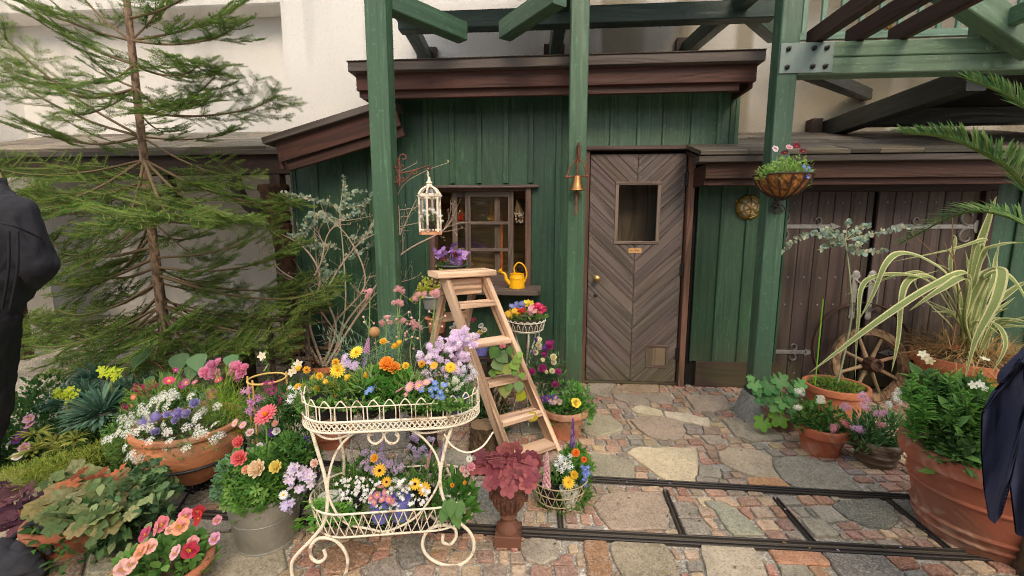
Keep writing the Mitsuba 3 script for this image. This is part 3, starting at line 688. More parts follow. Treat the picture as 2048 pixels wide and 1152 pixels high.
for py in (358, 540, 708):
    q = at({358: 1374, 540: 1365, 708: 1357}[py], py, DY-.02)
    mb = MB(); tube(mb, [(ex1+.005, DY-.018, q[2]-.055), (ex1+.005, DY-.018, q[2]+.055)], .009, 8, S(34, 32, 32)); bx(mb, ex1-.012, ex1+.02, DY-.014, DY-.004, q[2]-.05, q[2]+.05, S(38, 35, 34)); part(door, 'hinge', mb, 'black_iron')
FB = S(110, 80, 68)
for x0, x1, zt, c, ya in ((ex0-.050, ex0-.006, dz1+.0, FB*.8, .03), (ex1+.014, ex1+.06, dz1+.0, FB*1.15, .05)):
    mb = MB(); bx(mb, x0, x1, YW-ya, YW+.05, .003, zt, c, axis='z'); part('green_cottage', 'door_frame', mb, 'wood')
mb = MB(); bx(mb, ex0-.06, ex1+.09, YW-.06, YW+.05, dz1+.001, dz1+.03, S(92, 76, 72)); part(cot, 'door_head', mb, 'wood')
mb = MB(); bx(mb, ex0-.05, ex1+.06, YW-.03, YW+.05, .016, .034, S(80, 68, 60)); part(cot, 'door_sill', mb, 'wood')
mb = MB(); bx(mb, ex0-.06, ex1+.03, YW+.32, YW+.34, 0, 2.1, S(96, 82, 64), axis='z'); bx(mb, ex0-.06, ex0-.04, YW+.06, YW+.32, 0, 2.1, S(60, 50, 40)); bx(mb, ex1+.02, ex1+.04, YW+.06, YW+.32, 0, 2.1, S(60, 50, 40)); part(cot, 'hall_lining', mb, 'wood')

# ---- window
win = fresh('green_cottage__window')
WF = S(104, 78, 70)
mb = MB()
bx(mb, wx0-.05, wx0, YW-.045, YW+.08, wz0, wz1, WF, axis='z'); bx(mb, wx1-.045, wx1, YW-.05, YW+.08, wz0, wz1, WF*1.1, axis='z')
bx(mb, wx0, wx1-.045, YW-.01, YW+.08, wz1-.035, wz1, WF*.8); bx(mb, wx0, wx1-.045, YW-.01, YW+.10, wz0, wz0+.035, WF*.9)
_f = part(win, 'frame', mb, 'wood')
mb = MB(); bx(mb, X(843, 372, YW-.07), X(1077, 372, YW-.07), YW-.08, YW+.01, Zp(960, 375.5, YW-.07), Zp(960, 370, YW-.07), S(100, 84, 80)); part(win, 'head_moulding', mb, 'wood')
def sash(x0, x1, z0, z1, y, st=.045):
    mb = MB()
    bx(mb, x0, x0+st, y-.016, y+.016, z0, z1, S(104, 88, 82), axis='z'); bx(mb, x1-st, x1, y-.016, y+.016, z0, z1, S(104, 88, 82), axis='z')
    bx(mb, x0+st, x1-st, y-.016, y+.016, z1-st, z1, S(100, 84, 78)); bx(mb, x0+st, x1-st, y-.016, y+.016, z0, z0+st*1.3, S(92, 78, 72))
    h = (z1-z0-2.3*st-.05)/3
    zz = z0+1.3*st
    for k in range(2): zz += h; bx(mb, x0+st, x1-st, y-.013, y+.013, zz, zz+.025, S(108, 92, 84)); zz += .025
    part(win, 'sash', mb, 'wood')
    zz = z0+1.3*st
    for k in range(3):
        mb = MB(); mb.add([(x0+st, y, zz), (x1-st, y, zz), (x1-st, y, zz+h), (x0+st, y, zz+h)], [(0, 1, 2, 3)]); part(win, 'pane', mb, 'old_glass'); zz += h+.025
zs0, zs1 = wz0+.035, wz1-.036
sash(X(931, 450, YW+.02), X(1027, 450, YW+.02), zs0, zs1, YW+.02)
sash(X(905, 450, YW+.06), X(1000, 450, YW+.06), zs0, zs1, YW+.062)
# sill shelf with two brackets
YSh = YW-.36
sx0, sx1 = X(868, 580, YSh), X(1081, 580, YSh)
zsh = Zp(980, 581, YSh) + .0
SF = ((0, 0, zsh-.035), (1, 0, 0), (0, 1, 0), (0, 0, 1))
mb = MB(); prism(mb, Polygon([(sx0, YSh), (sx1-.03, YSh), (sx1, YSh+.03), (sx1, YW-.03), (sx0, YW-.03)]), SF, .035, S(100, 86, 80), .003); part(win, 'sill_shelf', mb, 'wood')
for pxx in (902, 1060):
    x0 = X(pxx, 600, YW-.2); mb = MB(); bx(mb, x0-.018, x0+.018, YW-.30, YW-.026, zsh-.10, zsh-.036, S(66, 50, 44), axis='y'); plank(mb, (x0, YW-.04, zsh-.40), (x0, YW-.27, zsh-.10), .035, .035, (1, 0, 0), S(66, 50, 44)); part(win, 'bracket', mb, 'wood')
# room behind the window
mb = MB(); xa, xb = wx0-.35, wx1+.3
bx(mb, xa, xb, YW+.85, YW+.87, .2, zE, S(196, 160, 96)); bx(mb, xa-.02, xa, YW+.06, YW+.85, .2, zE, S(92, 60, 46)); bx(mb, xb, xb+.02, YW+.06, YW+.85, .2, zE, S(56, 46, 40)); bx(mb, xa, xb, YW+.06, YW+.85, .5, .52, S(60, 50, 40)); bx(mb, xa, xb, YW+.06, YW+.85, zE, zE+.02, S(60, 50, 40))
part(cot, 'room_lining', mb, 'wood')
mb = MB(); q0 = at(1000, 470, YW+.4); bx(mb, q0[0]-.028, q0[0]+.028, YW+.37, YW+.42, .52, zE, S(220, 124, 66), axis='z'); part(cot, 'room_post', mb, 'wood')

# ---- double plank doors under the lower eave
gar = fresh('green_cottage__carriage_door')
PD = S(82, 69, 64)
gx = [X(p, 560, YG) for p in (1524, 1556, 1588, 1620, 1652, 1683, 1715, 1737, 1769, 1801, 1833, 1865, 1897, 1934)]
gz1 = Zp(1700, 384, YG)
studz = [Zp(1700, p, YG) for p in (405, 556, 610, 748)]
gar2 = fresh('green_cottage__carriage_door')
for i, (a, b) in enumerate(zip(gx[:-1], gx[1:])):
    if i == 6: continue
    leaf_ = gar if i < 6 else gar2
    mb = MB(); plank(mb, ((a+b)/2, YG, .03), ((a+b)/2, YG, gz1), b-a-.004, .03, (0, -1, 0), jit(PD, .12, .04), .004); part(leaf_, 'plank', mb, 'wood')
    mb = MB()
    for z in studz: ball(mb, ((a+b)/2 + R(-.004, .004), YG-.016, z + R(-.004, .004)), .010, S(112, 108, 106), 1, (1, .6, 1))
    part(leaf_, 'stud_row', mb, 'black_iron', True)
mb = MB(); bx(mb, gx[6]+.004, gx[6]+.05, YG-.012, YG+.02, .03, gz1, PD*.7, axis='z'); part(gar, 'meeting_stile', mb, 'wood')
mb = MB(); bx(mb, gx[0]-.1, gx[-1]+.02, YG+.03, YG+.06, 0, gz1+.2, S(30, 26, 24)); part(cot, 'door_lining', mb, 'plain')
mb = MB(); bx(mb, gx[0]-.02, gx[-1]+.09, YG-.05, YG+.03, gz1+.002, gz1+.11, S(58, 46, 42)); part(cot, 'door_head', mb, 'wood')
mb = MB(); bx(mb, gx[-1]+.004, gx[-1]+.09, YG-.05, YG+.03, 0.003, gz1, S(62, 46, 42), axis='z'); part(cot, 'door_frame', mb, 'wood')
gr_ = [gx[-1]+.09 + k*.2 for k in range(7)]
wall_run(gr_, zg, zL, YG, wb=.02)
mb = MB(); bx(mb, gr_[0], gr_[-1], YG-.03, YG+.01, .003, zg, S(64, 50, 45)); part(cot, 'skirting_board', mb, 'wood')
HI = S(142, 140, 138)
def hinge(leaf_, x0, sgn, z, L, both=True):
    """Strap hinge with curled ends: x0 hanging side, sgn the way the strap runs."""
    yy = YG-.020; mb = MB()
    plank(mb, (x0, yy, z), (x0+sgn*L, yy, z), .034, .007, (0, -1, 0), HI, .002)
    FR = ((x0, yy+.0035, z), (sgn, 0, 0), (0, 0, 1), (0, -1, 0))
    prism(mb, Polygon([(L-.005, -.032), (L+.085, 0), (L-.005, .032), (L+.012, 0)]), FR, .007, HI, .001)
    prism(mb, Polygon([(-.005, -.02), (-.02, -.05), (-.055, -.05), (-.055, .05), (-.02, .05), (-.005, .02)]), FR, .006, HI, .001)
    for u0, s, rr in ((.045, 1, .066), (.045, -1, .066), (L-.10, 1, .036), (L-.10, -1, .036)):
        t = np.linspace(0, 4.6, 16); rad = rr*(1-.62*t/4.6)
        cxx, czz = u0, s*(.012+rr)
        pts = [(x0+sgn*(cxx + (-np.sin(tt))*rd*-1 if False else x0*0+cxx + math.sin(tt)*rd), yy, z + czz - s*math.cos(tt)*rd) for tt, rd in zip(t, rad)]
        pts = [(x0+sgn*(cxx + math.sin(tt)*rd), yy-.004, z + czz - s*math.cos(tt)*rd) for tt, rd in zip(t, rad)]
        tube(mb, pts, np.linspace(.013, .009, 16)*(rr/.05)**.5, 6, HI, flat=.5)
    for k in range(5): ball(mb, (x0+sgn*(.02+k*(L-.06)/4), yy-.004, z), .006, HI*.7, 0)
    part(leaf_, 'strap_hinge', mb, 'black_iron')
hinge(gar, gx[0]+.06, 1, Zp(1700, 453, YG), .42); hinge(gar, gx[0]+.04, 1, Zp(1600, 703, YG), .34)
hinge(gar2, gx[-1]-.03, -1, Zp(1700, 453, YG)+.0, .52); hinge(gar2, gx[-1]-.03, -1, Zp(1700, 703, YG)+.0, .5)
for pxx, lf in ((1705, gar), (1738, gar2)):
    x0 = X(pxx, 580, YG); z1_, z0_ = Zp(1720, 552, YG), Zp(1720, 628, YG)
    mb = MB(); bx(mb, x0-.022, x0+.022, YG-.024, YG-.016, z0_, z1_, HI*1.1, axis='z')
    ball(mb, (x0, YG-.02, z1_+.02), .03, HI*1.1, 1, (1, .35, 1)); ball(mb, (x0-.02, YG-.02, z1_+.0), .018, HI, 1, (1, .35, 1)); ball(mb, (x0+.02, YG-.02, z1_), .018, HI, 1, (1, .35, 1)); ball(mb, (x0, YG-.02, z0_-.02), .026, HI, 1, (1, .35, 1))
    tube(mb, [(x0, YG-.024, z1_-.03), (x0+.035, YG-.05, z1_-.06), (x0+.035, YG-.05, z0_+.06), (x0, YG-.024, z0_+.03)], .008, 6, HI*.8)
    part(lf, 'latch', mb, 'black_iron')

# ================================================================== TIMBER DECK FRAME
dk = thing('timber_deck_frame', 'green painted timber deck frame of tall posts, beams and braces in front of the cottage', 'frame')
DG = S(64, 95, 73)
YP = 3.12
ztop = 3.3
DKG = S(54, 74, 62)
def tim(nm, a, b, w, t, up=(0, 0, 1), col=DG, parent=dk, ch=.006):
    mb = MB(); plank(mb, a, b, w, t, up, jit(col, .05, .02), ch); return part(parent, nm, mb, 'green_paint')
posts = [(X(768, 300, YP-.35), YP-.35, .125), (X(1153, 400, YP), YP+.05, .118), (X(1561, 300, YP), YP+.05, .118)]
for x, y, w in posts:
    tim('post', (x, y, .21), (x, y, ztop), w, w, (0, 1, 0))
    # granite plinth
    mb = MB(); b0, t0, hz_ = w/2+.055, w/2+.012, .20
    c = V3(x, y, 0); q = [(-1, -1), (1, -1), (1, 1), (-1, 1)]
    for i in range(4):
        a_, b_ = q[i], q[(i+1) % 4]
        mb.add([c+V3(a_[0]*b0, a_[1]*b0, 0), c+V3(b_[0]*b0, b_[1]*b0, 0), c+V3(b_[0]*t0, b_[1]*t0, hz_), c+V3(a_[0]*t0, a_[1]*t0, hz_)], [(0, 1, 2, 3)], S(138, 138, 134))
    mb.add([c+V3(a_[0]*t0, a_[1]*t0, hz_) for a_ in q], [(0, 1, 2, 3)], S(138, 138, 134)); part(dk, 'granite_plinth', mb, 'stone')
    mb = MB(); bx(mb, x-w/2-.006, x+w/2+.006, y-w/2-.006, y+w/2+.006, hz_+.001, hz_+.03, S(50, 58, 54)); part(dk, 'post_shoe', mb, 'black_iron')
PX, PY, PW = posts[2]
# the big double beam to the right with its bolted plate
yb_ = PY - .002
bz1, bz0 = Zp(1650, 84, YP), Zp(1650, 150, YP); bzm = (bz0+bz1)/2 + .004
BG = S(92, 119, 97)
tim('beam', (PX+PW/2+.002, yb_, (bzm+bz1)/2+.002), (PX+2.6, yb_, (bzm+bz1)/2+.002), .115, bz1-bzm-.003, col=BG); tim('beam', (PX+PW/2+.002, yb_, (bzm+bz0)/2), (PX+2.6, yb_, (bzm+bz0)/2), .119, bzm-bz0-.003, col=BG)
mb = MB(); ypl = PY-PW/2-.009
plx0, plx1 = PX-PW/2+.004, PX+PW/2+.20; plz0, plz1 = bz0+.01, bz1-.005
bx(mb, plx0, plx1, ypl, ypl+.008, plz0, plz1, S(112, 128, 126), .002); plt = part(dk, 'steel_plate', mb, 'zinc')
for u in (.14, .62, .86):
    for w_ in (.2, .8):
        mb = MB(); c = (plx0+(plx1-plx0)*u, ypl, plz0+(plz1-plz0)*w_); lathe(mb, [(0, .0), (.017, 0), (.017, .004), (.012, .005), (.012, .014), (0, .016)], c, 6, S(34, 36, 36), axis=(0, -1, 0)); tube(mb, [c, (c[0], ypl-.028, c[2])], .006, 8, S(28, 30, 30)); part(plt, 'bolt', mb, 'black_iron')
for px_, py_ in ((1995, 87), (2018, 86), (1988, 124), (2012, 123)):
    mb = MB(); q = at(px_, py_, YP-.06); ball(mb, (q[0], yb_-.058, q[2]), .022, BG, 2, (1, .25, 1)); part(dk, 'bolt_cover', mb, 'green_paint', True)
# high front beam over the posts and the deck above (out of frame, it shades the wall)
tim('beam', (posts[0][0]-.1, YP-.2, 3.40), (PX+2.6, YP-.2, 3.40), .13, .2, col=DG)
# horizontal beam behind the posts
YB = 3.75
zb0, zb1 = Zp(1250, 50, YB), Zp(1250, 14, YB)
tim('beam', (X(800, 40, YB), YB, (zb0+zb1)/2), (X(1545, 40, YB), YB, (zb0+zb1)/2), .11, zb1-zb0, col=DKG)
# horizontal corner braces in plan
def hb(pa, pb, ya, yb, w=.10, t=.12, col=S(62, 90, 72)):
    a = at(*pa, ya); zz = a[2]; d = ray(*pb); b = CAM + d*((zz-H)/d[2]); b = V3(b[0], b[1], zz)
    tim('angle_brace', (a[0], a[1], zz), (b[0], b[1], zz), w, t, col=col)
hb((775, 3), (925, 66), 2.85, 3.4); hb((1120, -12), (1010, 62), 2.85, 3.4); hb((1460, -10), (1548, 70), 3.7, 3.4, col=DKG)
# struts from the wall up to the front beam
for (pw, pf, xx) in (((855, 118), (775, -30), 0), ((1108, 112), (1132, -40), 1), ((1372, 100), (1530, -40), 2)):
    a = at(*pw, YS-.02); b = at(*pf, YP+.25)
    tim('strut', a, b, .105, .12, (1, 0, 0) if False else (0, -.7, .7), col=DKG)
    mb = MB(); bx(mb, a[0]-.10, a[0]+.10, YS-.06, YS-.002, a[2]-.13, a[2]+.10, S(70, 50, 44), axis='z'); part(dk, 'wall_bracket', mb, 'wood')
# joists on the right, from the wall out over the big beam
JB = S(58, 42, 38)
for px_ in (1632, 1712, 1800, 1965, 2120):
    q = at(px_, 78, YP); zz = bz1 + .052
    col = JB if px_ < 1900 else DG
    mb = MB(); plank(mb, (q[0]+.02, YP-.75, zz), (q[0]+.02, YP+.10, zz), .055, .10, (0, 0, 1), jit(col, .1), .005); part(dk, 'joist', mb, 'wood' if px_ < 1900 else 'green_paint')
# low diagonal beams and dark soffit behind the big beam
a = at(1648, 262, YS-.03); 
tim('low_joist', a, (a[0]+.02, YP+.06, a[2]+.02), .12, .15, col=S(38, 42, 40))
mb = MB(); bx(mb, a[0]-.16, a[0]-.065, YS-.12, YS-.002, a[2]-.12, a[2]+.10, S(70, 52, 46), axis='z'); part(dk, 'wall_bracket', mb, 'wood')
b2 = at(1745, 185, YS-.1)
tim('low_joist', (b2[0], YS-.02, b2[2]), at(1560, 120, YP+.1), .09, .10, col=S(38, 42, 40))
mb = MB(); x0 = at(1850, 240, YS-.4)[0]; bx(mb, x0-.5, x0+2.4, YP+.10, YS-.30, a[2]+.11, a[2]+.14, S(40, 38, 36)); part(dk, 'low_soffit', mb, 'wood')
tim('beam', (x0-.62, YS-.42, a[2]+.03), (x0+2.4, YS-.42, a[2]+.03), .10, .14, col=S(40, 44, 42))
# knee brace at top right with a green face
tim('strut', at(1840, -60, YP-.1), at(2075, 95, YP-.1), .11, .14, (0, 0, 1), col=BG)
# deck boards above the joists, left of the right post
for k in range(11):
    y = YP - .1 + k*.15
    mb = MB(); plank(mb, (posts[0][0]-.2, y, 3.53), (PX-.1, y, 3.53), .14, .03, (0, 0, 1), jit(DKBROWN, .1)); part(dk, 'deck_board', mb, 'wood')
# balcony railing behind, seen between the joists
rl = thing('balcony_railing', 'pale green picket railing high behind the joists at top right', 'railing')
yr = 4.35
z_r0, z_r1 = Zp(1750, 70, yr), Zp(1750, -60, yr)
for zz in (z_r0, z_r1+.2):
    mb = MB(); bx(mb, X(1600, 30, yr), X(2048, 30, yr)+.6, yr-.02, yr+.02, zz-.03, zz+.03, S(92, 124, 106)); part(rl, 'rail', mb, 'green_paint')
for k in range(17):
    x = X(1610, 30, yr) + k*.155; mb = MB(); bx(mb, x-.02, x+.02, yr-.014, yr+.014, z_r0+.031, z_r1+.169, S(92, 124, 106), axis='z'); part(rl, 'picket', mb, 'green_paint')

# unseen building added across the yard, to darken the window reflections
ob = thing('opposite_building', 'unseen brown plastered building added across the courtyard behind the camera', 'building')
mb = MB(); bx(mb, -9, 9, -6.6, -6.0, 0, 2.9, S(112, 100, 70), .02); part(ob, 'wall', mb, 'terracotta')
mb = MB(); plank(mb, (-9.2, -6.4, 3.1), (9.2, -6.4, 3.1), 1.6, .08, (0, .35, 1), S(84, 66, 56)); part(ob, 'roof', mb, 'wood')
for k in range(5):
    x = -6.5 + k*3.1
    frame4(ob, 'window_frame', x-.5, x+.5, 1.0, 2.4, .07, -6.02, -5.95, S(84, 66, 58)); mb = MB(); bx(mb, x-.5, x+.5, -6.01, -5.99, 1.0, 2.4, S(30, 32, 32)); part(ob, 'window', mb, 'enamel')

# fallen petals, bits of leaf and grit lying on the paving
lit = thing('fallen_petals', 'fallen petals, leaf bits and twigs scattered over the paving', 'litter', kind='stuff'); mb = MB()
for i in range(260):
    x, y = R(-1.2, 2.2), R(1.5, 3.7); a, s = R(0, 6.3), R(.004, .013); z = .019 + R(0, .003); ca_, sa_ = math.cos(a)*s, math.sin(a)*s
    mb.add([(x-ca_, y-sa_, z), (x+sa_*.5, y-ca_*.5, z+.003), (x+ca_, y+sa_, z+R(0, .003)), (x-sa_*.5, y+ca_*.5, z+.002)], [(0, 1, 2, 3)], [S(150, 120, 80), S(110, 90, 60), S(190, 170, 190), S(170, 150, 90), S(90, 100, 60)][int(R(0, 4.99))])
part(None, lit, mb, 'leaf')
# ================================================================== LAMPS, BELL, LANTERN
def cage_lamp(name, label, c, r, face, group=None):
    """Round bulkhead lamp: brass base ring, frosted bowl and cage; face = direction it looks."""
    k = thing(name, label, 'lamp', group); c = np.asarray(c, float)
    mb = MB(); lathe(mb, [(0, -.03), (r*1.0, -.03), (r*1.08, -.02), (r*1.08, .0), (r*.98, .012), (r*.8, .014)], c, 32, S(172, 142, 78), axis=face)
    for t in np.linspace(0, 2*np.pi, 4)[:-1]:
        M = frame_to(face); ball(mb, c + M @ V3(r*1.13*math.cos(t), r*1.13*math.sin(t), -.005), r*.13, S(172, 142, 78), 1)
    part(k, 'base', mb, 'metal', True)
    mb = MB(); lathe(mb, [(r*.84, .0)] + [(r*.84*math.cos(t), r*.75*math.sin(t)) for t in np.linspace(.05, math.pi/2, 9)], c, 28, S(214, 206, 190), axis=face); part(k, 'glass_bowl', mb, 'frosted', True)
    mb = MB(); M = frame_to(face)
    for t in (0, math.pi/3, 2*math.pi/3):
        tube(mb, [c + M @ V3(r*.95*math.cos(t)*math.cos(s), r*.95*math.sin(t)*math.cos(s), r*.85*math.sin(s)) for s in np.linspace(0, math.pi, 17)], .0065, 6, S(172, 142, 78))
    for s in (.45, .95):
        tube(mb, [c + M @ V3(r*.95*math.cos(t)*math.cos(s), r*.95*math.sin(t)*math.cos(s), r*.85*math.sin(s)) for t in np.linspace(0, 2*math.pi, 24, endpoint=False)], .0065, 6, S(172, 142, 78), closed=True)
    part(k, 'cage', mb, 'metal', True); return k
cage_lamp('bulkhead_lamp', 'round brass cage lamp on the green wall right of the door', at(1497, 415, YW-.02), .092, (-.12, -1, -.05))
cage_lamp('bulkhead_lamp', 'round cage lamp high up among the joists at top right', at(1757, 54, YS-.1), .10, (-.1, -1, -.2))
q = at(1757, 54, YS-.1); mb = MB(); tube(mb, [q + V3(0, .02, 0), (q[0], YS, q[2])], .05, 14, S(120, 110, 90)); part('bulkhead_lamp_001', 'mount', mb, 'metal', True)

ybf = YP + .05 - .06
bell = thing('door_bell', 'aged brass bell with rusty bracket and pull rod on the middle green post', 'bell')
RUST = S(122, 74, 52); c = at(1154, 368, ybf-.06); yb0 = c[1]
s_ = lambda px, py: at(px, py, yb0)
mb = MB(); rr = .052
lathe(mb, [(.0, .058), (.012, .058), (.024, .050), (.028, .030), (.031, .005), (.040, -.022), (.052, -.036), (.053, -.042), (.047, -.042), (.034, -.02), (.0, .03)], c, 32, S(164, 120, 78)); part(bell, 'bell_cup', mb, 'metal', True)
mb = MB(); tube(mb, [c + V3(0, 0, -.03), c + V3(0, 0, -.055)], .004, 6, RUST); ball(mb, c + V3(0, 0, -.06), .011, RUST, 1); tube(mb, [s_(1153, 388), s_(1152, 430)], .0075, 6, RUST); part(bell, 'clapper_rod', mb, 'rusty_iron', True)
mb = MB(); tube(mb, [s_(1132, 354), s_(1174, 352)], .0065, 6, RUST)
tube(mb, spline([s_(1134, 354), s_(1139, 338), s_(1149, 322), s_(1157, 317), s_(1166, 326), s_(1171, 340), s_(1172, 352)], 6), .005, 6, RUST)
for p in ((1133, 354), (1174, 352)): ball(mb, s_(*p), .011, RUST, 1)
tube(mb, [s_(1155, 355), s_(1155, 318)], .007, 6, RUST); part(bell, 'yoke', mb, 'rusty_iron', True)
mb = MB(); p0 = at(1157, 291, ybf-.012); p1 = at(1157, 318, yb0)
tube(mb, spline([p0 + V3(0, .01, -.07), p0 + V3(0, 0, -.03), p0, p0 + V3(0, -.03, .004), p1 + V3(0, -.006, .03), p1], 6), .011, 8, S(104, 66, 48), flat=.6); bx(mb, p0[0]-.014, p0[0]+.014, ybf-.008, ybf-.001, p0[2]-.10, p0[2]-.0, S(104, 66, 48), axis='z'); part(bell, 'wall_hook', mb, 'rusty_iron', True)

yl = YP - .36
lp = lambda px, py: at(px, py, yl)
br = thing('lantern_bracket', 'rusty scrolled iron bracket on the left green post', 'bracket')
mb = MB()
for pts, r in (([(799, 374), (799, 345), (798, 316)], .0075), ([(798, 318), (801, 311), (807, 309), (812, 313), (811, 318), (805, 319)], .005), ([(799, 347), (820, 343), (840, 337), (857, 332), (860, 335), (859, 340), (854, 339)], .0055),
               ([(800, 362), (806, 364), (812, 360), (825, 345), (830, 341), (834, 344), (832, 348), (826, 347)], .0045), ([(797, 345), (792, 338), (791, 328), (794, 320)], .004), ([(800, 340), (804, 330), (808, 334)], .004), ([(797, 350), (793, 356), (797, 364)], .004), ([(800, 357), (806, 356), (808, 360), (803, 364)], .004)):
    tube(mb, spline([lp(*p) for p in pts], 6), r, 6, S(112, 72, 58))
x0 = lp(797, 340)[0]; tube(mb, [lp(797, 335), (posts[0][0]+posts[0][2]/2, yl, lp(797, 335)[2])], .006, 6, S(112, 72, 58)); tube(mb, [lp(797, 365), (posts[0][0]+posts[0][2]/2, yl, lp(797, 365)[2])], .006, 6, S(112, 72, 58))
part(None, br, mb, 'rusty_iron', True)
lan = thing('hanging_lantern', 'whitewashed hexagonal metal lantern hanging from the scrolled bracket', 'lantern')
LW = S(226, 216, 198); lc = lp(861, 468); sc_ = np.linalg.norm(lp(862, 468)-lp(861, 468))
hx = lambda px_r, py, n=6, ph=math.pi/6: [V3(lc[0] + px_r*sc_*math.cos(2*math.pi*i/n+ph), yl + px_r*sc_*math.sin(2*math.pi*i/n+ph), lp(861, py)[2]) for i in range(n)]
def hexring(mb, r, py0, py1, th=3):
    z0, z1 = lp(861, py0)[2], lp(861, py1)[2]
    lathe(mb, [(r*sc_*.86, z1), (r*sc_, z1), (r*sc_, z0), (r*sc_*.86, z0), (r*sc_*.86, z1)], (lc[0], yl, 0), 6, LW)
mb = MB(); hexring(mb, 23, 395, 388); hexring(mb, 25, 393, 390); part(lan, 'upper_rim', mb, 'white_iron')
mb = MB(); z0, z1 = lp(861, 469)[2], lp(861, 463)[2]; lathe(mb, [(0, z0), (23*sc_, z0), (23*sc_, z1), (0, z1)], (lc[0], yl, 0), 6, S(206, 150, 110)); part(lan, 'base', mb, 'white_iron')
for i in range(6):
    a, b = hx(20.5, 464)[i], hx(20.5, 394)[i]; mb = MB(); tube(mb, [a, b], 2.2*sc_, 6, LW); part(lan, 'corner_bar', mb, 'white_iron')
mb = MB()
for i in range(6):
    a, b, t0 = hx(22, 389)[i], hx(15, 379)[i], hx(4, 372)[i]; tube(mb, spline([a, b, t0], 5), 1.9*sc_, 6, LW)
    for py in (396, 460):
        p, q = hx(20, py)[i], hx(20, py)[(i+1) % 6]
        for k in range(3):
            m = p + (q-p)*(k+.5)/3; ball(mb, m, 2.6*sc_, LW, 1, (1, 1, .9))
part(lan, 'dome_ribs', mb, 'white_iron')
mb = MB()
for i in range(6):
    A, B_ = [hx(21, 389), hx(14, 379), hx(4, 372)], None
    for k in range(2): mb.add([A[k][i], A[k][(i+1) % 6], A[k+1][(i+1) % 6], A[k+1][i]], [(0, 1, 2, 3)])
    a, b = hx(19, 463), hx(19, 394); mb.add([a[i], a[(i+1) % 6], b[(i+1) % 6], b[i]], [(0, 1, 2, 3)])
part(lan, 'glass_panes', mb, 'glass', kind='stuff')
mb = MB(); zt = lambda py: lp(861, py)[2]
lathe(mb, [(6*sc_, zt(374)), (7*sc_, zt(371)), (4*sc_, zt(368)), (6.5*sc_, zt(366)), (3*sc_, zt(361)), (2.2*sc_, zt(354)), (0, zt(353))], (lc[0], yl, 0), 14, LW); part(lan, 'finial', mb, 'white_iron', True)
mb = MB()
for k in range(4):
    cz = zt(352 - k*4.2); t = np.linspace(0, 2*np.pi, 10, endpoint=False)
    tube(mb, [V3(lc[0]-.006, yl, cz) + (V3(.006*math.cos(x), 0, .011*math.sin(x)) if k % 2 else V3(0, .006*math.cos(x), .011*math.sin(x))) for x in t], .0018, 5, LW, closed=True)
part(lan, 'chain', mb, 'white_iron', True)

# ================================================================== POTS
TER = S(184, 116, 86)
def pot(name, label, c, rt, rb, h, rim=.03, col=TER, bs='terracotta', group=None, cat='pot', soil=.03, th=.014, bands=(), wob=0.0, n=44, belly=0.0):
    k = thing(name, label, cat, group); c = np.asarray(c, float)
    pr = [(0, .002), (rb, .0), (rb, .004)]
    for f in bands:
        r = rb + (rt-rb)*f; pr += [(r-.002, h*f-.010), (r+.007, h*f-.007), (r+.010, h*f), (r+.007, h*f+.007), (r-.001, h*f+.010)]
    ro = rt + .010
    if belly: pr += [(rb+(rt-rb)*f + belly*(rt-rb)*math.sin(math.pi*f), h*f) for f in np.linspace(.06, .74, 12)]
    pr += [(rb+(rt-rb)*(h-rim)/h, h-rim), (ro, h-rim+.003), (ro+.003, h-rim*.5), (ro, h-.004), (rt-.004, h), (rt-th, h-.004), (rt-th-.004, h-rim-.01), (rt-th-.01, h-soil-.01)]
    mb = MB(); lathe(mb, pr, c, n, jit(col, .06, .02), 32, wob=wob); part(k, 'body', mb, bs, True)
    ri = rt-th-.004
    mb = MB(); v = [(0, 0, h-soil+.012)]; 
    for i in range(28): a = i*2*math.pi/28; v.append((ri*.5*math.cos(a), ri*.5*math.sin(a), h-soil+R(0, .014)))
    for i in range(28): a = i*2*math.pi/28; v.append((ri*math.cos(a), ri*math.sin(a), h-soil-.004))
    f = [(0, 1+i, 1+(i+1) % 28) for i in range(28)]
    for i in range(28): f += [(1+i, 29+i, 29+(i+1) % 28), (1+i, 29+(i+1) % 28, 1+(i+1) % 28)]
    mb.add(np.array(v)+c, f); part(k, 'soil', mb, 'soil', True); return k
def nursery(name, label, c, r, h, col, group=None):
    k = thing(name, label, 'pot', group); mb = MB()
    lathe(mb, [(0, .001), (r*.72, 0), (r*.94, h-.012), (r*1.0, h-.011), (r, h), (r*.93, h), (r*.9, h-.02), (0, h-.02)], c, 22, col); part(None, k, mb, 'plastic', True); return k

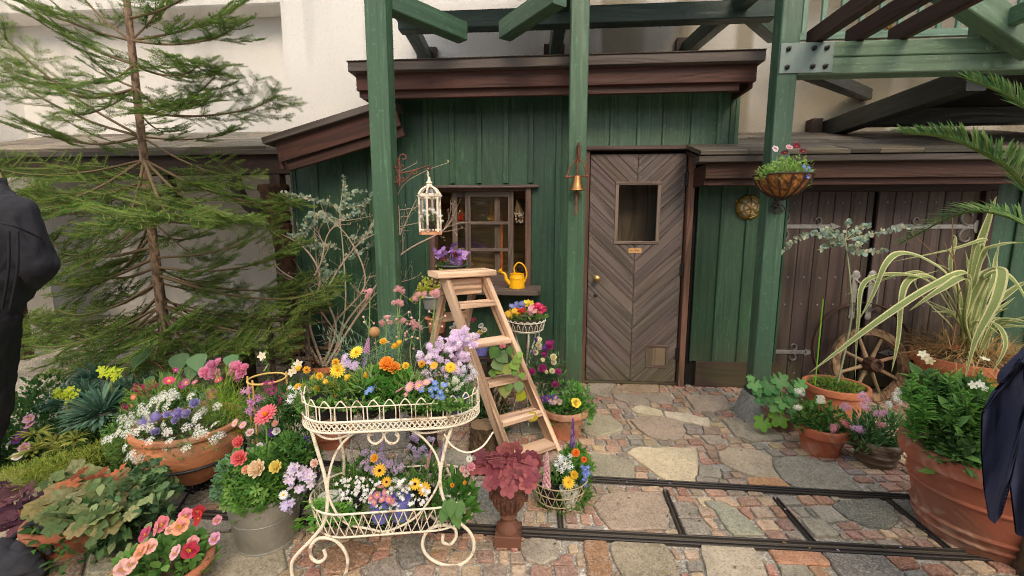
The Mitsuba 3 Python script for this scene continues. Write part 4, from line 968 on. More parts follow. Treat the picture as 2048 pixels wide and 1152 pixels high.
# ================================================================== STEP LADDER
lad = thing('step_ladder', 'weathered pale wooden step ladder standing open among the flowers', 'ladder')
LC = S(210, 178, 150)
L0, R0 = gp(1024, 934), gp(1112, 902)
LT, RT_ = at(889, 556, 2.66), at(966, 545, 2.80)
RT_[2] = LT[2]
dl = unit(LT-L0); wv_ = unit(R0-L0)
fn = unit(np.cross(wv_, dl)); fn = fn if fn[1] < 0 else -fn
def lb(nm, a, b, w, t, up, **k):
    mb = MB(); plank(mb, a, b, w, t, up, jit(LC, .08, .02), .004); part(lad, nm, mb, 'pale_wood', **k)
lb('stile', L0, LT, .085, .030, wv_); lb('stile', R0, RT_, .085, .030, wv_)
for py in (612, 690, 768, 845, 915):
    # tread height: where the line at this height crosses the left stile
    f = (lambda t: t)(0); lo, hi = 0.0, 1.0
    for _ in range(30):
        m = (lo+hi)/2; p = L0 + (LT-L0)*m; e = p-CAM; pyy = 576 - 900*(e@UP)/(e@FW)
        if pyy > py: lo = m
        else: hi = m
    a = L0 + (LT-L0)*lo; b = R0 + (RT_-R0)*lo; b = V3(b[0], b[1], a[2]); w_ = unit(b-a)
    lb('tread', a + w_*.016, b - w_*.016, .105, .030, (0, 0, 1))
cvec = unit(RT_-LT); bk = V3(-cvec[1], cvec[0], 0); topc = (LT+RT_)/2 + bk*.02
mb = MB(); plank(mb, topc - cvec*.195 + V3(0, 0, .022), topc + cvec*.185 + V3(0, 0, .022), .19, .034, (0, 0, 1), LC*1.08, .006); part(lad, 'top_board', mb, 'pale_wood')
lb('apron', LT + bk*.075 - V3(0, 0, .06) - cvec*.0, RT_ + bk*.075 - V3(0, 0, .06), .025, .105, (0, 0, 1))
lb('apron', LT - V3(0, 0, .06) + cvec*.016, RT_ - V3(0, 0, .06) - cvec*.016, .022, .10, (0, 0, 1))
rl0 = V3(*(LT + bk*.08 + cvec*.03)[:2], LT[2]-.07); rr0 = V3(*(RT_ + bk*.08 - cvec*.03)[:2], LT[2]-.07)
rlb, rrb = V3(*(LT + bk*.62 + cvec*.0)[:2], .0), V3(*(RT_ + bk*.62 - cvec*.0)[:2], .0)
lb('rear_leg', rlb, rl0, .06, .028, wv_); lb('rear_leg', rrb, rr0, .06, .028, wv_)
for f_ in (.28, .78): lb('rear_rail', rlb + (rl0-rlb)*f_ + cvec*.0, rrb + (rr0-rrb)*f_, .022, .06, (0, 0, 1))

# ================================================================== WROUGHT IRON FLOWER CART
cart = thing('flower_cart', 'cream wrought iron two-tier flower cart with curled feet', 'plant stand')
CW = S(228, 218, 198)
A0, B0 = gp(648, 1152), gp(900, 1131)
cu = unit(B0-A0); cn = V3(-cu[1], cu[0], 0)            # along, and away from the viewer
def cp(px, py, off=0.0):
    """A measured point on the cart's front frame plane (off metres behind it)."""
    o = A0 + cn*off; d = ray(px, py); t = np.dot(o-CAM, cn)/np.dot(d, cn); return CAM + d*t
CD = .25                                            # depth between the front and back frames
def ctube(nm, pts, r, n=7, backs=(0,), label=None, closed=False):
    mb = MB()
    for o in backs: tube(mb, spline([cp(x, y) + cn*o for x, y in pts], n, closed), r, 7, CW, closed=closed)
    return part(cart, nm, mb, 'white_iron', True)
legL = [(622, 858), (636, 905), (650, 955), (655, 1000), (648, 1045), (622, 1080), (595, 1108), (583, 1130), (590, 1165), (620, 1185), (660, 1180), (690, 1150), (694, 1112), (672, 1082), (640, 1076), (622, 1092), (623, 1115), (638, 1124), (651, 1114), (648, 1100)]
legR = [(903, 855), (888, 905), (880, 960), (890, 1005), (915, 1040), (940, 1065), (948, 1090), (940, 1115), (915, 1131), (882, 1128), (855, 1112), (845, 1088), (855, 1062), (882, 1050), (908, 1056), (912, 1074), (900, 1089), (886, 1084), (886, 1070)]
for o in (0, CD):
    for pts in (legL, legR):
        mb = MB(); tube(mb, spline([cp(x, y) + cn*o for x, y in pts], 6), .0068, 8, CW); part(cart, 'leg', mb, 'white_iron', True)
ring = [(740, 855), (700, 872), (670, 910), (656, 965), (662, 1005), (690, 1045), (740, 1058), (775, 1062), (830, 1035), (868, 985), (880, 950), (872, 910), (845, 875), (812, 855)]
ctube('round_brace', ring, .0048, 6)
for s in (-1, 1): ctube('scroll', [(767, 856), (767+s*9, 870), (767+s*6, 883), (767-s*0+s*-0, 888)] if False else [(767, 860), (767+s*12, 858) , (767+s*28, 866), (767+s*29, 880), (767+s*16, 888), (767+s*4, 880)] , .0046, 7)
ctube('scroll', [(740, 857), (755, 856), (766, 866), (763, 881), (748, 887), (738, 878), (741, 870), (748, 870)], .0042); ctube('scroll', [(812, 856), (790, 857), (770, 868), (775, 883), (790, 886), (797, 876), (790, 868)], .0042)
ctube('swag', [(626, 862), (650, 876), (675, 877), (702, 868)], .0042); ctube('swag', [(815, 858), (845, 866), (880, 862), (903, 853)], .0042)
mb = MB()
for o in (0,):
    tube(mb, spline([cp(888, 868) + cn*o, cp(905, 890) + cn*(o-.01), cp(935, 900) + cn*(o-.02), cp(965, 893) + cn*o, cp(988, 876) + cn*(o+.05)], 7), .0038, 6, CW)
part(cart, 'handle', mb, 'white_iron', True)
ctr = lambda pxl, pxr, py: (cp(pxl, py) + cp(pxr, py))/2
def oval(c, L, D, n=64, z=None):
    """Stadium with semicircular ends about c (its front line on the frame plane), length L, depth D."""
    r = D/2; out = []; s = L/2 - r
    per = 2*(2*s) + 2*math.pi*r
    for i in range(n):
        d = per*i/n
        if d < 2*s: p = (-s + d, -r)
        elif d < 2*s + math.pi*r: a = (d-2*s)/r - math.pi/2; p = (s + r*math.cos(a), r*math.sin(a))
        elif d < 4*s + math.pi*r: p = (s - (d-2*s-math.pi*r), r)
        else: a = (d-4*s-math.pi*r)/r + math.pi/2; p = (-s + r*math.cos(a), r*math.sin(a))
        out.append(c + cu*p[0] + cn*(p[1] + CD/2))
    q = np.array(out)
    if z is not None: q[:, 2] = z
    return q
zc = lambda py: cp(775, py)[2]
BD = CD + .07
U_L = np.linalg.norm(cp(955, 830)-cp(592, 830)) + .02
uc = (cp(592, 830) + cp(955, 830))/2
zu0, zu1, zu2 = zc(853), zc(833), zc(790)
D_ = BD
mb = MB()
for z in (zu0, zu1): tube(mb, oval(uc, U_L, D_, 60, z), .0048, 7, CW, closed=True)
part(cart, 'upper_basket_ring', mb, 'white_iron', True)
mb = MB(); n_ = 120
lo_, hi_ = oval(uc, U_L, D_, n_, zu0+.003), oval(uc, U_L, D_, n_, zu1-.003)
for ph in (0, 2.1, 4.2):
    w = (np.sin(np.arange(n_)*2*np.pi/n_*30 + ph)+1)/2
    tube(mb, lo_ + (hi_-lo_)*w[:, None], .0030, 5, CW, closed=True)
part(cart, 'woven_band', mb, 'white_iron', True)
def hoops(c, L, D, z0, z1, z2, n, nm, r=.0026):
    base = oval(c, L, D, n*4, z0)
    for i in range(n):
        j = i*4; a, b, m = base[j], base[(j+3) % (n*4)], base[(j+1) % (n*4)]*.5 + base[(j+2) % (n*4)]*.5
        e = lambda p, z: V3(p[0], p[1], z)
        mb = MB(); tube(mb, spline([e(a, z0), e(a, z1-.012), e(a*.85+m*.15, z1), e(m, z2), e(b*.85+m*.15, z1), e(b, z1-.012), e(b, z0)], 4), r, 5, CW); part(cart, nm, mb, 'white_iron', True)
hoops(uc, U_L, D_, zu1, zc(803), zc(792), 30, 'upper_hoop')
mb = MB(); tube(mb, oval(uc, U_L, D_, 60, zc(804)), .0026, 5, CW, closed=True); part(cart, 'upper_wire', mb, 'white_iron', True)
lc_ = (cp(596, 1040) + cp(950, 1000))/2; lc_ = (cp(598, 1030) + cp(955, 1030))/2; L_L = np.linalg.norm(cp(955, 1030)-cp(598, 1030))*.97
zl0, zl1 = zc(1062), zc(1012)
mb = MB()
for z in (zl0, zl1): tube(mb, oval(lc_, L_L*(.94 if z == zl0 else 1), D_*(.9 if z == zl0 else 1), 60, z), .0042, 7, CW, closed=True)
part(cart, 'lower_basket_ring', mb, 'white_iron', True)
n_ = 44; lo_, hi_ = oval(lc_, L_L*.94, D_*.9, n_, zl0), oval(lc_, L_L, D_, n_, zl1)
mb = MB()
for i in range(n_): tube(mb, [lo_[i], hi_[(i+1) % n_]], .0021, 5, CW); tube(mb, [lo_[(i+1) % n_], hi_[i]], .0021, 5, CW)
part(cart, 'lattice', mb, 'white_iron', True, kind='stuff')
for z, c, f, L in ((zu0, uc, .98, U_L), (zl0, lc_, .88, L_L*.94)):
    mb = MB()
    for k in range(9):
        t = -.5+.1*k*1.25; p = c + cu*(L*.42*(k-4)/4.5) + cn*CD/2; p[2] = z+.002; tube(mb, [p - cn*D_*.44*f, p + cn*D_*.44*f], .0022, 5, CW)
    tube(mb, [V3(*(c - cu*L*.47 + cn*CD/2)[:2], z), V3(*(c + cu*L*.47 + cn*CD/2)[:2], z)], .003, 5, CW); part(cart, 'tray_wire', mb, 'white_iron', True, kind='stuff')
mb = MB(); ball(mb, cp(775, 1066), .010, CW, 1); tube(mb, [cp(775, 1066), cp(775, 1062) + cn*.05], .004, 6, CW); part(cart, 'finial', mb, 'white_iron', True)
# pots standing in the two tiers
def on_tray(c, z, u, v): return V3(*(c + cu*u + cn*(CD/2+v))[:2], z+.006)
BLK, BLU = S(34, 32, 34), S(112, 112, 190)
for k in range(7):
    u = -.27 + k*.09
    nursery('nursery_pot', 'violet-blue plastic pot at the right end of the upper cart tier' if k == 6 else ('black plastic pot %s in the upper cart tier' % ['at the left end', 'second from the left', 'third from the left', 'in the middle', 'third from the right, beside the middle one', 'next to the violet-blue pot'][min(k, 5)]), on_tray(uc, zu0, u, -.055 if k % 2 else -.03), .043, .085, BLU if k == 6 else BLK, None if k == 6 else 'black pots in the upper cart tier')
for k, u in enumerate((-.26, -.17, -.05, .03, .12, .235)):
    col = [S(206, 204, 200), BLK, BLU*1.05, BLU, BLK, S(220, 218, 214)][k]
    lab = ['pale plastic pot at the left end of the lower cart tier', 'black pot beside the pale pot in the lower cart tier', 'left violet-blue pot in the lower cart tier', 'right violet-blue pot in the lower cart tier', 'black pot right of the violet-blue pots in the lower cart tier', 'white pot at the right end of the lower cart tier'][k]
    nursery('nursery_pot', lab, on_tray(lc_, zl0, u, -.06 if k in (2, 3) else -.02), .052 if k == 5 else .045, .095, col)

# ================================================================== OTHER THINGS
# watering can
wc_ = at(1034, 581, YSh+.14); wc_[2] = zsh + .001
can = thing('watering_can', 'bright yellow watering can standing on the window sill shelf', 'watering can')
YEL = S(240, 180, 16); r_ = .062; h_ = .118
mb = MB(); lathe(mb, [(0, 0), (r_, 0), (r_+.003, .006), (r_, .012), (r_-.004, .078), (r_-.001, .080), (r_-.001, .086), (r_-.005, .09), (r_-.008, h_-.004), (r_-.005, h_), (r_-.01, h_), (r_-.011, h_-.03), (0, .05)], wc_, 36, YEL); part(can, 'body', mb, 'enamel', True)
mb = MB(); a = np.linspace(-1.9, 1.9, 12); ri = r_-.008
vv = [wc_ + V3(ri*math.cos(t+math.pi), ri*math.sin(t+math.pi), h_+.001) for t in a[3:9]] ; vv += [wc_ + V3(.0, 0, h_+.014)]
mb.add(vv, [(i, i+1, 6) for i in range(5)], YEL); part(can, 'half_cover', mb, 'enamel')
s0, s1 = wc_ + V3(-r_+.006, 0, .035), at(1003, 544, wc_[1])
mb = MB(); pts = spline([s0, s0 + V3(-.03, 0, .035), s1 + V3(.03, 0, -.02), s1], 6); tube(mb, pts, np.linspace(.017, .009, len(pts)), 10, YEL); d = unit(V3(-.8, 0, .75)); lathe(mb, [(.008, -.004), (.012, .004), (.026, .018), (.026, .022), (0, .026)], s1, 20, YEL, axis=d); part(can, 'spout', mb, 'enamel', True)
mb = MB(); tube(mb, spline([wc_ + V3(-.02, 0, h_+.01), wc_ + V3(-.022, 0, h_+.05), wc_ + V3(.012, 0, h_+.088), wc_ + V3(.058, 0, h_+.06), wc_ + V3(.078, 0, h_-.01), wc_ + V3(.06, 0, .05)], 7), .0075, 8, YEL, flat=.8); part(can, 'handle', mb, 'enamel', True)

# bowl stand with primroses
bs_ = thing('plant_bowl_stand', 'small cream wire plant stand with a shallow bowl of primroses near the sill', 'plant stand')
bc = at(1053, 665, 3.0); sb = 3.0; wpx = np.linalg.norm(at(1054, 640, 3.0)-at(1053, 640, 3.0))
zr_, zb_2 = at(1053, 640, 3.0)[2], at(1053, 657, 3.0)[2]
SW = S(214, 210, 194)
mb = MB()
for r, z in ((38*wpx, zr_), (33*wpx, zb_2), (30*wpx, zb_2-.01)):
    tube(mb, [V3(bc[0]+r*math.cos(t), sb+r*math.sin(t), z) for t in np.linspace(0, 2*np.pi, 40, endpoint=False)], .0035, 6, SW, closed=True)
for i in range(18):
    t0, t1 = 2*np.pi*i/18, 2*np.pi*(i+1.6)/18; tm = (t0+t1)/2
    P = lambda t, r, z: V3(bc[0]+r*math.cos(t), sb+r*math.sin(t), z)
    tube(mb, spline([P(t0, 33*wpx, zb_2), P(t0+.05, 36*wpx, zr_-.02), P(tm, 38*wpx, zr_+.012), P(t1-.05, 36*wpx, zr_-.02), P(t1, 33*wpx, zb_2)], 4), .0022, 5, SW)
part(bs_, 'bowl', mb, 'white_iron', True)
mb = MB(); lathe(mb, [(0, zb_2-.006), (32*wpx, zb_2-.004), (36*wpx, zr_-.004), (34*wpx, zr_-.004), (0, zr_-.02)], (bc[0], sb, 0), 32, S(70, 64, 56)); part(bs_, 'liner', mb, 'plain', True)
for i in range(3):
    t = 2*np.pi*i/3 + 4.9
    mb = MB(); P = lambda r, z: V3(bc[0]+r*math.cos(t), sb+r*math.sin(t), z)
    tube(mb, spline([P(26*wpx, zb_2-.01), P(20*wpx, zb_2-.1), P(8*wpx, zb_2-.22), P(12*wpx, .3), P(34*wpx, .005)], 6), .0055, 7, SW); tube(mb, spline([P(30*wpx, zb_2-.01), P(32*wpx, zb_2-.08), P(20*wpx, zb_2-.16), P(6*wpx, zb_2-.24)], 5), .004, 6, SW); part(bs_, 'leg', mb, 'white_iron', True)

# log stumps, pole with hanging pots
def stump(label, c, r, h, col=S(96, 78, 60)):
    k = thing('log_stump', label, 'log'); mb = MB(); n = 40; rows = 12
    ang = np.arange(n)*2*np.pi/n; v = []
    for i in range(rows+1):
        z = h*i/rows; rr = r*(1 + .10*(1-z/h)**2 + .05*np.sin(ang*5+1.3) + .05*np.sin(ang*11+z*9) + .03*rng.normal(size=n))
        v += [(c[0]+a*math.cos(t), c[1]+a*math.sin(t), c[2]+z) for a, t in zip(rr, ang)]
    f = [(i*n+j, i*n+(j+1) % n, (i+1)*n+(j+1) % n, (i+1)*n+j) for i in range(rows) for j in range(n)]
    mb.add(v, f, col); part(k, 'bark', mb, 'bark', True)
    mb = MB(); tv = [(c[0], c[1], c[2]+h+.004)] + [(x, y, z-.003) for x, y, z in v[-n:]]; mb.add(tv, [(0, 1+j, 1+(j+1) % n) for j in range(n)], S(150, 124, 94)); part(k, 'cut_top', mb, 'terracotta'); return k
g = gp(964, 915); stump('thick bark-covered log stump left of the ladder foot', g + V3(0, .09, 0), .085, .17)
g = gp(838, 918); stump('dark split log stump behind the flower cart', g + V3(0, .1, 0), .075, .20, S(70, 54, 44))
g = gp(475, 690+60, 0); stump('bark stump standing under the fir tree', at(485, 720, 3.4)*V3(1, 1, 0), .09, .36, S(66, 54, 46))
g = gp(392, 1010); stump('dark bark stump behind the terracotta bowl stand', g + V3(.02, .2, 0), .10, .22, S(64, 50, 40))
pole = thing('plant_pole', 'brown wooden pole left of the sill with hooks for two hanging pots', 'pole')
px0 = at(884, 620, 3.42); mb = MB(); bx(mb, px0[0]-.024, px0[0]+.024, 3.40, 3.45, 0, at(884, 585, 3.42)[2], S(110, 66, 50), axis='z'); part(pole, 'post', mb, 'wood')
mb = MB()
for py in (592, 652): q = at(876, py, 3.40); tube(mb, [q, q + V3(-.02, -.03, .0), q + V3(-.05, -.03, .005)], .004, 6, S(70, 60, 54))
part(pole, 'hooks', mb, 'black_iron', True)
def small_pot(name, label, px, pyt, pyb, rpx, Y, col, bs, **k):
    a, b = at(px, pyt, Y), at(px, pyb, Y); w = np.linalg.norm(at(px+1, pyt, Y)-a)
    return pot(name, label, V3(a[0], Y, b[2]), rpx*w, rpx*w*.72, a[2]-b[2], .018, col, bs, soil=.02, th=.006, n=30, **k), V3(a[0], Y, a[2]), rpx*w
_, c_zn, r_zn = small_pot('zinc_pot', 'small grey zinc pot hanging on the brown pole', 862, 590, 617, 18, 3.30, S(160, 162, 160), 'zinc')
_, c_th, r_th = small_pot('terracotta_pot', 'small terracotta pot hanging below the zinc pot on the brown pole', 873, 633, 664, 20, 3.30, TER, 'terracotta')
_, c_vi, r_vi = small_pot('planter', 'dark grey pot of purple violas behind the ladder top', 903, 528, 553, 30, 3.42, S(70, 74, 70), 'zinc')
_, c_wb, r_wb = small_pot('enamel_cup', 'small white patterned cup on the sill shelf behind the ladder', 929, 566, 580, 13, 3.55, S(214, 214, 214), 'white_iron')
for q, zz in ((c_vi, zsh),):
    k = thing('wooden_block', 'dark wooden block under the viola pot on the sill shelf', 'block'); b_ = at(903, 553, 3.42)
    mb = MB(); bx(mb, b_[0]-.06, b_[0]+.06, 3.45-.09, 3.46, zsh, max(b_[2]-.001, zsh+.02), S(80, 66, 60)); part(None, k, mb, 'wood')

# terracotta pots on the ground; centre from the foot of the pot in the picture
def gpot(name, label, px, py, rt, rb, h, **k):
    g = gp(px, py); d = unit(V3(g[0], g[1], 0)); c = g + d*rb; pot(name, label, c, rt, rb, h, **k); return c
c_lp = gpot('terracotta_pot', 'terracotta pot of small green foliage to the right of the ladder', 1128, 884, .145, .095, .20, rim=.04)
c_sh = gpot('terracotta_pot', 'terracotta pot holding the bare twiggy shrub beside the cart', 655, 778, .165, .12, .20, rim=.05)
c_uc = gpot('terracotta_pot', 'low terracotta pot seen between the two tiers of the cart', 668, 905, .12, .09, .13, rim=.04)
c_iv = gpot('ivy_pot', 'small dark brown pot with large-leaved ivy beside the right post plinth', 1560, 866, .115, .08, .15, rim=.03, col=S(112, 82, 66))
c_eu = gpot('terracotta_pot', 'weathered terracotta pot of the eucalyptus in front of the wagon wheel', 1664, 838, .20, .15, .22, rim=.05, col=S(184, 116, 82))
c_wp = gpot('terracotta_pot', 'plain terracotta pot of white and pink flowers in front on the right', 1638, 918, .135, .095, .185, rim=.055, col=S(164, 90, 64))
c_br = gpot('ridged_pot', 'dark brown ridged pot of pink stocks beside the big terracotta planter', 1748, 940, .115, .085, .16, rim=.03, col=S(92, 74, 60), bands=(.25, .5, .75))
c_ph = gpot('flax_pot', 'large terracotta pot of the variegated flax at the right edge', 1925, 840, .34, .25, .42, rim=.07, bands=(.55,))
g = gp(1960, 1118); c_bg = g + unit(V3(g[0], g[1], 0))*.215 + V3(-.015, .01, 0)
pot('large_planter', 'very large banded terracotta planter at the bottom right', c_bg, .30, .215, .42, rim=.08, col=S(150, 88, 66), bands=(.14, .24, .56), soil=.05, th=.025, n=64)
c_hb = gpot('terracotta_pot', 'terracotta pot under the bronze-green coral bells at bottom left', 158, 1116, .15, .12, .15, rim=.04, col=S(150, 92, 68))
# pansy bowl at the bottom edge
c_pb = gp(335, 1196); pot('pansy_bowl', 'wide terracotta bowl of pink pansies at the bottom edge', c_pb, .15, .085, .15, rim=.025, soil=.02)
# zinc bucket
g = gp(540, 1112); c_zb = g + unit(V3(g[0], g[1], 0))*.11
zb = thing('zinc_bucket', 'grey zinc bucket of ranunculus left of the flower cart', 'bucket')
mb = MB(); lathe(mb, [(0, .012), (.112, .012), (.118, 0), (.121, .0), (.122, .022), (.119, .024), (.150, .245), (.155, .247), (.155, .256), (.148, .257), (.142, .20), (0, .20)], c_zb, 48, S(150, 148, 140)); part(zb, 'body', mb, 'zinc', True)
mb = MB(); tube(mb, [c_zb + V3(.136*math.cos(t), .136*math.sin(t), .15) for t in np.linspace(0, 2*np.pi, 40, endpoint=False)], .003, 5, S(150, 148, 140), closed=True); part(zb, 'hoop', mb, 'zinc', True)
# terracotta bowl on its iron stand
yb3 = 2.02
cb = at(380, 848, yb3); wp = np.linalg.norm(at(381, 848, yb3)-cb)
c_tb = V3(cb[0], yb3, at(365, 950, yb3)[2])
hb_ = cb[2]-c_tb[2]+.02; rb_ = 86*wp
bowl = pot('terracotta_bowl', 'wide weathered terracotta bowl of white flowers held in an iron stand', c_tb, rb_, rb_*.42, hb_, rim=.03, soil=.03, col=S(186, 120, 84), wob=.01, belly=.42)
ist = thing('iron_bowl_stand', 'black iron ring stand carrying the wide terracotta bowl', 'stand')
mb = MB(); zr2 = c_tb[2] + hb_*.45; rr2 = rb_*.42+(rb_*.58)*(.45+.42)+.012
tube(mb, [V3(c_tb[0]+rr2*math.cos(t), yb3+rr2*math.sin(t), zr2) for t in np.linspace(0, 2*np.pi, 40, endpoint=False)], .008, 8, S(38, 36, 38), closed=True); part(ist, 'ring', mb, 'black_iron', True)
for i in range(4):
    t = math.pi/4 + i*math.pi/2 + .85; P = lambda r, z: V3(c_tb[0]+r*math.cos(t), yb3+r*math.sin(t), z)
    mb = MB(); tube(mb, spline([P(rr2, zr2), P(rr2*.9, zr2-.05), P(.06, c_tb[2]-.05), P(.012, c_tb[2]-.10)], 6), .006, 7, S(38, 36, 38)); tube(mb, spline([P(.012, .13), P(.05, .05), P(.13, .004)], 5), .006, 7, S(38, 36, 38)); part(ist, 'foot', mb, 'black_iron', True)
mb = MB(); tube(mb, [V3(c_tb[0], yb3, c_tb[2]-.08), V3(c_tb[0], yb3, .1)], .016, 10, S(38, 36, 38)); part(ist, 'stem', mb, 'black_iron', True)

# rusty urn
g = gp(1015, 1101); c_ur = g + V3(0, .055, 0)
urn = thing('garden_urn', 'rusty cast iron urn on a square foot holding the purple coral bells', 'urn')
UR = S(110, 74, 60)
mb = MB(); bx(mb, c_ur[0]-.056, c_ur[0]+.056, c_ur[1]-.056, c_ur[1]+.056, .0, .062, UR, .004); part(urn, 'plinth', mb, 'rusty_iron')
mb = MB(); lathe(mb, [(.05, .062), (.052, .072), (.044, .090), (.026, .105), (.022, .115), (.036, .122), (.038, .130), (.024, .140), (.024, .150), (.050, .165), (.062, .190), (.067, .22), (.064, .232), (.056, .236), (.054, .29), (.062, .318), (.078, .328), (.080, .335), (.070, .336), (.052, .31), (0, .30)], c_ur, 40, UR); part(urn, 'bowl', mb, 'rusty_iron', True)
mb = MB()
for i in range(20):
    t = 2*np.pi*i/20; tube(mb, [c_ur + V3(r*math.cos(t), r*math.sin(t), z) for r, z in ((.048, .163), (.061, .188), (.067, .215), (.066, .23))], [.004, .0075, .008, .006], 6, UR)
part(urn, 'fluting', mb, 'rusty_iron', True, kind='stuff')
for s in (-1, 1):
    mb = MB(); tube(mb, spline([c_ur + V3(s*.062, 0, .205), c_ur + V3(s*.078, 0, .20), c_ur + V3(s*.078, 0, .235), c_ur + V3(s*.062, 0, .24)], 6), .006, 7, UR); part(urn, 'handle', mb, 'rusty_iron', True)

# wire basket
g = gp(1118, 1032); c_wbk = g + V3(0, .11, 0)
wbk = thing('wire_basket', 'round cream wire basket of lupins and daisies beside the urn', 'basket')
mb = MB(); prf = [(.095, .01), (.118, .045), (.135, .10), (.143, .15)]
for r, z in prf: tube(mb, [c_wbk + V3(r*math.cos(t), r*math.sin(t), z) for t in np.linspace(0, 2*np.pi, 36, endpoint=False)], .003, 5, S(176, 162, 130), closed=True)
for i in range(22):
    t = 2*np.pi*i/22; 
    for dt in (-.14, .14): tube(mb, [c_wbk + V3(r*math.cos(t+dt*k), r*math.sin(t+dt*k), z) for k, (r, z) in enumerate(prf)], .002, 4, S(186, 172, 140))
part(wbk, 'wires', mb, 'white_iron', True, kind='stuff')
for k, (x, y, col, r) in enumerate(((-.05, -.045, BLK, .05), (.05, -.05, S(206, 204, 200), .048), (.0, .05, BLK, .05))):
    nursery('nursery_pot', ['black pot inside the wire basket on the left', 'pale pot inside the wire basket on the right', 'black pot at the back of the wire basket'][k], c_wbk + V3(x, y, .012), r, .10, col)

# wagon wheel and the iron tyre leaning on the plank doors
wy = YG - .22
wcn = at(1738, 722, wy); wr = np.linalg.norm(at(1738+80, 722, wy)-wcn)*.97
ln = unit(V3(0, -1, .22)); M = frame_to(ln)
wcn[2] = wr*math.cos(.22) + .01
wh = thing('wagon_wheel', 'old wooden wagon wheel with spokes leaning against the plank doors', 'wheel')
WD = S(152, 124, 98)
mb = MB(); lathe(mb, [(wr*.80, -.025), (wr, -.025), (wr, .025), (wr*.80, .025), (wr*.80, -.025)], wcn, 48, WD, axis=ln, wob=.006); part(wh, 'rim', mb, 'bark', True)
for i in range(8):
    t = 2*np.pi*i/8 + .3; d = M @ V3(math.cos(t), math.sin(t), 0); mb = MB(); tube(mb, [wcn + d*.03, wcn + d*wr*.4, wcn + d*wr*.83], [.018, .014, .012], 8, jit(S(164, 136, 108), .1)); part(wh, 'spoke', mb, 'wood', True)
mb = MB(); lathe(mb, [(0, -.06), (.05, -.06), (.058, -.03), (.06, .03), (.05, .05), (.048, .095), (.030, .10), (.026, .08), (0, .07)], wcn, 28, S(92, 70, 56), axis=ln); part(wh, 'hub', mb, 'bark', True)
ty = thing('iron_hoop', 'large thin rusty iron hoop leaning behind the wagon wheel', 'ring')
rc = at(1722, 712, YG-.13); rr_ = np.linalg.norm(at(1722+101, 712, YG-.13)-rc); rc[2] = rr_*math.cos(.16)+.005; ln2 = unit(V3(0, -1, .16)); M2 = frame_to(ln2)
mb = MB(); lathe(mb, [(rr_-.006, -.02), (rr_, -.02), (rr_, .02), (rr_-.006, .02), (rr_-.006, -.02)], rc, 64, S(84, 62, 52), axis=ln2); part(None, ty, mb, 'rusty_iron', True)

# hanging half-basket on the right post
hbk = thing('coir_basket', 'coir-lined iron hanging basket of trailing flowers on the right green post', 'basket')
hy = PY - PW/2 - .02; hc = at(1566, 352, hy-.12); wq = np.linalg.norm(at(1567, 352, hc[1])-hc); hr = 54*wq; hd = 52*wq
mb = MB(); lathe(mb, [(0, -hd*.86), (hr*.42, -hd*.76), (hr*.74, -hd*.5), (hr*.92, -hd*.2), (hr, .0), (hr*.93, .004), (hr*.86, -.02), (0, -.03)], hc, 36, S(168, 112, 62)); part(hbk, 'coir_liner', mb, 'coir', True)
mb = MB(); tube(mb, [hc + V3(hr*1.03*math.cos(t), hr*1.03*math.sin(t), .004) for t in np.linspace(0, 2*np.pi, 40, endpoint=False)], .005, 6, S(58, 48, 44), closed=True)
for i in range(14):
    t = 2*np.pi*i/14 + .1; tube(mb, spline([hc + V3(hr*f*math.cos(t), hr*f*math.sin(t), z*hd) for f, z in ((1.03, 0), (.96, -.2), (.78, -.5), (.45, -.78), (.05, -.95))], 4), .004, 5, S(58, 48, 44))
part(hbk, 'iron_frame', mb, 'black_iron', True)
mb = MB(); b0 = hc + V3(0, 0, -hd*.95); w0 = V3(posts[2][0], hy, 0)
tube(mb, spline([hc + V3(0, 0, -hd*.9), b0 + V3(-.02, .06, -.02), V3(w0[0]+.005, hy+.006, b0[2]-.04)], 5), .006, 6, S(58, 48, 44))
for s in (-1, 1): tube(mb, spline([V3(w0[0], hy+.002, b0[2]-.02), V3(w0[0]+s*.03, hy, b0[2]-.03), V3(w0[0]+s*.045, hy, b0[2]-.055), V3(w0[0]+s*.028, hy, b0[2]-.07), V3(w0[0]+s*.018, hy, b0[2]-.055)], 5), .005, 6, S(58, 48, 44))
bx(mb, w0[0]-.012, w0[0]+.012, hy+.008, hy+.018, b0[2]-.08, hc[2]+.06, S(58, 48, 44), axis='z'); tube(mb, [V3(w0[0], hy+.01, hc[2]+.004), hc + V3(0, hr, .004)], .006, 6, S(58, 48, 44)); part(hbk, 'wall_bracket', mb, 'black_iron', True)

# rustic twig crate with split logs, dark funnel bucket, bamboo hoop, teal basket
yc = 3.35; q0, q1 = at(545, 715, yc), at(612, 640, yc)
cr = thing('twig_crate', 'rustic open crate of grey branches holding split firewood by the green wing', 'crate')
z0c, z1c = max(q0[2], .03), q1[2]
for x in (q0[0], q1[0]):
    for yy in (yc-.0, yc+.3): mb = MB(); tube(mb, [V3(x, yy, .0), V3(x+R(-.01, .01), yy, (z0c+z1c)/2), V3(x, yy, z1c+.03)], .020, 8, S(112, 98, 88)); part(cr, 'post', mb, 'bark', True)
for z in (z0c, z1c):
    for yy in (yc, yc+.3): mb = MB(); tube(mb, [V3(q0[0]-.04, yy-.02, z), V3(q1[0]+.04, yy-.02, z+.006)], .017, 8, S(118, 102, 90)); part(cr, 'rail', mb, 'bark', True)
mb = MB(); tube(mb, spline([V3(q0[0]+.15, yc-.02, z0c), V3(q0[0]+.14, yc-.02, (z0c+z1c)/2), V3(q1[0]-.01, yc-.02, z0c+.06)], 5), .014, 7, S(112, 98, 88)); part(cr, 'brace', mb, 'bark', True)
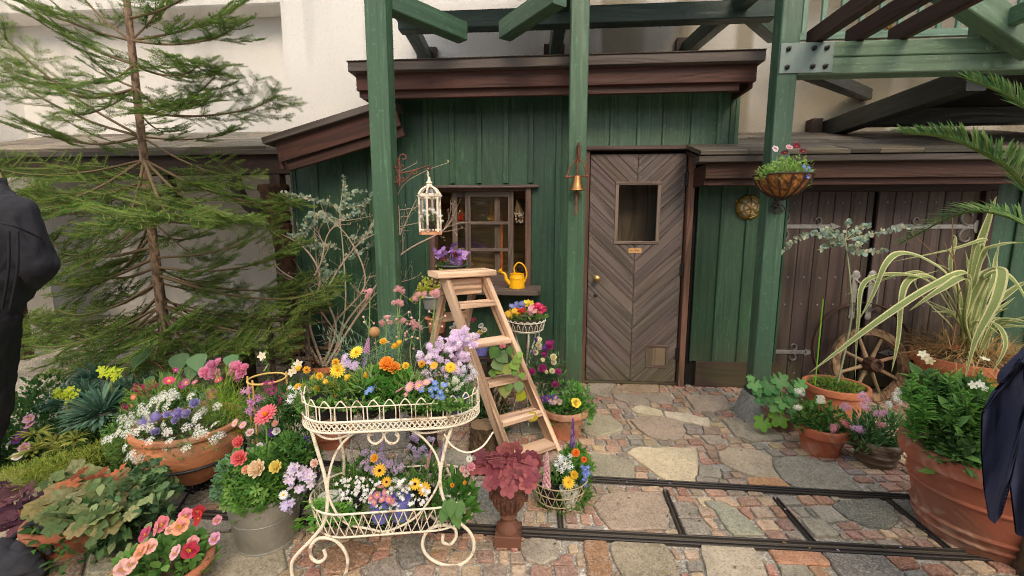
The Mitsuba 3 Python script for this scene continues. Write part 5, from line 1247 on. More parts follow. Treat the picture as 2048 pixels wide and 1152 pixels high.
for i in range(6):
    mb = MB(); x = q0[0]+.03+R(0, .12); z = z0c + .03 + i*.035; plank(mb, (x, yc+.02, z), (x+R(-.02, .02), yc+.30, z), .07, .05, (R(-.6, .6), 0, 1), S(168, 128, 90), .008); fk = thing('firewood_log', 'split pale brown firewood log, %s in the twig crate' % ['lowest', 'second from the bottom', 'third from the bottom', 'third from the top', 'second from the top', 'topmost'][i], 'log', 'firewood logs in the twig crate'); part(None, fk, mb, 'pale_wood')
q = at(603, 712, 3.1); fb = thing('metal_bucket', 'dark grey tapering metal bucket beside the twig crate', 'bucket')
mb = MB(); lathe(mb, [(0, .002), (.05, 0), (.085, .24), (.09, .245), (.088, .252), (.082, .25), (.05, .05), (0, .04)], (q[0], 3.1, 0), 28, S(84, 86, 86)); part(fb, 'body', mb, 'zinc', True)
mb = MB(); tube(mb, spline([V3(q[0]-.085, 3.1, .24), V3(q[0]-.05, 3.09, .36), V3(q[0]+.05, 3.09, .36), V3(q[0]+.085, 3.1, .24)], 6), .004, 6, S(80, 82, 82)); part(fb, 'handle', mb, 'black_iron', True)
bh = thing('bamboo_hoop', 'pale bamboo ring support on thin canes standing in the flowers', 'plant support')
hy2 = 2.12; hcn = at(534, 757, hy2); wq = np.linalg.norm(at(535, 757, hy2)-hcn); BAM = S(206, 172, 104)
mb = MB(); rq = 33*wq; tube(mb, [hcn + V3(rq*math.cos(t), rq*math.sin(t), 0) for t in np.linspace(0, 2*np.pi, 32, endpoint=False)], .005, 7, BAM, closed=True); part(bh, 'ring', mb, 'plain', True)
for t in (.6, 3.5, 4.5): mb = MB(); p = hcn + V3(rq*math.cos(t), rq*math.sin(t), 0); tube(mb, [V3(p[0], p[1], .0), p + V3(0, 0, .02)], .005, 6, BAM); part(bh, 'cane', mb, 'plain', True)
tb = thing('hanging_bowl', 'small teal wire bowl hanging under the lean-to roof behind the fir', 'basket')
hq = at(232, 440, 4.3); w4 = np.linalg.norm(at(233, 440, 4.3)-hq); TEA = S(66, 104, 100)
mb = MB()
for r, z in ((26, 6), (26, 2), (25, -3), (20, -8), (8, -10)): tube(mb, [hq + V3(r*w4*math.cos(t), r*w4*math.sin(t), z*w4) for t in np.linspace(0, 2*np.pi, 28, endpoint=False)], .006, 5, TEA, closed=True)
lathe(mb, [(0, -9*w4), (19*w4, -8*w4), (24*w4, 0), (23*w4, 0), (0, -6*w4)], hq, 20, TEA*.6)
part(tb, 'bowl', mb, 'plain', True)
mb = MB()
for t in (0.5, 2.6, 4.7): tube(mb, [hq + V3(26*w4*math.cos(t), 26*w4*math.sin(t), 6*w4), hq + V3(0, 0, 62*w4)], .004, 5, S(90, 84, 76))
tube(mb, [hq + V3(0, 0, 62*w4), V3(hq[0], hq[1], zbm)], .004, 5, S(90, 84, 76)); part(tb, 'hanger', mb, 'plain', True)
bkp = thing('bark_slab', 'rough dark brown slab of bark leaning under the lean-to beam by the wing', 'slab')
ybk = 4.1; mb = MB(); pa, pb = at(548, 392, ybk), at(585, 520, ybk)
pts = spline([pa + V3(0, 0, .1), at(556, 440, ybk), at(570, 490, ybk), V3(pb[0]+.1, ybk, .0)], 8); tube(mb, pts, np.linspace(.13, .07, len(pts))*(1+.1*np.sin(np.arange(len(pts))*2.1)), 14, S(86, 62, 50)); part(None, bkp, mb, 'bark', True)
# ================================================================== PLANT KIT
def rots(d, up):
    d = d/np.linalg.norm(d, axis=1, keepdims=True)
    y = np.cross(up, d); y /= np.linalg.norm(y, axis=1, keepdims=True)+1e-9
    return np.stack([d, y, np.cross(d, y)], 2)
def bake(mb, proto, pos, rot, sc, col):
    """Copies of one small mesh. proto = (V, F, A): A (nv, 4) is the part's own colour and how much it covers the copy's colour."""
    V, F, A = proto; n = len(pos)
    if n == 0: return mb
    sc = np.broadcast_to(np.asarray(sc, float).reshape(-1, 1) if np.ndim(sc) < 2 else sc, (n, 3)) if np.ndim(sc) else np.full((n, 3), sc)
    v = np.einsum('nij,nkj->nki', rot, V[None]*sc[:, None]) + pos[:, None]
    f = (F[None] + (np.arange(n)*len(V))[:, None, None]).reshape(-1, 3)
    col = np.broadcast_to(col, (n, 3))
    c = col[:, None]*(1-A[None, :, 3:]) + A[None, :, :3]*A[None, :, 3:]
    return mb.add(v.reshape(-1, 3), f, c.reshape(-1, 3))
def jcol(cols, n, a=.14, b=.06):
    cols = np.atleast_2d(cols); k = rng.integers(0, len(cols), n)
    return np.clip(cols[k]*(1+rng.uniform(-a, a, (n, 1)))*(1+rng.uniform(-b, b, (n, 3))), .003, .92)
def leafp(W=.4, n=3, fold=.12, droop=.15, pos=.45, rib=0.0, round_=False):
    """Leaf along +x of length 1: half width W/2 widest at pos, folded along the midrib, tip drooping."""
    t = np.linspace(0, 1, n+1); w = np.sin(np.pi*t**(math.log(.5)/math.log(pos)))**(.6 if round_ else 1.0)*W/2
    z = -droop*t**2
    V, A = [], []
    for i in range(n+1):
        V += [(t[i], -w[i], z[i]+fold*w[i]*2), (t[i], 0, z[i]), (t[i], w[i], z[i]+fold*w[i]*2)]
        A += [(1, 1, 1, 0), (.25, .3, .12, rib), (1, 1, 1, 0)]
    F = []
    for i in range(n):
        a, b = 3*i, 3*i+3
        for k in (0, 1):
            if i == 0: F.append((a+1, b+k, b+k+1))
            elif i == n-1: F.append((a+k, b+1, a+k+1))
            else: F += [(a+k, b+k, b+k+1), (a+k, b+k+1, a+k+1)]
    F = np.array(F)[:, [0, 1, 2]]
    return np.array(V, float), F, np.array(A, float)
def lobed(nl=5, depth=.28, ruffle=.06, veins=.35, vc=(.10, .12, .05), round_=.5, cup=.10):
    """Palmate lobed leaf about the origin (stalk at -x): radius 1, ruffled edge, paler or darker veins."""
    m = nl*4; th = np.linspace(-np.pi*.92, np.pi*.92, m+1)
    r = 1 - depth*(.5-.5*np.cos(th/(np.pi*.92)*np.pi*nl))
    r = 1 - depth*np.abs(np.sin((th/(np.pi*.92)+1)*nl*np.pi/2))**round_*1.0 if False else 1 - depth*(1-np.abs(np.cos((th/(np.pi*.92)+1)*nl*np.pi/2-(np.pi/2 if nl % 2 == 0 else 0)))**.7)
    r *= 1 - .18*np.abs(th/np.pi)
    V, A, F = [(0, 0, 0)], [(*vc, veins)], []
    for k, fr in enumerate((.5, 1.0)):
        for i in range(m+1):
            z = cup*fr*fr + ruffle*fr*math.sin(i*2.4+k)
            V.append((r[i]*fr*math.cos(th[i]), r[i]*fr*math.sin(th[i]), z)); A.append((*vc, veins*.8 if (i % 4 == 2 and k == 0) else 0))
    for i in range(m):
        F += [(0, 1+i, 2+i), (1+i, m+2+i, m+3+i), (1+i, m+3+i, 2+i)]
    return np.array(V, float), np.array(F), np.array(A, float)
def petals(n, L=1.0, W=.5, r0=.1, lift=.2, curl=0.0, seg=2, ph=0.0, tip=(1, 1, 1, 0), base=(1, 1, 1, 0), notch=0.0):
    V, F, A = [], [], []
    for i in range(n):
        a = 2*np.pi*i/n + ph; ca, sa = math.cos(a), math.sin(a); b = len(V)
        for k in range(seg+1):
            t = k/seg; w = W*(.35 if k == 0 else (1.0 if k < seg else .55)); rr = r0 + (L-r0)*t; z = lift*t + curl*t*t
            for s in (-.5, .5): V.append((rr*ca - s*w*sa, rr*sa + s*w*ca, z)); A.append(base if k == 0 else tip)
        for k in range(seg): q = b+2*k; F += [(q, q+2, q+3), (q, q+3, q+1)]
        V.append(((L*(1.09-notch))*ca, (L*(1.09-notch))*sa, lift+curl)); A.append(tip); F.append((b+2*seg, len(V)-1, b+2*seg+1))
    return np.array(V, float), np.array(F), np.array(A, float)
def dome(r, h, col, n=7, z=0.0):
    V = [(0, 0, z+h)] + [(r*.6*math.cos(a), r*.6*math.sin(a), z+h*.8) for a in np.arange(n)*2*np.pi/n] + [(r*math.cos(a), r*math.sin(a), z) for a in np.arange(n)*2*np.pi/n]
    F = [(0, 1+i, 1+(i+1) % n) for i in range(n)]
    for i in range(n): F += [(1+i, 1+n+i, 1+n+(i+1) % n), (1+i, 1+n+(i+1) % n, 1+(i+1) % n)]
    return np.array(V, float), np.array(F), np.tile([*col, 1.0], (len(V), 1)).astype(float)
def join(*ps):
    V, F, A, n = [], [], [], 0
    for v, f, a in ps: V.append(v); F.append(f+n); A.append(a); n += len(v)
    return np.vstack(V), np.vstack(F), np.vstack(A)
YC = S(236, 190, 40); DKC = S(58, 36, 24)
P_DAISY = join(petals(16, 1, .34, .2, .12), dome(.30, .14, S(230, 180, 40)))
P_DAISYD = join(petals(14, 1, .36, .2, .10), petals(12, .7, .3, .2, .22, ph=.2), dome(.28, .16, DKC))
P_DOUBLE = join(petals(16, 1, .34, .1, .10), petals(14, .78, .3, .1, .28, ph=.2), petals(10, .5, .28, .05, .42, ph=.1), dome(.22, .4, S(226, 150, 20)))
P_RANUN = join(*[petals(8, 1-.15*k, .66-.08*k, .15, .20+.13*k, .22+.10*k, 3, ph=.4*k) for k in range(5)], dome(.16, .5, S(120, 130, 40)))
P_PRIM = join(petals(5, 1, .86, .1, .10, notch=.12), dome(.26, .06, S(240, 200, 60), 6))
P_FIVE = join(petals(5, 1, .72, .1, .12), dome(.2, .06, S(236, 220, 150), 5, .02))
P_SMALL = petals(5, 1, .75, .05, .15, seg=1)
P_PINKD = join(petals(18, 1, .26, .3, .15, .05), petals(16, .75, .24, .2, .3, ph=.2), dome(.34, .2, S(240, 214, 90)))
P_ANEM = join(petals(8, 1, .78, .1, .25, .25, 3), petals(7, .8, .7, .1, .4, .25, 3, ph=.3), dome(.2, .3, S(30, 24, 50)))
def pansy():
    ps = []
    bl = (*S(96, 20, 30), .75); ye = (*S(240, 180, 50), 1.0); no = (1, 1, 1, 0)
    for a, L, W, z in ((90-35, 1.0, 1.15, 0), (90+35, 1.0, 1.15, .02), (180+8, .95, 1.05, .05), (-8, .95, 1.05, .07), (270, 1.0, 1.4, .1)):
        v, f, c = petals(1, L, W, .0, .12, .04, 3, ph=math.radians(a), tip=no, base=ye if a == 270 else bl); v = v.copy(); v[:, 2] += z
        v[:, 2] += .05*np.sin(v[:, 0]*7+a)
        if a in (188, -8, 270): c = c.copy(); c[2:4] = bl
        ps.append((v, f, c))
    return join(*ps, dome(.10, .06, S(240, 190, 50), 5, .14))
P_PANSY = pansy()
def cluster(n, spread=1.0, fl=P_SMALL, fs=.33, h=.55):
    ps = []
    for i in range(n):
        a, r = i*2.399, spread*math.sqrt((i+.5)/n); z = h*(1-r*r); v, f, c = fl
        M = frame_to(unit(V3(r*math.cos(a)*.8, r*math.sin(a)*.8, .7)), a)
        ps.append((v @ M.T*fs + V3(r*math.cos(a), r*math.sin(a), z), f, c))
    return join(*ps)
P_TUFT = join(cluster(12, .9, P_SMALL, .27, .4), dome(.25, .2, S(190, 196, 100), 6))
P_HEAD = cluster(11, .9, P_FIVE, .34, .5)
P_BALL = cluster(16, .85, P_SMALL, .30, .8)
def spikep(n=64, taper=.75, r=.16, blob=.066):
    """Lupin or stock spike along +z of height 1."""
    iv, iff = _ico[0]; ps = []
    for i in range(n):
        t = (i+.5)/n; a = i*2.399; rr = r*(1-taper*t)
        s = blob*(1-.55*t); ps.append((iv*np.array([s*1.25, s, s*.8]) @ frame_to(unit(V3(math.cos(a), math.sin(a), .25))).T + V3(rr*math.cos(a), rr*math.sin(a), t), iff, np.tile([*([.95, .92, .94] if i % 3 else [.25, .12, .22]), .22*((i*7 % 5)/4)], (len(iv), 1))))
    return join(*ps)
P_LUPIN = spikep()
P_L = {'lance': leafp(.22, 3, .15, .2), 'oval': leafp(.48, 3, .12, .15), 'round': leafp(.8, 3, .08, .12, .5, 0, True), 'needle': leafp(.09, 2, .1, .15), 'strap': leafp(.12, 4, .2, .35), 'big': leafp(.62, 4, .12, .2, .42, .35)}
P_HEU = lobed(5, .26, .07, .30, S(70, 40, 40)); P_HEUG = lobed(6, .25, .08, .5, S(66, 78, 44)); P_IVY = lobed(5, .36, .03, .5, S(150, 176, 130), cup=.04); P_POPPY = lobed(5, .62, .06, .2, S(120, 160, 90))
G1, G2, G3, G4 = S(104, 146, 72), S(78, 120, 62), S(134, 168, 84), S(58, 94, 54)
VIEW = V3(-.05, -.75, .65)
def dirs(n, up=.6, side=1.0, view=0.0):
    d = rng.normal(size=(n, 3))*[side, side, .6]; d[:, 2] = np.abs(d[:, 2]) + up - .3; d[:, 1] -= view
    return d/np.linalg.norm(d, axis=1, keepdims=True)
def plant(name, label, cat='plant', group=None, kind=None): return thing(name, label, cat, group, kind)
def bush(mb, c, rad, n, proto, L, cols, up=.5, shell=.6, lean=(0, 0, 0), a=.16):
    """Leaves through a dome: they point outward and up from its middle."""
    u = rng.normal(size=(n, 3)); u[:, 2] = np.abs(u[:, 2])*.9 - .12; u /= np.linalg.norm(u, axis=1, keepdims=True)
    r = shell + (1-shell)*rng.random((n, 1))**.5; r *= (.8+.4*meshkit.noise(u*3.1+np.asarray(c)))[:, None]
    p = np.asarray(c) + u*r*np.asarray(rad); d = u*[1, 1, .8] + [0, 0, up] + rng.normal(size=(n, 3))*.45 + np.asarray(lean)
    Ls = rng.uniform(L*.65, L*1.25, n)
    return bake(mb, proto, p - d/np.linalg.norm(d, axis=1, keepdims=True)*Ls[:, None]*.4, rots(d, np.tile([0, 0, 1.0], (n, 1)) + rng.normal(size=(n, 3))*.4), Ls, jcol(cols, n, a))
def px_m(px, py, Y): return np.linalg.norm(at(px+1, py, Y) - at(px, py, Y))
def flower(key, proto, px, py, Y, dpx, col, d=None, name='flower', jd=.25, roll=None, mat='petal', label=None, stem=0.0, stemcol=None):
    """One blossom of measured place and width (dpx across), facing mostly up and out."""
    p = at(px, py, Y); s = dpx/2*px_m(px, py, Y)
    d = unit(VIEW + rng.normal(size=3)*jd if d is None else np.asarray(d, float)); M = frame_to(d, R(0, 6.3) if roll is None else roll); col = np.asarray(col)*.86 + .10*np.asarray(col).mean() + .015
    mb = MB(); bake(mb, proto, p[None], M[None], s, jcol(col, 1, .10, .04)); part(key, name, mb, mat, label=label); return p
def stems(key, base, tips, r=.0022, col=G2, bend=.3, name='stems'):
    mb = MB()
    for t in tips:
        t = np.asarray(t); b = np.asarray(base) + V3(R(-.02, .02), R(-.02, .02), 0); m = (b+t)/2 + V3(R(-.02, .02), R(-.02, .02), .02) + (V3(b[0], b[1], t[2])-m_(b, t))*bend
        tube(mb, spline([b, m, t], 4), r, 4, col, cap=False)
    part(key, name, mb, 'twig', True, kind='stuff')
m_ = lambda a, b: (np.asarray(a)+np.asarray(b))/2
def fol(key, mb, name='foliage', mat='leaf'): return part(key, name, mb, mat, kind='stuff')

# ================================================================== FIR TREE
YF = 3.25
fir = plant('fir_tree', 'tall young fir tree with flat needled branches at the left', 'tree')
bt = at(331, 690, YF); bt = V3(bt[0], YF, 0); tt = at(248, -40, YF)
trunk = spline([bt, V3(bt[0]+.005, YF, .6), V3(bt[0]-.004, YF, 1.3), V3(tt[0]+.004, YF, tt[2]), V3(tt[0]+.01, YF, tt[2]+.8)], 12)
mb = MB(); tube(mb, trunk, np.linspace(.050, .012, len(trunk)), 12, S(140, 116, 98)); part(fir, 'trunk', mb, 'bark', True)
NP = (np.array([(0, -.075, 0), (.55, 0, .02), (0, .075, 0), (1, 0, -.04)]) * [1, 1, 1], np.array([(0, 3, 1), (1, 3, 2)]), np.array([(1, 1, 1, 0.0)]*4))
NP = (np.array([(0, -.06, 0), (.55, -.09, .03), (1, 0, -.05), (.55, .09, .03)]), np.array([(0, 1, 2), (0, 2, 3)]), np.array([(1, 1, 1, 0.0)]*4))
FN = [S(84, 114, 58), S(98, 128, 62), S(70, 98, 52), S(110, 140, 68)]
FNEW = [S(128, 158, 76), S(144, 172, 82), S(116, 148, 72)]
def twig_needles(acc, pts, nl, col, tip, pl=V3(0, 0, 1)):
    """Two loose combs of needles along a shoot; the shoot has its own shade, paler towards its tip."""
    p = np.asarray(pts); seg = np.linalg.norm(np.diff(p, axis=0), axis=1); L = seg.sum(); n = max(10, int(L/.0050)*2)
    s = np.repeat(np.linspace(0, L*.999, n//2), 2); cum = np.concatenate([[0], np.cumsum(seg)]); i = np.clip(np.searchsorted(cum, s, side='right')-1, 0, len(seg)-1)
    f = ((s-cum[i])/seg[i])[:, None]; pos = p[i]*(1-f) + p[i+1]*f; t = (p[i+1]-p[i])/seg[i][:, None]
    nrm = unit(pl + rng.normal(size=3)*.22); sd = np.cross(t, nrm); sd /= np.linalg.norm(sd, axis=1, keepdims=True)+1e-9; upn = np.cross(sd, t)
    m = len(s); sg = np.where(np.arange(m) % 2, 1, -1)[:, None]; lift = rng.uniform(-.1, .6, (m, 1)); e = (s/L)[:, None]
    d = sd*sg*(1-.3*lift) + t*(rng.uniform(.25, .6, (m, 1)) + .5*e**3) + upn*lift*.75
    c = (col*(1-e) + (col*.55 + tip*.45)*e)*rng.uniform(.8, 1.2, (m, 1))
    acc.append((pos, d, rng.uniform(nl*.7, nl*1.15, m)*(1-.3*e[:, 0]**4), np.clip(c, 0, .9)))
def fir_branch(a, tip, dens=1.0):
    a, tip = np.asarray(a, float), np.asarray(tip, float); L = np.linalg.norm(tip-a); d = unit(tip-a)
    main = spline([a, a + (tip-a)*.4 + V3(0, 0, -.07*L), a + (tip-a)*.78 + V3(0, 0, -.07*L), tip - V3(0, 0, .01), tip + unit(tip-a)*.03 + V3(0, 0, .035)], 6)
    roll = R(-.6, .6) if a[2] > 1.5 else R(-.28, .28); up_ = .5 if a[2] > 1.5 else .22; pl = unit(V3(R(-.3, .3), -R(.15, .7) if a[2] < 1.7 else R(-.8, .45), 1)); sd = unit(np.cross(d, pl)); pl = np.cross(sd, d)
    wood = MB(); acc = []
    tube(wood, main, np.linspace(.004+.007*L, .002, len(main)), 5, S(112, 96, 70), cap=False)
    C = lambda: FN[int(R(0, 3.99))]*R(.75, 1.3); N = lambda: FNEW[int(R(0, 2.99))]*R(.85, 1.2)
    twig_needles(acc, main[int(len(main)*.45):], .033, C(), N(), pl)
    n = max(4, int(L/(.125 if a[2] > 1.5 else .16)*dens))
    for k in range(n):
        f = .20 + .76*k/n + R(-.03, .03); p = main[min(len(main)-1, int(f*(len(main)-1)))]
        for s in (-1, 1):
            if R() < .16: continue
            l = (.10 + .44*L*(1-f)**.75*(.45+.55*min(1, (f-.1)/.3)))*R(.65, 1.2); l = min(l, .46 if a[2] > 1.2 else .30)
            e = p + (sd*s*R(.6, 1.0) + d*R(.5, .95) + pl*R(-.12, .3))*l*.78
            tw = spline([p, m_(p, e) + V3(0, 0, -.05*l), e + V3(0, 0, .02*l)], 5); tube(wood, tw, np.linspace(.0026, .0012, len(tw)), 4, S(120, 112, 72), cap=False); twig_needles(acc, tw, .031, C(), N(), pl)
            if l > .13:
                td = unit(e-p); ts = unit(np.cross(td, pl))
                for q in np.arange(.25, .98, .30):
                    for s2 in (-1, 1):
                        if R() < .2: continue
                        b = p + (e-p)*q; ll = max(.07, l*.55*(1-q*.6)*R(.65, 1.25)); ee = b + (ts*s2*.8 + td*.7 + pl*R(-.12, .28))*ll
                        twig_needles(acc, [b, m_(b, ee) - V3(0, 0, .005), ee], .030, C(), N(), pl); tube(wood, [b, ee], .0013, 3, S(150, 138, 86), cap=False)
    k = part(fir, 'branch', wood, 'twig', True)
    P, D, Ls, c = [np.concatenate(x) for x in zip(*acc)]
    mb = MB(); bake(mb, NP, P, rots(D, np.tile([0, 0, 1.0], (len(P), 1))), Ls, c*rng.uniform(.88, 1.12)); part(k, 'needles', mb, 'leaf', kind='stuff')
def trunk_at(py):
    q = min(trunk, key=lambda t: abs(576 - 900*((t-CAM) @ UP)/((t-CAM) @ FW) - py)); return q
FB_ = [(80, 345, -30, .1), (88, 466, 52, -.15), (60, 500, -10, .3), (112, 88, 22, .1), (100, 30, -20, -.2), (150, 395, 128, -.45), (215, 545, 195, .15), (240, 428, 150, -.25), (262, 8, 70, -.35), (262, 25, 150, -.1), (262, 90, 255, .35), (250, 455, 262, .4),
       (140, 190, 160, -.5), (180, 170, 95, .3), (190, 360, 205, -.6), (200, 150, 225, -.55), (120, 330, 120, .5), (60, 130, -60, .2), (40, 420, -60, -.3), (170, 95, 160, .45), (230, 330, 260, .5),
       (285, 470, 347, -.05), (300, 0, 335, -.3), (310, 40, 420, -.75), (330, 240, 445, -.9), (318, 560, 398, -.15), (335, 470, 432, -.6), (300, 150, 340, .5), (320, 400, 360, .6), (345, 110, 380, -.5), (340, 350, 430, -.95), (350, 20, 390, .1),
       (440, 130, 505, .2), (445, 110, 545, -.3), (450, 410, 520, .15), (440, 488, 435, .5), (452, 250, 520, -.6), (470, 180, 560, .55), (455, 395, 470, .6),
       (540, 560, 500, -.2), (545, 590, 565, .15), (520, 90, 555, .3), (555, 640, 580, -.1), (560, 470, 580, -.5), (565, 240, 580, -.75), (570, 120, 620, -.4),
       (610, 70, 690, -.1), (615, 110, 745, -.35), (620, 180, 700, -.6), (630, 300, 720, -.8), (625, 400, 705, -.65), (615, 560, 655, -.25), (610, 630, 610, .2), (625, 470, 700, -.45), (640, 60, 640, .5), (640, 520, 630, .5), (650, 230, 690, -.3), (650, 150, 660, .2), (645, 340, 690, -.4), (645, 420, 650, .3),
       (660, 120, 720, -.1), (665, 200, 740, .1), (670, 290, 735, -.15), (660, 470, 680, .1), (655, 560, 690, .0), (655, 90, 660, .4), (600, 540, 620, .45), (590, 430, 640, -.85), (585, 200, 650, -.85), (660, 380, 725, .3), (600, 330, 660, -.95), (535, 420, 560, -.9), (540, 170, 530, -.8), (505, 540, 455, .1), (500, 100, 480, .5), (420, 60, 390, .5), (425, 540, 420, .45)]
for ya, tx, ty, dy in FB_:
    if 425 < ya < 600 and dy < -.3: dy = -dy*.8
    fir_branch(trunk_at(ya), at(tx, ty, YF + dy*.9))
for k in range(6):                                  # the leader above the frame
    a = trunk[-1-k*2]; t = R(0, 6.3); fir_branch(a, a + V3(.45*math.cos(t), .45*math.sin(t), .2))
# ================================================================== BARE SHRUB AND EUCALYPTUS (left pot), EUCALYPTUS (right pot)
def limb(mb, pts, r0, r1, col, n=6): q = spline(pts, n); tube(mb, q, np.linspace(r0, r1, len(q)), 6, col, cap=False); return q
shr = plant('bare_shrub', 'leafless twiggy grey-brown shrub with pale buds rising from the terracotta pot', 'shrub')
b0 = c_sh + V3(0, 0, .17); TWC = S(186, 164, 146)
def shp(px, py, dy=0.0): return at(px, py, c_sh[1]+dy)
mains = [[(648, 735), (618, 640), (640, 560), (612, 500), (545, 460), (425, 415)], [(655, 740), (690, 650), (760, 560), (800, 470), (832, 400)], [(650, 735), (600, 650), (625, 585), (560, 540), (500, 470)], [(660, 735), (668, 650), (730, 570), (700, 480), (640, 420)], [(655, 735), (700, 655), (725, 620), (760, 580), (815, 560)], [(645, 738), (610, 680), (600, 610), (640, 530), (655, 470), (690, 430)], [(660, 738), (672, 660), (655, 590), (690, 520), (745, 470), (860, 440)], [(655, 738), (680, 690), (640, 620), (590, 555)], [(655, 735), (710, 640), (790, 520), (880, 465), (905, 440)]]
buds = []
for i, m in enumerate(mains):
    dy = R(-.25, .15); mb = MB(); pts = [b0 + V3(R(-.05, .05), R(-.04, .04), -.02)] + [shp(x, y, dy*(k/len(m))) for k, (x, y) in enumerate(m) if k]
    q = limb(mb, pts, .012, .0028, jit(TWC, .15))
    for k in range(9):
        f = R(.35, .98); p = q[int(f*(len(q)-1))]; t = unit(q[min(len(q)-1, int(f*(len(q)-1))+1)] - q[max(0, int(f*(len(q)-1))-1)])
        d = unit(t + rng.normal(size=3)*.75 + V3(0, 0, .25)); l = R(.10, .30); e = p + d*l
        qq = limb(mb, [p, p + d*l*.5 + V3(R(-.02, .02), 0, R(-.02, .03)), e], .0028, .0014, jit(TWC, .15), 4); buds.append(qq[-1])
        for _ in range(2):
            p2 = qq[int(R(.3, .9)*(len(qq)-1))]; d2 = unit(d + rng.normal(size=3)*.7); e2 = p2 + d2*R(.05, .14); tube(mb, [p2, m_(p2, e2)+V3(0, 0, .004), e2], .0012, 3, TWC, cap=False); buds.append(e2)
    part(shr, 'branch', mb, 'twig', True)
mb = MB(); 
yl_tw = [[(800, 470), (795, 400), (770, 355)], [(780, 470), (800, 380), (845, 345), (897, 325)], [(800, 420), (830, 415), (850, 405)], [(770, 380), (790, 350), (835, 325)]]
for pts in yl_tw: q = limb(mb, [at(x, y, 2.82) for x, y in pts], .0022, .0014, TWC, 6); buds.append(q[-1])
part(shr, 'branch', mb, 'twig', True)
mb = MB(); bp = np.array(buds); bake(mb, P_L['oval'], bp, rots(rng.normal(size=bp.shape)*.4 + [0, 0, 1], rng.normal(size=bp.shape)), .018, jcol([S(206, 190, 130), S(196, 170, 150)], len(bp))); part(shr, 'buds', mb, 'leaf', kind='stuff')
EUC = [S(172, 194, 180), S(196, 208, 186), S(150, 178, 168), S(208, 208, 176), S(160, 184, 162)]
def euc_spray(key, pts, dn=1.0, sz=.019):
    mb = MB(); q = spline(pts, 10); tube(mb, q, np.linspace(.0035, .0012, len(q)), 5, S(178, 170, 150), cap=False); part(key, 'branch', mb, 'twig', True)
    L = np.linalg.norm(np.diff(q, axis=0), axis=1).sum(); n = int(L/.0105*dn); f = np.linspace(.12, 1, n); i = np.clip((f*(len(q)-1)).astype(int), 0, len(q)-2); p = q[i]; t = q[i+1]-q[i]
    t /= np.linalg.norm(t, axis=1, keepdims=True); d = np.cross(t, rng.normal(size=t.shape)); d /= np.linalg.norm(d, axis=1, keepdims=True); d += t*.4
    mb = MB(); bake(mb, P_L['round'], p, rots(d, rng.normal(size=d.shape)+[0, -.5, .8]), rng.uniform(sz*.7, sz*1.3, n)*(1.15-.4*f), jcol(EUC, n, .12)); part(key, 'leaves', mb, 'leaf', kind='stuff')
eul = plant('eucalyptus', 'blue-green round-leaved eucalyptus sprays rising from the bare shrub at left', 'plant')
ye = c_sh[1] + .1; E = lambda px, py, Y=None: at(px, py, ye if Y is None else Y)
mb = MB(); q = limb(mb, [b0 + V3(.02, .04, 0), E(690, 620), E(686, 500), E(680, 430), E(688, 362)], .008, .003, S(176, 172, 150), 8); part(eul, 'stem', mb, 'twig', True)
mb = MB(); limb(mb, [b0 + V3(-.02, .05, 0), E(640, 600), E(630, 480), E(628, 400)], .006, .003, S(160, 160, 138), 8); part(eul, 'stem', mb, 'twig', True)
for pts in ([(684, 430), (655, 405), (610, 398), (565, 405)], [(684, 415), (720, 410), (748, 388), (765, 375)], [(688, 400), (690, 380), (687, 352)], [(680, 440), (640, 430), (605, 470), (575, 470)], [(686, 470), (720, 480), (745, 455), (760, 430)], [(684, 440), (700, 430), (730, 425)], [(682, 500), (660, 488), (640, 495), (600, 490)], [(684, 520), (725, 500), (755, 478)], [(628, 430), (612, 440), (590, 500)], [(690, 600), (650, 560), (655, 540)], [(640, 560), (660, 545), (690, 545)], [(628, 400), (600, 392), (560, 385)], [(680, 425), (700, 390), (735, 382)], [(630, 470), (650, 520), (640, 545)], [(684, 450), (655, 440), (620, 425)]):
    euc_spray(eul, [E(x, y, ye+R(-.1, .1)*(k > 0)) for k, (x, y) in enumerate(pts)], 1.6, .034)
eur = plant('eucalyptus', 'silvery young eucalyptus with spreading sprays in front of the plank doors', 'plant')
ye = c_eu[1] + .05
mb = MB(); limb(mb, [c_eu + V3(.03, .03, .19), E(1702, 640), E(1700, 560), E(1693, 500), E(1690, 475)], .007, .004, S(150, 158, 128), 8); part(eur, 'stem', mb, 'twig', True)
for pts in ([(1692, 490), (1650, 465), (1600, 475), (1553, 510)], [(1692, 480), (1730, 470), (1775, 462), (1822, 452)], [(1692, 475), (1694, 455), (1695, 442)], [(1693, 500), (1730, 505), (1775, 498)], [(1692, 485), (1660, 490), (1635, 500)], [(1692, 478), (1720, 455), (1740, 450)], [(1690, 480), (1665, 462), (1650, 460)], [(1693, 495), (1715, 490), (1735, 470)], [(1692, 490), (1670, 480), (1620, 465)]):
    euc_spray(eur, [E(x, y, ye+R(-.08, .08)*(k > 0)) for k, (x, y) in enumerate(pts)], 1.6, .034)
mb = MB(); bush(mb, c_eu + V3(0, 0, .19), (.18, .18, .05), 700, P_L['oval'], .03, [G3, S(140, 150, 70), G1], .6, .2); fol(eur, mb, 'ground_cover')
sk = thing('plant_stake', 'thin bright green plant stake in the eucalyptus pot', 'stake'); mb = MB(); tube(mb, [at(1630, 770, c_eu[1]-.03), at(1646, 598, c_eu[1]-.03)], .0045, 6, S(120, 176, 50)); part(None, sk, mb, 'plain', True)

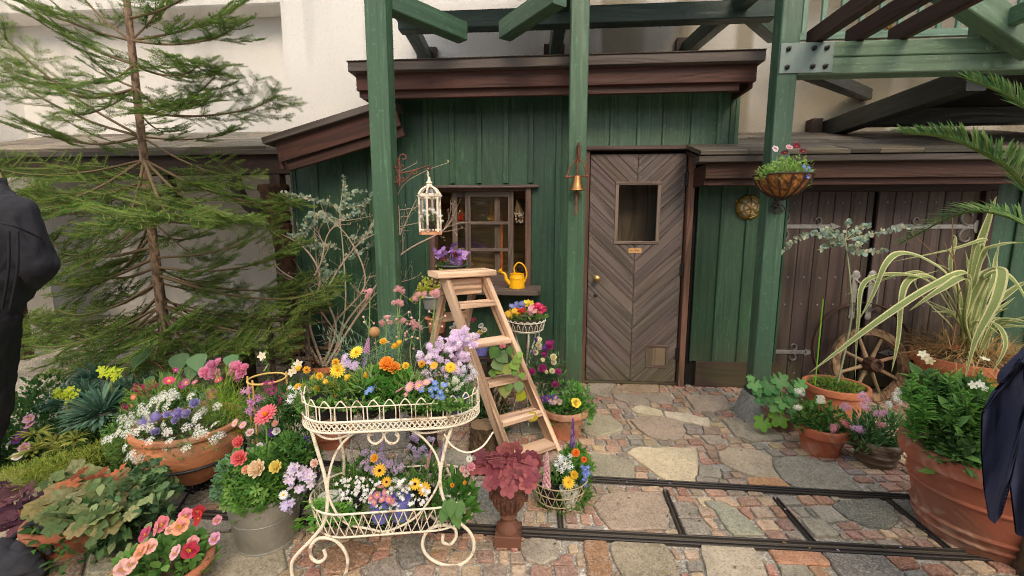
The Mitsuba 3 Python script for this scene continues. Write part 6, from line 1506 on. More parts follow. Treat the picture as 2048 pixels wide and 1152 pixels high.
# ================================================================== VARIEGATED FLAX, CYCAD
flx = plant('variegated_flax', 'large flax with long cream-edged strap leaves at the right', 'plant')
CR, GRN = S(226, 222, 172), S(150, 168, 112)
def strap(key, pts, w, n=10, nrm=None, name='leaf', edge=CR, mid=GRN):
    q = spline(pts, n); m = len(q); t = np.gradient(q, axis=0); t /= np.linalg.norm(t, axis=1, keepdims=True)
    vv = CAM - q; vv /= np.linalg.norm(vv, axis=1, keepdims=True); up0 = V3(0, -.55, .8) if nrm is None else nrm
    s = np.cross(t, up0); s /= np.linalg.norm(s, axis=1, keepdims=True)+1e-9; nn = np.cross(s, t)
    f = np.linspace(0, 1, m); ww = w*np.minimum(1, (.55+f*1.4))*np.clip((1-f)*2.6, 0, 1)**.8 + .0006
    cols = [(-1, edge), (-.66, edge), (-.64, mid), (0, mid*.9), (.64, mid), (.66, edge), (1, edge)]
    V, C = [], []
    for i in range(m):
        for x, c in cols: V.append(q[i] + s[i]*ww[i]*x*.5 + nn[i]*ww[i]*.22*abs(x)); C.append(c)
    k = len(cols); F = [(i*k+j, (i+1)*k+j, (i+1)*k+j+1, i*k+j+1) for i in range(m-1) for j in range(k-1)]
    mb = MB(); mb.add(V, F, np.array(C)*R(.85, 1.1)); part(key, name, mb, 'leaf', True)
yf = c_ph[1]; fbz = c_ph + V3(.0, 0, .42)
fl = lambda px, py, dy=0: at(px, py, yf+dy)
FL = [([(1935, 640), (1950, 520), (1975, 440), (1993, 392)], .055, 0), ([(1930, 640), (1945, 500), (1968, 480), (1900, 500), (1787, 523)], .028, -.2), ([(1920, 640), (1900, 560), (1850, 520), (1800, 508), (1770, 530), (1745, 590), (1718, 640)], .042, -.45), ([(1915, 640), (1860, 555), (1800, 550), (1690, 590)], .026, -.35),
      ([(1925, 650), (1930, 560), (1880, 580), (1818, 622)], .05, -.5), ([(1930, 650), (1935, 550), (1860, 575), (1760, 640), (1680, 700), (1620, 745)], .042, -.6), ([(1930, 650), (1960, 560), (2000, 540), (1990, 600), (1950, 680), (1928, 765)], .06, -.55), ([(1940, 650), (1970, 560), (2010, 550), (2050, 600), (2080, 680)], .05, -.3),
      ([(1935, 650), (1960, 520), (2000, 490), (2060, 485)], .035, -.2), ([(1925, 650), (1900, 540), (1910, 480), (1905, 470)], .03, .1), ([(1930, 650), (1955, 540), (1965, 490), (1985, 545)], .03, -.1), ([(1920, 640), (1870, 560), (1810, 570), (1795, 680), (1783, 745)], .04, -.45), ([(1900, 650), (1850, 600), (1830, 560), (1880, 540)], .02, -.1), ([(1940, 650), (2000, 600), (2040, 570), (2075, 560)], .04, .2), ([(1925, 650), (1915, 580), (1895, 540), (1860, 525)], .035, .2), ([(1945, 650), (1990, 650), (2010, 690), (1985, 745)], .035, -.45), ([(1935, 645), (1940, 570), (1935, 530), (1930, 500)], .035, .15), ([(1950, 645), (1985, 560), (1990, 520), (2000, 480)], .035, .2), ([(1770, 745), (1722, 640), (1716, 720), (1708, 760)] if False else [(1915, 645), (1850, 560), (1735, 560), (1715, 650), (1710, 760)], .03, -.55)]
for pts, w, dy in FL:
    m = len(pts); strap(flx, [fbz + V3(R(-.06, .06), R(-.05, .05), -.03)] + [fl(x, y, dy*min(1, .35+k/(m-1))) for k, (x, y) in enumerate(pts)], w)
for k in range(16): a = R(0, 6.3); l = R(.3, .5); strap(flx, [fbz + V3(R(-.05, .05), R(-.05, .05), -.03), fbz + V3(.10*math.cos(a), .10*math.sin(a), l*.7), fbz + V3(.32*math.cos(a), .32*math.sin(a), l*R(.7, 1.2))], .03)
mb = MB(); n = 1000; a = rng.uniform(0, 6.3, n); r = .31*np.sqrt(rng.random(n)); p = fbz + np.stack([r*np.cos(a), r*np.sin(a), rng.uniform(-.02, .07, n)], 1)
d = np.stack([np.cos(a)*r*3, np.sin(a)*r*3, rng.uniform(-.2, .6, n)], 1) + rng.normal(size=(n, 3))*.35; bake(mb, leafp(.035, 2, .1, .3), p, rots(d, np.tile([0, 0, 1.0], (n, 1))), rng.uniform(.09, .25, n), jcol([S(196, 164, 112), S(170, 134, 90), S(208, 182, 130)], n)); fol(flx, mb, 'dry_leaves')
mb = MB(); c = fl(1960, 770, -.36); n = 700
for k in range(16):
    a, b = c + V3(R(-.2, .2), R(-.05, .1), R(.0, .10)), c + V3(R(-.26, .26), R(-.16, -.02), R(-.16, .08)); tube(mb, [a, m_(a, b)+V3(0, 0, .03), b], .0015, 3, S(150, 150, 60), cap=False)
    pp = a + (b-a)*rng.random((40, 1)) + rng.normal(size=(40, 3))*.012; bake(mb, P_L['needle'], pp, rots(rng.normal(size=(40, 3)), rng.normal(size=(40, 3))), .03, jcol([S(176, 172, 70), S(150, 150, 60), S(196, 180, 90)], 40))
wd = plant('wispy_weed', 'yellow-green wispy weed hanging over the rim of the flax pot', 'plant'); fol(wd, mb)
tw = plant('bare_seedling', 'thin brown leafless seedling standing in front of the flax', 'plant'); mb = MB()
limb(mb, [fl(1905, 690, -.2), fl(1916, 600, -.2), fl(1906, 500, -.2), fl(1905, 430, -.2)], .005, .0025, S(126, 92, 74), 8)
for pts in ([(1914, 560), (1860, 500), (1820, 465)], [(1908, 520), (1890, 490), (1885, 484)], [(1916, 590), (1940, 545)]): limb(mb, [fl(x, y, -.2) for x, y in pts], .003, .0018, S(126, 92, 74), 5)
part(tw, 'stem', mb, 'twig', True)
pal = plant('cycad', 'dark green cycad with stiff feathery fronds reaching in at the right edge', 'plant')
ypl_ = 1.75; PG = [S(96, 132, 80), S(80, 116, 72), S(116, 148, 88), S(136, 160, 104)]
cxp = at(2230, 640, ypl_); mb = MB(); tube(mb, [V3(cxp[0], ypl_, 0), V3(cxp[0], ypl_, .5), V3(cxp[0], ypl_, 1.0)], [.16, .15, .13], 16, S(84, 66, 50)); part(pal, 'trunk', mb, 'bark', True)
def frond(pts, ll=.13, n=110):
    q = spline(pts, 14); mb = MB(); tube(mb, q, np.linspace(.009, .003, len(q)), 6, S(110, 130, 70), cap=False)
    f = np.linspace(.08, .99, n); i = np.clip((f*(len(q)-1)).astype(int), 0, len(q)-2); fr = (f*(len(q)-1)-i)[:, None]; p = q[i]*(1-fr)+q[i+1]*fr; t = q[i+1]-q[i]; t /= np.linalg.norm(t, axis=1, keepdims=True)
    sd = np.cross(t, [0, 0, 1.0]); sd /= np.linalg.norm(sd, axis=1, keepdims=True); up = np.cross(sd, t)
    for s in (-1, 1):
        d = sd*s*(.75-.3*f[:, None]) + t*(.75+.4*f[:, None]) + up*.45 + rng.normal(size=t.shape)*.10; bake(mb, leafp(.075, 3, .3, .10), p, rots(d, up), ll*np.minimum(1, .55+f*1.2)*(1.12-.55*f**3)*rng.uniform(.85, 1.1, n), jcol(PG, n))
    part(pal, 'frond', mb, 'leaf')
crown = V3(cxp[0], ypl_, 1.02); pf = lambda px, py, dy=0: at(px, py, ypl_+dy)
frond([crown, pf(2120, 470), pf(2030, 350, -.02), pf(1955, 300, -.03), pf(1885, 274, -.03), pf(1806, 266, -.03)], .105, 130)
frond([crown, pf(2160, 400), pf(2100, 270, .1), pf(2030, 200, .12), pf(1935, 158, .14)], .11, 110)
for k in range(9): a = -.6 + k*.55; frond([crown, crown + V3(.25*math.cos(a), .25*math.sin(a), .30), crown + V3(.6*math.cos(a), .6*math.sin(a), .42), crown + V3(1.0*math.cos(a), 1.0*math.sin(a), .25)], .13, 70) if math.cos(a) > -.25 else None
# ================================================================== FLOWERS, POT BY POT
WHT, LIL, LAV, PNK, HOT, YLW, ORG, BLUE, PUR, MAG, CRM, RED, PEACH = (S(246, 244, 238), S(206, 180, 226), S(176, 166, 222), S(238, 160, 190), S(240, 80, 130), S(254, 224, 40), S(252, 178, 30), S(110, 150, 230), S(120, 70, 180), S(190, 50, 140), S(246, 236, 200), S(200, 30, 40), S(238, 150, 110))
def many(key, proto, cx, cy, rx, ry, Y, n, dpx, cols, name='blossom', dy=.05, d=None):
    """n small blossoms of one plant over an area of the picture it fills, each a part."""
    for i in range(n):
        a, r = R(0, 6.3), math.sqrt(R()); flower(key, proto, cx + rx*r*math.cos(a), cy + ry*r*math.sin(a), Y + R(-dy, dy), dpx*R(.8, 1.2), cols[int(R(0, len(cols)-.01))], name=name, d=d, jd=.35)
def sprinkle(key, proto, c, rad, n, s, cols, name='small_blossoms', up=.6):
    u = rng.normal(size=(n, 3)); u[:, 2] = np.abs(u[:, 2])+.1; u /= np.linalg.norm(u, axis=1, keepdims=True); p = np.asarray(c) + u*np.asarray(rad)*rng.uniform(.92, 1.08, (n, 1))
    d = u + VIEW*.5 + rng.normal(size=(n, 3))*.3; M = np.stack([frame_to(q, R(0, 6)) for q in d]); mb = MB(); bake(mb, proto, p, M, rng.uniform(s*.8, s*1.2, n), jcol(cols, n)); part(key, name, mb, 'petal', kind='stuff')
def spike(key, px0, py0, px1, py1, Y, wpx, col, name='flower_spike', n=70, stem=None):
    a, b = at(px0, py0, Y), at(px1, py1, Y); h = np.linalg.norm(b-a); M = frame_to(b-a, R(0, 6)); w = wpx*px_m(px0, py0, Y)
    mb = MB(); bake(mb, P_LUPIN, a[None], M[None], np.array([[w*4.4, w*4.4, h]]), jcol(col, 1)); part(key, name, mb, 'petal')
    if stem is not None: mb = MB(); tube(mb, [stem, m_(stem, a)+V3(.01, 0, 0), a], .003, 5, G2, cap=False); part(key, 'spike_stem', mb, 'twig', True)
def bushat(key, px, py, Y, rx, ry, n, proto, L, cols, up=.5, shell=.5, rdepth=None, name='foliage', lean=(0, 0, 0)):
    """A dome of leaves filling an area of the picture: (px, py) its middle, rx, ry half its width and height there."""
    c = at(px, py+ry, Y); w = px_m(px, py, Y); mb = MB(); bush(mb, c, (rx*w, (rdepth or rx*w*.8), 2*ry*w), n, proto, L, cols, up, shell, lean); fol(key, mb, name)

# ---- upper tier of the cart
yu = float(uc[1] + cn[1]*CD/2)
cu_pl = plant('bedding_plants', 'mixed leafy bedding plants with yellow flowers filling the upper cart tier', 'flowers')
for k, (px, w, py, h) in enumerate(((640, 40, 790, 26), (700, 42, 785, 30), (770, 50, 775, 36), (840, 44, 785, 26), (905, 44, 780, 30), (740, 60, 790, 22), (870, 50, 790, 20))):
    bushat(cu_pl, px, py, yu + R(-.03, .05), w, h, 330, P_L[['lance', 'oval', 'oval', 'lance', 'oval', 'needle', 'oval'][k]], .038, [[G1, S(150, 160, 120), G2], [G2, G1], [G1, G3, S(60, 130, 60)], [G2, G1], [S(120, 150, 110), G1], [G3, S(150, 170, 80)], [G1, G2]][k], .8)
for px, py, w, h in ((615, 785, 26, 22), (640, 770, 34, 20), (690, 765, 40, 22), (740, 755, 40, 22), (820, 765, 40, 20), (660, 800, 60, 14)): bushat(cu_pl, px, py, yu+R(-.04, .06), w, h, 260, P_L['needle' if px % 4 else 'lance'], .045, [G1, G3, S(140, 164, 110)], 1.0)
for px in range(612, 940, 24): bushat(cu_pl, px, 806, yu-.125, 15, 10, 46, P_L['oval' if px % 48 else 'lance'], .026, [G1, G2, G3], .2, .3, rdepth=.02)
bushat(cu_pl, 780, 755, yu, 60, 30, 260, P_POPPY, .024, [S(78, 136, 58), S(100, 156, 70)], .8)
for px, py, dpx, k, col in ((713, 705, 27, P_DOUBLE, YLW), (676, 741, 29, P_DOUBLE, YLW), (667, 791, 26, P_DOUBLE, S(252, 206, 30)), (901, 735, 22, P_DOUBLE, YLW), (868, 731, 16, P_DAISY, ORG), (775, 730, 30, P_RANUN, ORG), (788, 738, 26, P_RANUN, ORG)):
    flower(cu_pl, k, px, py, yu-.02, dpx, col, jd=.15)
for px, py in ((612, 773), (597, 775), (634, 777), (684, 775), (697, 757), (700, 751), (699, 769), (728, 777), (773, 767), (812, 732), (597, 806), (600, 739), (614, 740), (767, 684), (802, 687), (790, 695), (672, 725), (843, 728), (620, 790), (645, 800), (655, 760), (640, 752), (625, 760), (690, 800), (712, 790), (665, 770), (605, 790), (735, 750), (752, 790)):
    flower(cu_pl, P_RANUN, px, py, yu + R(-.06, .04) if py > 700 else yu+.1, 14, S(254, 214, 44), jd=.5)
stems(cu_pl, at(700, 810, yu), [at(*p, yu+.02) for p in ((713, 712), (676, 748), (767, 690), (802, 693))])
phl = plant('lilac_phlox', 'pale lilac phlox massed at the right of the upper cart tier against the ladder', 'flowers')
bushat(phl, 880, 735, yu+.05, 50, 34, 260, P_L['lance'], .035, [G2, G1], .8)
for cx, cy, rx, ry, n in ((925, 680, 30, 22, 26), (885, 715, 52, 28, 46), (850, 755, 24, 14, 10), (915, 755, 24, 20, 16), (905, 690, 30, 20, 16)):
    many(phl, P_HEAD, cx, cy, rx, ry, yu+.04, int(n*1.35), 14, [S(226, 200, 236), S(238, 216, 240), S(214, 184, 228)], 'blossom', .05)
ph2 = plant('lilac_phlox', 'small lilac phlox and violet spike at the left of the upper cart tier', 'flowers')
many(ph2, P_HEAD, 693, 730, 20, 18, yu+.04, 16, 16, [S(222, 200, 236), S(206, 186, 226)]); bushat(ph2, 700, 750, yu+.05, 30, 16, 120, P_L['lance'], .03, [G2, G1])
spike(ph2, 727, 748, 731, 704, yu+.03, 5.5, S(168, 150, 206)); spike(ph2, 733, 706, 737, 676, yu+.05, 8, S(206, 150, 200))
nem = plant('blue_nemophila', 'sky blue nemophila at the front right of the upper cart tier', 'flowers')
bushat(nem, 872, 790, yu-.1, 26, 14, 120, P_L['lance'], .02, [G1, G3])
for px, py in ((865, 790), (872, 776), (880, 784), (870, 766), (862, 779), (885, 795), (876, 793), (741, 779), (748, 776), (843, 779), (889, 770), (734, 784)): flower(nem, P_PRIM, px, py, yu-.12 if px > 800 else yu-.1, 13, BLUE, jd=.4)
bel = plant('pink_daisies', 'pink and white double daisies at the front of the upper cart tier', 'flowers')
bushat(bel, 820, 795, yu-.1, 30, 12, 120, P_L['oval'], .025, [G1, G2])
for px, py, dpx in ((800, 781, 21), (820, 774, 21), (839, 771, 21), (853, 765, 14), (812, 790, 12)): flower(bel, P_PINKD, px, py, yu-.11, dpx, S(242, 176, 190), jd=.3)
aly = plant('white_alyssum', 'white and lavender alyssum at the right end of the upper cart tier', 'flowers')
bushat(aly, 920, 775, yu-.02, 34, 30, 300, P_L['lance'], .022, [G1, S(130, 160, 120)])
many(aly, P_TUFT, 905, 770, 20, 14, yu-.09, 12, 11, [S(246, 244, 226)]); many(aly, P_TUFT, 935, 748, 20, 16, yu-.02, 20, 10, [S(216, 214, 236), S(228, 226, 240)])
al2 = plant('white_alyssum', 'white alyssum spilling over the left end of the upper cart tier', 'flowers'); bushat(al2, 590, 790, yu, 22, 20, 160, P_L['lance'], .02, [G1, S(130, 160, 120)]); many(al2, P_SMALL, 588, 790, 18, 18, yu-.05, 22, 7, [S(236, 236, 240)])
euf = plant('rosy_milkweed', 'tall slender stems with dusty pink flower heads behind the cart', 'flowers')
ytl = yu + .30
for px, py, by in ((740, 587, 700), (803, 580, 700), (795, 607, 705), (840, 595, 700), (870, 588, 690), (801, 644, 710), (833, 650, 700), (772, 642, 700)):
    p = at(px, py, ytl); b = at(px+R(-10, 10), by+40, ytl); mb = MB(); tube(mb, spline([b, m_(b, p)+V3(R(-.02, .02), 0, 0), p], 6), .0026, 5, S(130, 156, 104), cap=False); part(euf, 'stem', mb, 'twig', True)
    mb = MB(); n = 70; f = rng.random((n, 1)); pp = b + (p-b)*f; a = rng.uniform(0, 6.3, n); bake(mb, P_L['needle'], pp, rots(np.stack([np.cos(a), np.sin(a), np.full(n, .5)], 1), np.tile([0, 0, 1.0], (n, 1))), .026, jcol([G1, S(120, 156, 110)], n)); fol(euf, mb, 'stem_leaves')
    for k in range(5): flower(euf, P_BALL, px + R(-11, 11), py + R(-7, 7), ytl+R(-.02, .02), 13 if by > 690 else 15, S(228, 158, 164), name='blossom', jd=.5)
    for k in range(4): q = m_(p, b)*.5 + p*.5 + V3(R(-.06, .06), R(-.03, .03), R(-.08, .02)); mb = MB(); tube(mb, [p*.6+b*.4 + V3(0, 0, R(-.03, .05)), q], .0015, 4, S(130, 156, 104), cap=False); ball(mb, q, .006, S(232, 176, 170), 0); part(euf, 'bud', mb, 'twig')
gre = plant('grevillea', 'grey-green feathery foliage filling the space behind the cart', 'plant')
mb = MB(); cgr = at(760, 730, ytl+.1)
for k in range(46):
    a = R(0, 6.3); l = R(.14, .30); e = cgr + V3(.26*math.cos(a)*R(.3, 1.25), .18*math.sin(a), R(.03, .26)); s0 = cgr + V3(R(-.16, .16), R(-.05, .05), -.12); q = spline([s0, m_(s0, e)+V3(0, 0, .06), e], 8); n = 30; i = rng.integers(3, len(q)-1, n); t = q[i]-q[i-1]; sd = np.cross(t, [0, -.3, 1.0]); sd /= np.linalg.norm(sd, axis=1, keepdims=True); t /= np.linalg.norm(t, axis=1, keepdims=True)
    bake(mb, leafp(.09, 2, .1, .12), q[i], rots(sd*rng.choice([-1, 1], (n, 1)) + t*.8 + V3(0, 0, .2), np.tile([0, 0, 1.0], (n, 1))), .05, jcol([S(120, 146, 124), S(100, 130, 110), S(140, 162, 134)], n))
fol(gre, mb)
pp_ = plant('poppy_seedhead', 'single round brown seed head on a thin stalk behind the cart', 'plant'); mb = MB(); q = at(749, 664, ytl-.05); ball(mb, q, 10*px_m(749, 664, ytl), S(168, 126, 84), 2); tube(mb, [q, at(757, 740, ytl-.05)], .0025, 5, S(120, 140, 90)); part(None, pp_, mb, 'plain', True)

# ---- lower tier of the cart
yl2 = float(lc_[1] + cn[1]*CD/2)
g2 = plant('white_bacopa', 'mound of tiny white flowers along the lower cart tier', 'flowers')
for px, py, w, h in ((740, 985, 60, 30), (820, 985, 60, 28), (690, 980, 40, 26), (780, 1000, 70, 20)): bushat(g2, px, py, yl2-.01, w, h, 420, P_L['lance'], .022, [G2, G1, G3], .6)
many(g2, P_FIVE, 770, 990, 92, 32, yl2-.11, 90, 8, [WHT, S(236, 238, 246)], 'blossom', .03); many(g2, P_FIVE, 710, 975, 44, 24, yl2-.09, 40, 7, [WHT], 'blossom', .03)
dim = plant('yellow_daisies', 'golden dark-eyed daisies in the lower cart tier', 'flowers')
bushat(dim, 780, 960, yl2+.05, 70, 34, 300, P_L['lance'], .04, [G1, G2, S(70, 110, 60)], .9)
for px, py, dpx, k in ((759, 941, 25, P_DAISYD), (750, 917, 16, P_RANUN), (830, 968, 22, P_DAISYD), (849, 978, 26, P_DAISYD), (773, 964, 20, P_DAISYD)): flower(dim, k, px, py, yl2-.08, dpx, S(254, 204, 34), jd=.15)
for px, py, dpx in ((790, 960, 20), (800, 973, 20), (808, 960, 18), (783, 978, 18), (812, 975, 18), (795, 988, 16)): flower(dim, P_TUFT, px, py, yl2-.09, dpx*.7, WHT, name='white_flower')
bb = plant('pink_daisies', 'rosy pink and white daisies in the middle of the lower cart tier', 'flowers')
for px, py in ((760, 975), (770, 985), (754, 990), (765, 1000), (778, 998), (750, 1004), (786, 1003), (742, 996)): flower(bb, P_PINKD, px, py, yl2-.13, 15, S(226, 150, 176), jd=.4)
bushat(bb, 765, 1005, yl2-.1, 26, 10, 90, P_L['oval'], .02, [G2, G1])
lup = plant('lupins', 'pale cream, pink and lilac lupin spikes seen through the cart frame', 'flowers')
for x0, y0, x1, y1, w, col in ((703, 945, 703, 880, 12, S(222, 206, 208)), (853, 935, 866, 885, 10, S(222, 170, 182)), (880, 930, 885, 880, 7, S(180, 164, 214)), (762, 905, 768, 875, 8, S(200, 176, 214))): spike(lup, x0, y0, x1, y1, yl2+.12, w/2, col, stem=at((x0), y0+60, yl2+.12))
bushat(lup, 720, 950, yl2+.1, 50, 30, 220, P_L['strap'], .10, [G2, G1, S(88, 128, 60)], 1.2); bushat(lup, 860, 950, yl2+.1, 40, 26, 160, P_L['lance'], .05, [G2, G1], 1.)
ph3 = plant('lilac_phlox', 'lilac phlox between the cart tiers, behind the round brace', 'flowers')
many(ph3, P_HEAD, 745, 925, 36, 22, yl2+.08, 26, 15, [S(206, 180, 220), S(190, 166, 210)]); many(ph3, P_HEAD, 790, 935, 18, 12, yl2+.08, 8, 14, [S(200, 176, 216)]); bushat(ph3, 760, 940, yl2+.1, 50, 24, 200, P_L['lance'], .03, [G2, G1])
ph4 = plant('lilac_phlox', 'lilac phlox on the ground behind the cart near the split stump', 'flowers'); many(ph4, P_HEAD, 845, 890, 26, 26, 2.35, 16, 13, [S(190, 166, 206), S(206, 186, 220)]); bushat(ph4, 850, 900, 2.4, 34, 26, 160, P_L['lance'], .035, [G2])
icp = plant('iceland_poppy', 'bright green lobed poppy leaves spilling over the left of the lower tier', 'plant')
for k in range(46): p = at(R(598, 710), R(1000, 1056), yl2 - R(.02, .17)); mb = MB(); bake(mb, P_POPPY, p[None], rots(np.array([[R(-.8, .8), -.6, R(-.2, .5)]]), np.array([[R(-.3, .3), -.3, 1.0]])), R(.026, .040), jcol([S(112, 168, 74), S(132, 182, 86), S(92, 146, 66)], 1)); part(icp, 'leaf', mb, 'leaf')
stems(icp, at(655, 1045, yl2-.02), [at(R(600, 705), R(1000, 1045), yl2-.1) for _ in range(16)], .002, S(140, 180, 100))
bbn = plant('button_daisies', 'pale pink button daisies with broad leaves at the right of the lower tier', 'flowers')
bushat(bbn, 915, 980, yl2-.02, 42, 36, 220, P_L['oval'], .05, [S(84, 136, 62), G1, G2], .7); 
for px, py, dpx, col in ((939, 918, 13, WHT), (926, 938, 13, S(248, 206, 206)), (942, 935, 17, S(246, 176, 186)), (932, 947, 14, S(248, 216, 212)), (905, 970, 9, ORG), (930, 966, 8, ORG)): flower(bbn, P_RANUN, px, py, yl2-.08, dpx, col)
for px, py in ((905, 995), (895, 1010), (925, 1000), (888, 1000), (908, 1020)): p = at(px, py, yl2-.15); mb = MB(); bake(mb, P_L['big'], p[None], rots(np.array([[R(-.5, .5), -.5, -.5]]), np.array([[0, -.6, .8]])), .07, jcol(S(96, 140, 84), 1)); part(bbn, 'leaf', mb, 'leaf')

# ---- zinc bucket
ybk2 = c_zb[1]
ran = plant('ranunculus', 'ranunculus with pink, cream and yellow blooms in the zinc bucket', 'flowers')
for px, py, w, h, n, co in ((520, 960, 62, 44, 620, [S(112, 156, 78), S(88, 136, 66), S(140, 176, 96)]), (475, 950, 34, 34, 260, [S(124, 160, 128), S(104, 146, 110), G1]), (555, 950, 44, 40, 320, [S(110, 156, 70), G1]), (515, 985, 60, 26, 380, [S(132, 178, 82), S(104, 154, 72)]), (455, 985, 26, 26, 160, [S(130, 166, 132), S(112, 152, 116)]), (580, 915, 40, 34, 240, [G2, G1])): bushat(ran, px, py-20, ybk2-.05, w*1.08, h*.95, int(n*1.15), P_POPPY if n != 260 else P_L['oval'], .026 if n != 260 else .036, co, .5, .45)
for px, py, dpx, col in ((480, 917, 29, S(240, 128, 134)), (517, 938, 33, S(250, 222, 190)), (494, 940, 17, S(248, 200, 160)), (553, 934, 24, S(248, 226, 110)), (480, 884, 22, S(240, 120, 120)), (630, 926, 16, S(250, 214, 210))): flower(ran, P_RANUN, px, py, ybk2-.14, dpx, col, jd=.12)
stems(ran, c_zb + V3(0, 0, .24), [at(*p, ybk2-.12) for p in ((480, 917), (517, 938), (553, 934), (480, 884))])
ger = plant('pink_gerbera', 'shaggy coral pink gerbera standing above the zinc bucket', 'flowers'); flower(ger, P_DOUBLE, 532, 830, ybk2+.05, 44, S(244, 116, 130), d=(-.2, -.55, .8)); mb = MB(); tube(mb, [at(532, 834, ybk2+.05), at(536, 930, ybk2+.05)], .004, 6, G1, cap=False); part(ger, 'stem', mb, 'twig', True)
mb = MB(); 
ane = plant('purple_anemone', 'deep purple anemone bloom right of the zinc bucket', 'flowers'); flower(ane, P_ANEM, 600, 893, ybk2-.02, 36, S(104, 62, 190), d=(.1, -.5, .8)); mb = MB(); tube(mb, [at(600, 897, ybk2-.02), at(590, 975, ybk2+.02)], .003, 6, G1, cap=False); part(ane, 'stem', mb, 'twig', True)
ph5 = plant('lilac_phlox', 'pale lilac phlox hanging over the right rim of the zinc bucket', 'flowers')
many(ph5, P_FIVE, 600, 955, 30, 26, ybk2-.12, 44, 15, [S(224, 206, 234), S(210, 190, 228), S(234, 220, 240)], dy=.04); many(ph5, P_FIVE, 575, 1008, 14, 18, ybk2-.14, 18, 14, [S(206, 190, 230)]); many(ph5, P_FIVE, 582, 942, 16, 12, ybk2-.12, 14, 15, [S(222, 206, 236)]); bushat(ph5, 600, 970, ybk2-.05, 36, 26, 160, P_L['lance'], .03, [G1, G2])
flower(ph5, P_DAISY, 567, 990, ybk2-.17, 17, WHT)
mix2 = plant('dark_leafy_plant', 'dark green leafy growth between the bucket and the cart', 'plant')
for px, py, w, h in ((590, 850, 44, 42), (550, 870, 44, 30), (610, 905, 36, 32), (600, 800, 30, 30), (560, 800, 40, 30)): bushat(mix2, px, py, 2.0, w, h, 330, P_L['lance'], .045, [S(74, 116, 64), S(58, 98, 56), S(92, 134, 74)], .7)
for px, py, col in ((544, 865, S(90, 40, 150)), (553, 863, WHT), (500, 865, S(246, 200, 206)), (486, 850, S(240, 180, 200)), (551, 846, S(244, 150, 140)), (470, 846, S(250, 190, 200)), (520, 893, WHT)): flower(mix2, P_PANSY if py > 860 else P_DAISY, px, py, 1.92, 15, col)
stk = plant('magenta_stocks', 'magenta and mauve flower sprays around the bamboo hoop', 'flowers')
for cx, cy, n, col in ((512, 800, 12, S(206, 130, 190)), (505, 820, 8, S(210, 140, 200)), (545, 780, 7, S(190, 50, 130)), (555, 800, 12, S(186, 40, 120)), (535, 772, 6, S(180, 50, 130)), (570, 800, 6, S(180, 40, 120)), (490, 780, 5, S(220, 150, 190))): many(stk, P_SMALL, cx, cy, 14, 11, 2.02, n+4, 10, [col, col*.85])
bushat(stk, 530, 810, 2.1, 50, 40, 300, P_L['lance'], .04, [G1, S(104, 146, 74)], 1.)
snp = plant('cream_snapdragons', 'cream snapdragons on thin leafy stems by the bamboo hoop', 'flowers')
for px, py in ((527, 720), (533, 735), (590, 738), (583, 745), (596, 728), (524, 712)): flower(snp, P_FIVE, px, py, 2.2, 17, S(250, 238, 206), jd=.5)
for a, b in (((530, 700), (540, 800)), ((585, 718), (580, 800))): mb = MB(); p0, p1 = at(*a, 2.22), at(*b, 2.22); tube(mb, [p0, p1], .003, 5, G1, cap=False); n = 50; bake(mb, P_L['oval'], p0 + (p1-p0)*rng.random((n, 1)), rots(rng.normal(size=(n, 3))*[1, 1, .4], np.tile([0, 0, 1.], (n, 1))), .022, jcol([G1, G3], n)); part(snp, 'stem', mb, 'leaf')

# ---- wide terracotta bowl
ybw = yb3
cnd = plant('candytuft', 'white candytuft mounding over the left of the wide terracotta bowl', 'flowers')
for px, py, w, h, n in ((300, 830, 60, 44, 500), (360, 850, 80, 36, 560), (260, 860, 40, 40, 320), (330, 800, 60, 24, 300)): bushat(cnd, px, py, ybw-.04, w, h, n, P_L['lance'], .030, [S(96, 134, 70), S(120, 156, 80), S(76, 112, 62)], .6)
for px, py, w, h, n in ((262, 880, 40, 30, 300), (320, 885, 56, 18, 260), (235, 860, 26, 26, 160), (400, 872, 40, 16, 200)): bushat(cnd, px, py, ybw-.17, w, h, n, P_L['lance'], .026, [S(104, 142, 76), S(128, 160, 84), S(84, 120, 66)], .3)
for px, py in ((245, 837), (265, 830), (285, 825), (258, 850), (275, 845), (295, 840), (252, 868), (240, 860), (281, 815), (300, 812), (310, 800), (320, 800), (295, 828), (315, 825), (330, 795), (345, 785), (350, 792), (300, 855), (280, 858), (270, 865), (325, 790), (340, 800), (225, 877), (251, 896), (277, 885), (213, 880), (290, 848), (308, 838), (372, 897), (333, 892), (299, 882), (340, 882), (427, 880), (442, 870), (336, 866), (328, 850), (335, 864), (373, 855), (398, 857), (390, 840), (395, 833), (434, 813), (405, 822), (381, 793), (430, 850), (270, 918), (255, 918), (263, 910), (280, 917), (262, 800+40), (248, 846), (235, 868), (318, 813), (332, 815), (410, 866), (395, 870)): flower(cnd, P_TUFT, px, py, ybw - .12 + R(-.06, .05) - (.13 if py > 850 else 0), 19, WHT, name='flower_head', jd=.35)
vio = plant('lilac_pansies', 'pale lilac ruffled pansies in the middle of the wide terracotta bowl', 'flowers')
for px, py, dpx in ((361, 826, 22), (376, 828, 18), (316, 841, 26), (292, 843, 18), (391, 808, 19), (335, 830, 14), (311, 865, 16), (352, 841, 14)): flower(vio, P_RANUN, px, py, ybw-.14, dpx, S(176, 166, 222), jd=.3)
bushat(vio, 350, 870, ybw-.1, 46, 24, 220, P_L['oval'], .026, [G2, S(60, 104, 54)])
fea = plant('feathery_foliage', 'lime green feathery foliage at the right of the wide terracotta bowl', 'plant')
bushat(fea, 455, 800, ybw+.05, 46, 60, 1500, leafp(.07, 2, .1, .3), .05, [S(150, 184, 70), S(170, 200, 84), S(126, 164, 66)], .9, .2)
